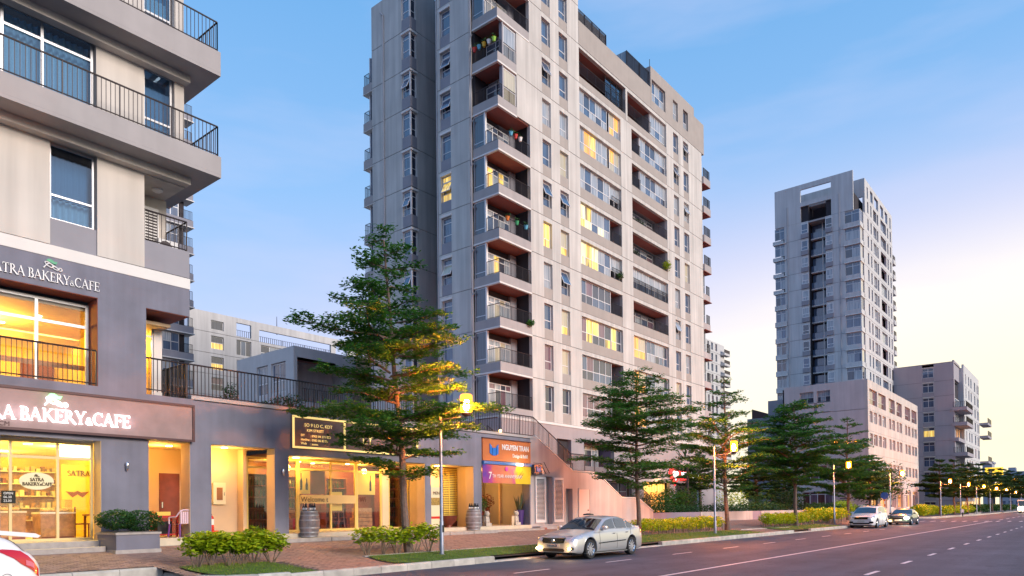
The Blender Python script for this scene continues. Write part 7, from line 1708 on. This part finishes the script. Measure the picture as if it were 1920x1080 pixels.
drk.front_box(-.84, -.50, .54, .74, -.06, -.01, HLW, 'headlamp_beam'); drk.front_box(.55, .75, .36, .44, -.05, -.01, HL, 'fog_lamp'); point('headlamp_light', (70.3, 12.95, .62), 60, (1, .9, .65), .08); point('fog_lamp_light', (70.3, 14.2, .4), 8, (1, .6, .25), .05)
drk.front_box(-.46, .46, .5, .68, -.02, .1, BLACKG, 'grille'); drk.front_box(-.5, .5, .70, .73, -.02, .1, CHROME, 'grille_trim'); drk.front_box(-.3, .3, .4, .5, -.03, -.012, PLATE, 'number_plate'); drk.front_box(-.7, .7, .24, .34, -.02, .1, CHROME, 'lower_trim')
# --- white hatchback, only its tail in view
hb_ = Car('parked_car', 'white hatchback with a long red tail lamp, mostly outside the frame lower left', 'car', T(.02, 13.75, .004), 4.0, 1.74,
    [(0, .62), (.08, .74), (.3, .84), (1.0, .96), (1.4, .99), (2.6, 1.06), (3.2, 1.16), (3.7, 1.17), (3.93, 1.06), (4.0, .86)],
    [(.9, .85), (1.1, .98), (1.8, 1.40), (2.3, 1.48), (3.2, 1.45), (3.6, 1.36), (3.86, 1.08), (3.92, .98)], (.75, 3.24), .31, WHTP, .99, 0, 'parked cars')
hb_.shield(1.05, 1.75, CGL, 'windscreen'); hb_.side_glass(1.5, 2.3, CGLS); hb_.side_glass(2.4, 3.3, CGLS); hb_.shield(3.62, 3.85, CGL, 'rear_window'); hb_.wheel(8); hb_.seam(2.35, .3, 1.35); hb_.seam(3.35, .6, 1.04, .1)
for sg in (-1, 1):
    hb_.patch(lambda u, w_: hb_.B(u, sg * (.27 + .20 * (u - 3.42) / .54 + (w_ - .5) * .15 * (1.1 - .5 * abs((u - 3.7) / .28)))), [3.42, 3.5, 3.6, 3.7, 3.8, 3.88, 3.96], [0, .2, .4, .6, .8, 1], TAIL, 'tail_light', .014)
    hb_.patch(lambda u, v: hb_.B(u, v), [3.76, 3.82, 3.88], [sg * (.41 + .05 * i / 3) for i in range(4)], mat('pink_lens', (.6, .12, .2), .1, coat=1), 'reversing_lens', .020)
    b = MB(); pts = [(3.5 + .075 * math.cos(i * .4488), sg * (hb_.ybody(3.5, .78) + .006), .72 + .075 * math.sin(i * .4488)) for i in range(15)]
    if sg < 0: b.path(pts, [.004] * 15, 4, BLACK); part(b, 'fuel_flap', hb_.t, hb_.M)
b = MB(); b.prism([(3.42, 1.40), (3.98, 1.33), (4.02, 1.36), (3.95, 1.40), (3.45, 1.46)], 'y', -.62, .62, WHTP); part(b, 'roof_spoiler', hb_.t, hb_.M)
b = MB(); b.box(3.96, -.7, .3, 4.03, .7, .55, WHTP); b.box(3.97, -.5, .2, 4.035, .5, .3, BLACK); part(b, 'rear_bumper', hb_.t, hb_.M)
# --- motorbike by the far kerb
t = thing('motorbike', 'parked dark motorbike with a pale fairing at the far kerb past the side street', 'motorbike', (129.5, 16.0, .004), R(8)); M = WM[t]
for x in (-.62, .62):
    b = MB(); n = 20; b.grid([[((.30 + .05 * math.cos(q * 1.5708)) * math.cos(6.2832 * i / n) + x, .05 * math.sin(q * 1.5708), .32 + (.30 + .05 * math.cos(q * 1.5708)) * math.sin(6.2832 * i / n)) for i in range(n)] for q in range(5)], BLACK, closed=True)
    for k in range(8): a = k * .785; b.tube((x, 0, .32), (x + .27 * math.cos(a), 0, .32 + .27 * math.sin(a)), .012, .012, 4, ALU)
    part(b, 'wheel', t, M, smooth=True)
b = MB(); b.lathe([(.02, -.5), (.16, -.35), (.2, 0), (.16, .3), (.03, .55)], (0, 0, 0), 10, BLACKG); b.v = [(z + .05, x, y + .62) for x, y, z in b.v]; part(b, 'engine_body', t, M, smooth=True)
b = MB(); b.prism([(-.15, .72), (.65, .78), (.8, .86), (.2, .84), (-.1, .80)], 'y', -.14, .14, BLACK); part(b, 'saddle', t, M)
b = MB(); b.prism([(-.62, .55), (-.42, .5), (-.3, .95), (-.45, 1.08)], 'y', -.17, .17, WHTP); part(b, 'fairing', t, M)
b = MB(); b.tube((-.62, 0, .32), (-.38, 0, 1.05), .035, .03, 6, ALU); b.tube((-.36, -.35, 1.08), (-.36, .35, 1.08), .018, .018, 6, BLACK); part(b, 'handlebar', t, M)
# --- bus coming down the street
t = thing('small_bus', 'distant white minibus with glaring headlamps coming down the street at the far right', 'bus', (176, 11.2, .004)); M = WM[t]
b = MB(); b.prism([(0, .4), (7, .4), (7, 2.55), (6.8, 2.7), (.5, 2.7), (.1, 1.5), (0, 1.3)], 'y', -1.05, 1.05, WHTP); part(b, 'body', t, M)
b = MB(); b.prism([(.02, 1.42), (.40, 2.45), (.36, 2.48), (-.03, 1.42)], 'y', -.95, .95, CGL); part(b, 'windscreen', t, M)
for i in range(4): b = MB(); b.box(1.0 + i * 1.45, -1.07, 1.5, 2.3 + i * 1.45, -1.052, 2.35, CGLS); part(b, 'side_window', t, M)
for sg in (-.8, .8): b = MB(); b.box(-.06, sg - .2, .75, -.005, sg + .2, 1.0, HLW); part(b, 'headlight', t, M)
for x in (1.2, 5.6):
    for y in (-1.0, .75): b = MB(); b.prism([(x + .4 * math.cos(i * .449), .4 + .4 * math.sin(i * .449)) for i in range(14)], 'y', y, y + .25, BLACK); part(b, 'wheel', t, M)
point('bus_headlamp_light', (175, 11.2, .9), 260, (1, .85, .5), .2)
# ================================================================ STREET LAMPS AND SIGNS
LAMPG = emis('lamp_bulb', (1, .28, .045), 4300)
LSH = bpy.data.materials.new('lantern_glass'); LSH.use_nodes = True; _t = LSH.node_tree; _t.nodes.clear()
_o = _t.nodes.new('ShaderNodeOutputMaterial'); _a = _t.nodes.new('ShaderNodeAddShader'); _e = _t.nodes.new('ShaderNodeEmission'); _e.inputs[0].default_value = (1, .27, .012, 1); _e.inputs[1].default_value = 3.0
_r = _t.nodes.new('ShaderNodeBsdfTransparent'); _r.inputs[0].default_value = (.9, .75, .5, 1); _t.links.new(_e.outputs[0], _a.inputs[0]); _t.links.new(_r.outputs[0], _a.inputs[1]); _t.links.new(_a.outputs[0], _o.inputs[0])
LCAP = mat('lamp_cap', (.16, .05, .03), .5)
def make_lamp():
    t = thing('street_lamp', 'x', 'street lamp', (0, 0, 0), 0, 'street lamps along the kerb')
    b = MB(); b.lathe([(.11, 0), (.11, .03), (.075, .05), (.07, 1.1), (.058, 1.12), (.05, 4.85), (.03, 4.9)], (0, 0, 0), 12, STEEL); part(b, 'pole', t, smooth=True)
    b = MB(); b.box(-.03, -.09, .75, .03, -.065, .98, BLACK); part(b, 'access_plate', t)
    b = MB(); b.tube((0, 0, 4.42), (0, -1.2, 4.42), .025, .022, 8, STEEL); b.path([(0, -.02, 4.05), (0, -.15, 4.22), (0, -.4, 4.40)], [.012] * 3, 6, STEEL); part(b, 'arm', t)
    b = MB(); b.lathe([(.06, 0), (.14, .05), (.15, .12), (.12, .13)], (0, -1.15, 4.42), 12, LCAP); part(b, 'lamp_base', t, smooth=True)
    b = MB(); b.lathe([(.17, 0), (.19, .02), (.19, .52), (.15, .56)], (0, -1.15, 4.56), 14, LSH); ln_ = part(b, 'lantern', t, smooth=True)
    b = MB(); b.lathe([(.06, 0), (.085, .04), (.085, .26), (.05, .30)], (0, -1.15, 4.64), 8, LAMPG); part(b, 'bulb', ln_, WM[ln_], smooth=True)
    return t
lamp0 = make_lamp(); first = True
LX = [(16.47, 'street lamp nearest the camera, before the wine shop tree'), (38.0, 'second street lamp from the camera, at the end of the long yellow hedge'), (61.5, 'third street lamp, behind the front of the white people carrier'), (82.0, 'fourth street lamp, at the right end of the rose block'), (113, 'fifth street lamp, first one past the side street'), (131.5, 'sixth street lamp, just past the parked motorbike'), (151, 'seventh street lamp, third past the side street'), (172, 'eighth street lamp, fourth past the side street'), (192, 'ninth street lamp, fifth past the side street'), (216, 'tenth street lamp, sixth past the side street'), (250, 'last street lamp in the row, farthest down the street')]
for i, (x, lb_) in enumerate(LX):
    z = GZ(16.5) if x < 86 else .2
    if i == 0:
        lamp0.matrix_basis = T(x, 16.5, z); lamp0['label'] = lb_
    else: copy_tree(lamp0, T(x, 16.5, z), None, lb_)
# blue disc sign on a red and white pole
t = thing('road_sign', 'round blue road sign on a red and white banded post behind the vans', 'road sign', (78.5, 16.3, .24))
for k in range(8):
    b = MB(); b.tube((78.5, 16.3, .24 + k * .28), (78.5, 16.3, .24 + (k + 1) * .28), .045, .045, 8, MATS['bright_red'] if k % 2 else LETW); part(b, 'post_band', t)
b = MB(); b.prism([(16.3 + .36 * math.cos(i * .3142), 2.75 + .36 * math.sin(i * .3142)) for i in range(20)], 'x', 78.42, 78.45, BLUE); part(b, 'disc', t)
# yellow hoarding at the end of the street
t = thing('yellow_hoarding', 'small yellow lit hoarding above the street at the far right', 'hoarding', (225, 19.5, .3))
b = MB(); b.box(225, 18.6, 9.6, 225.4, 22.6, 11.6, emis('hoarding_yellow', (1, .62, .05), 1.1)); part(b, 'board', t)
for y in (19, 22): b = MB(); b.tube((225.2, y, .3), (225.2, y, 9.6), .12, .12, 6, RAIL); part(b, 'post', t)
# shops glowing under the trees of the last block
t = thing('arcade_lights', 'row of warm lit shopfronts under the end block, behind the far trees', 'shopfronts', (195, 21.4, .3))
for i in range(7): b = MB(); b.box(173 + i * 4.4, 21.3, .6, 176 + i * 4.4, 21.45, 3.4, P_ORNG if i % 2 else P_LIT); part(b, 'lit_window', t)
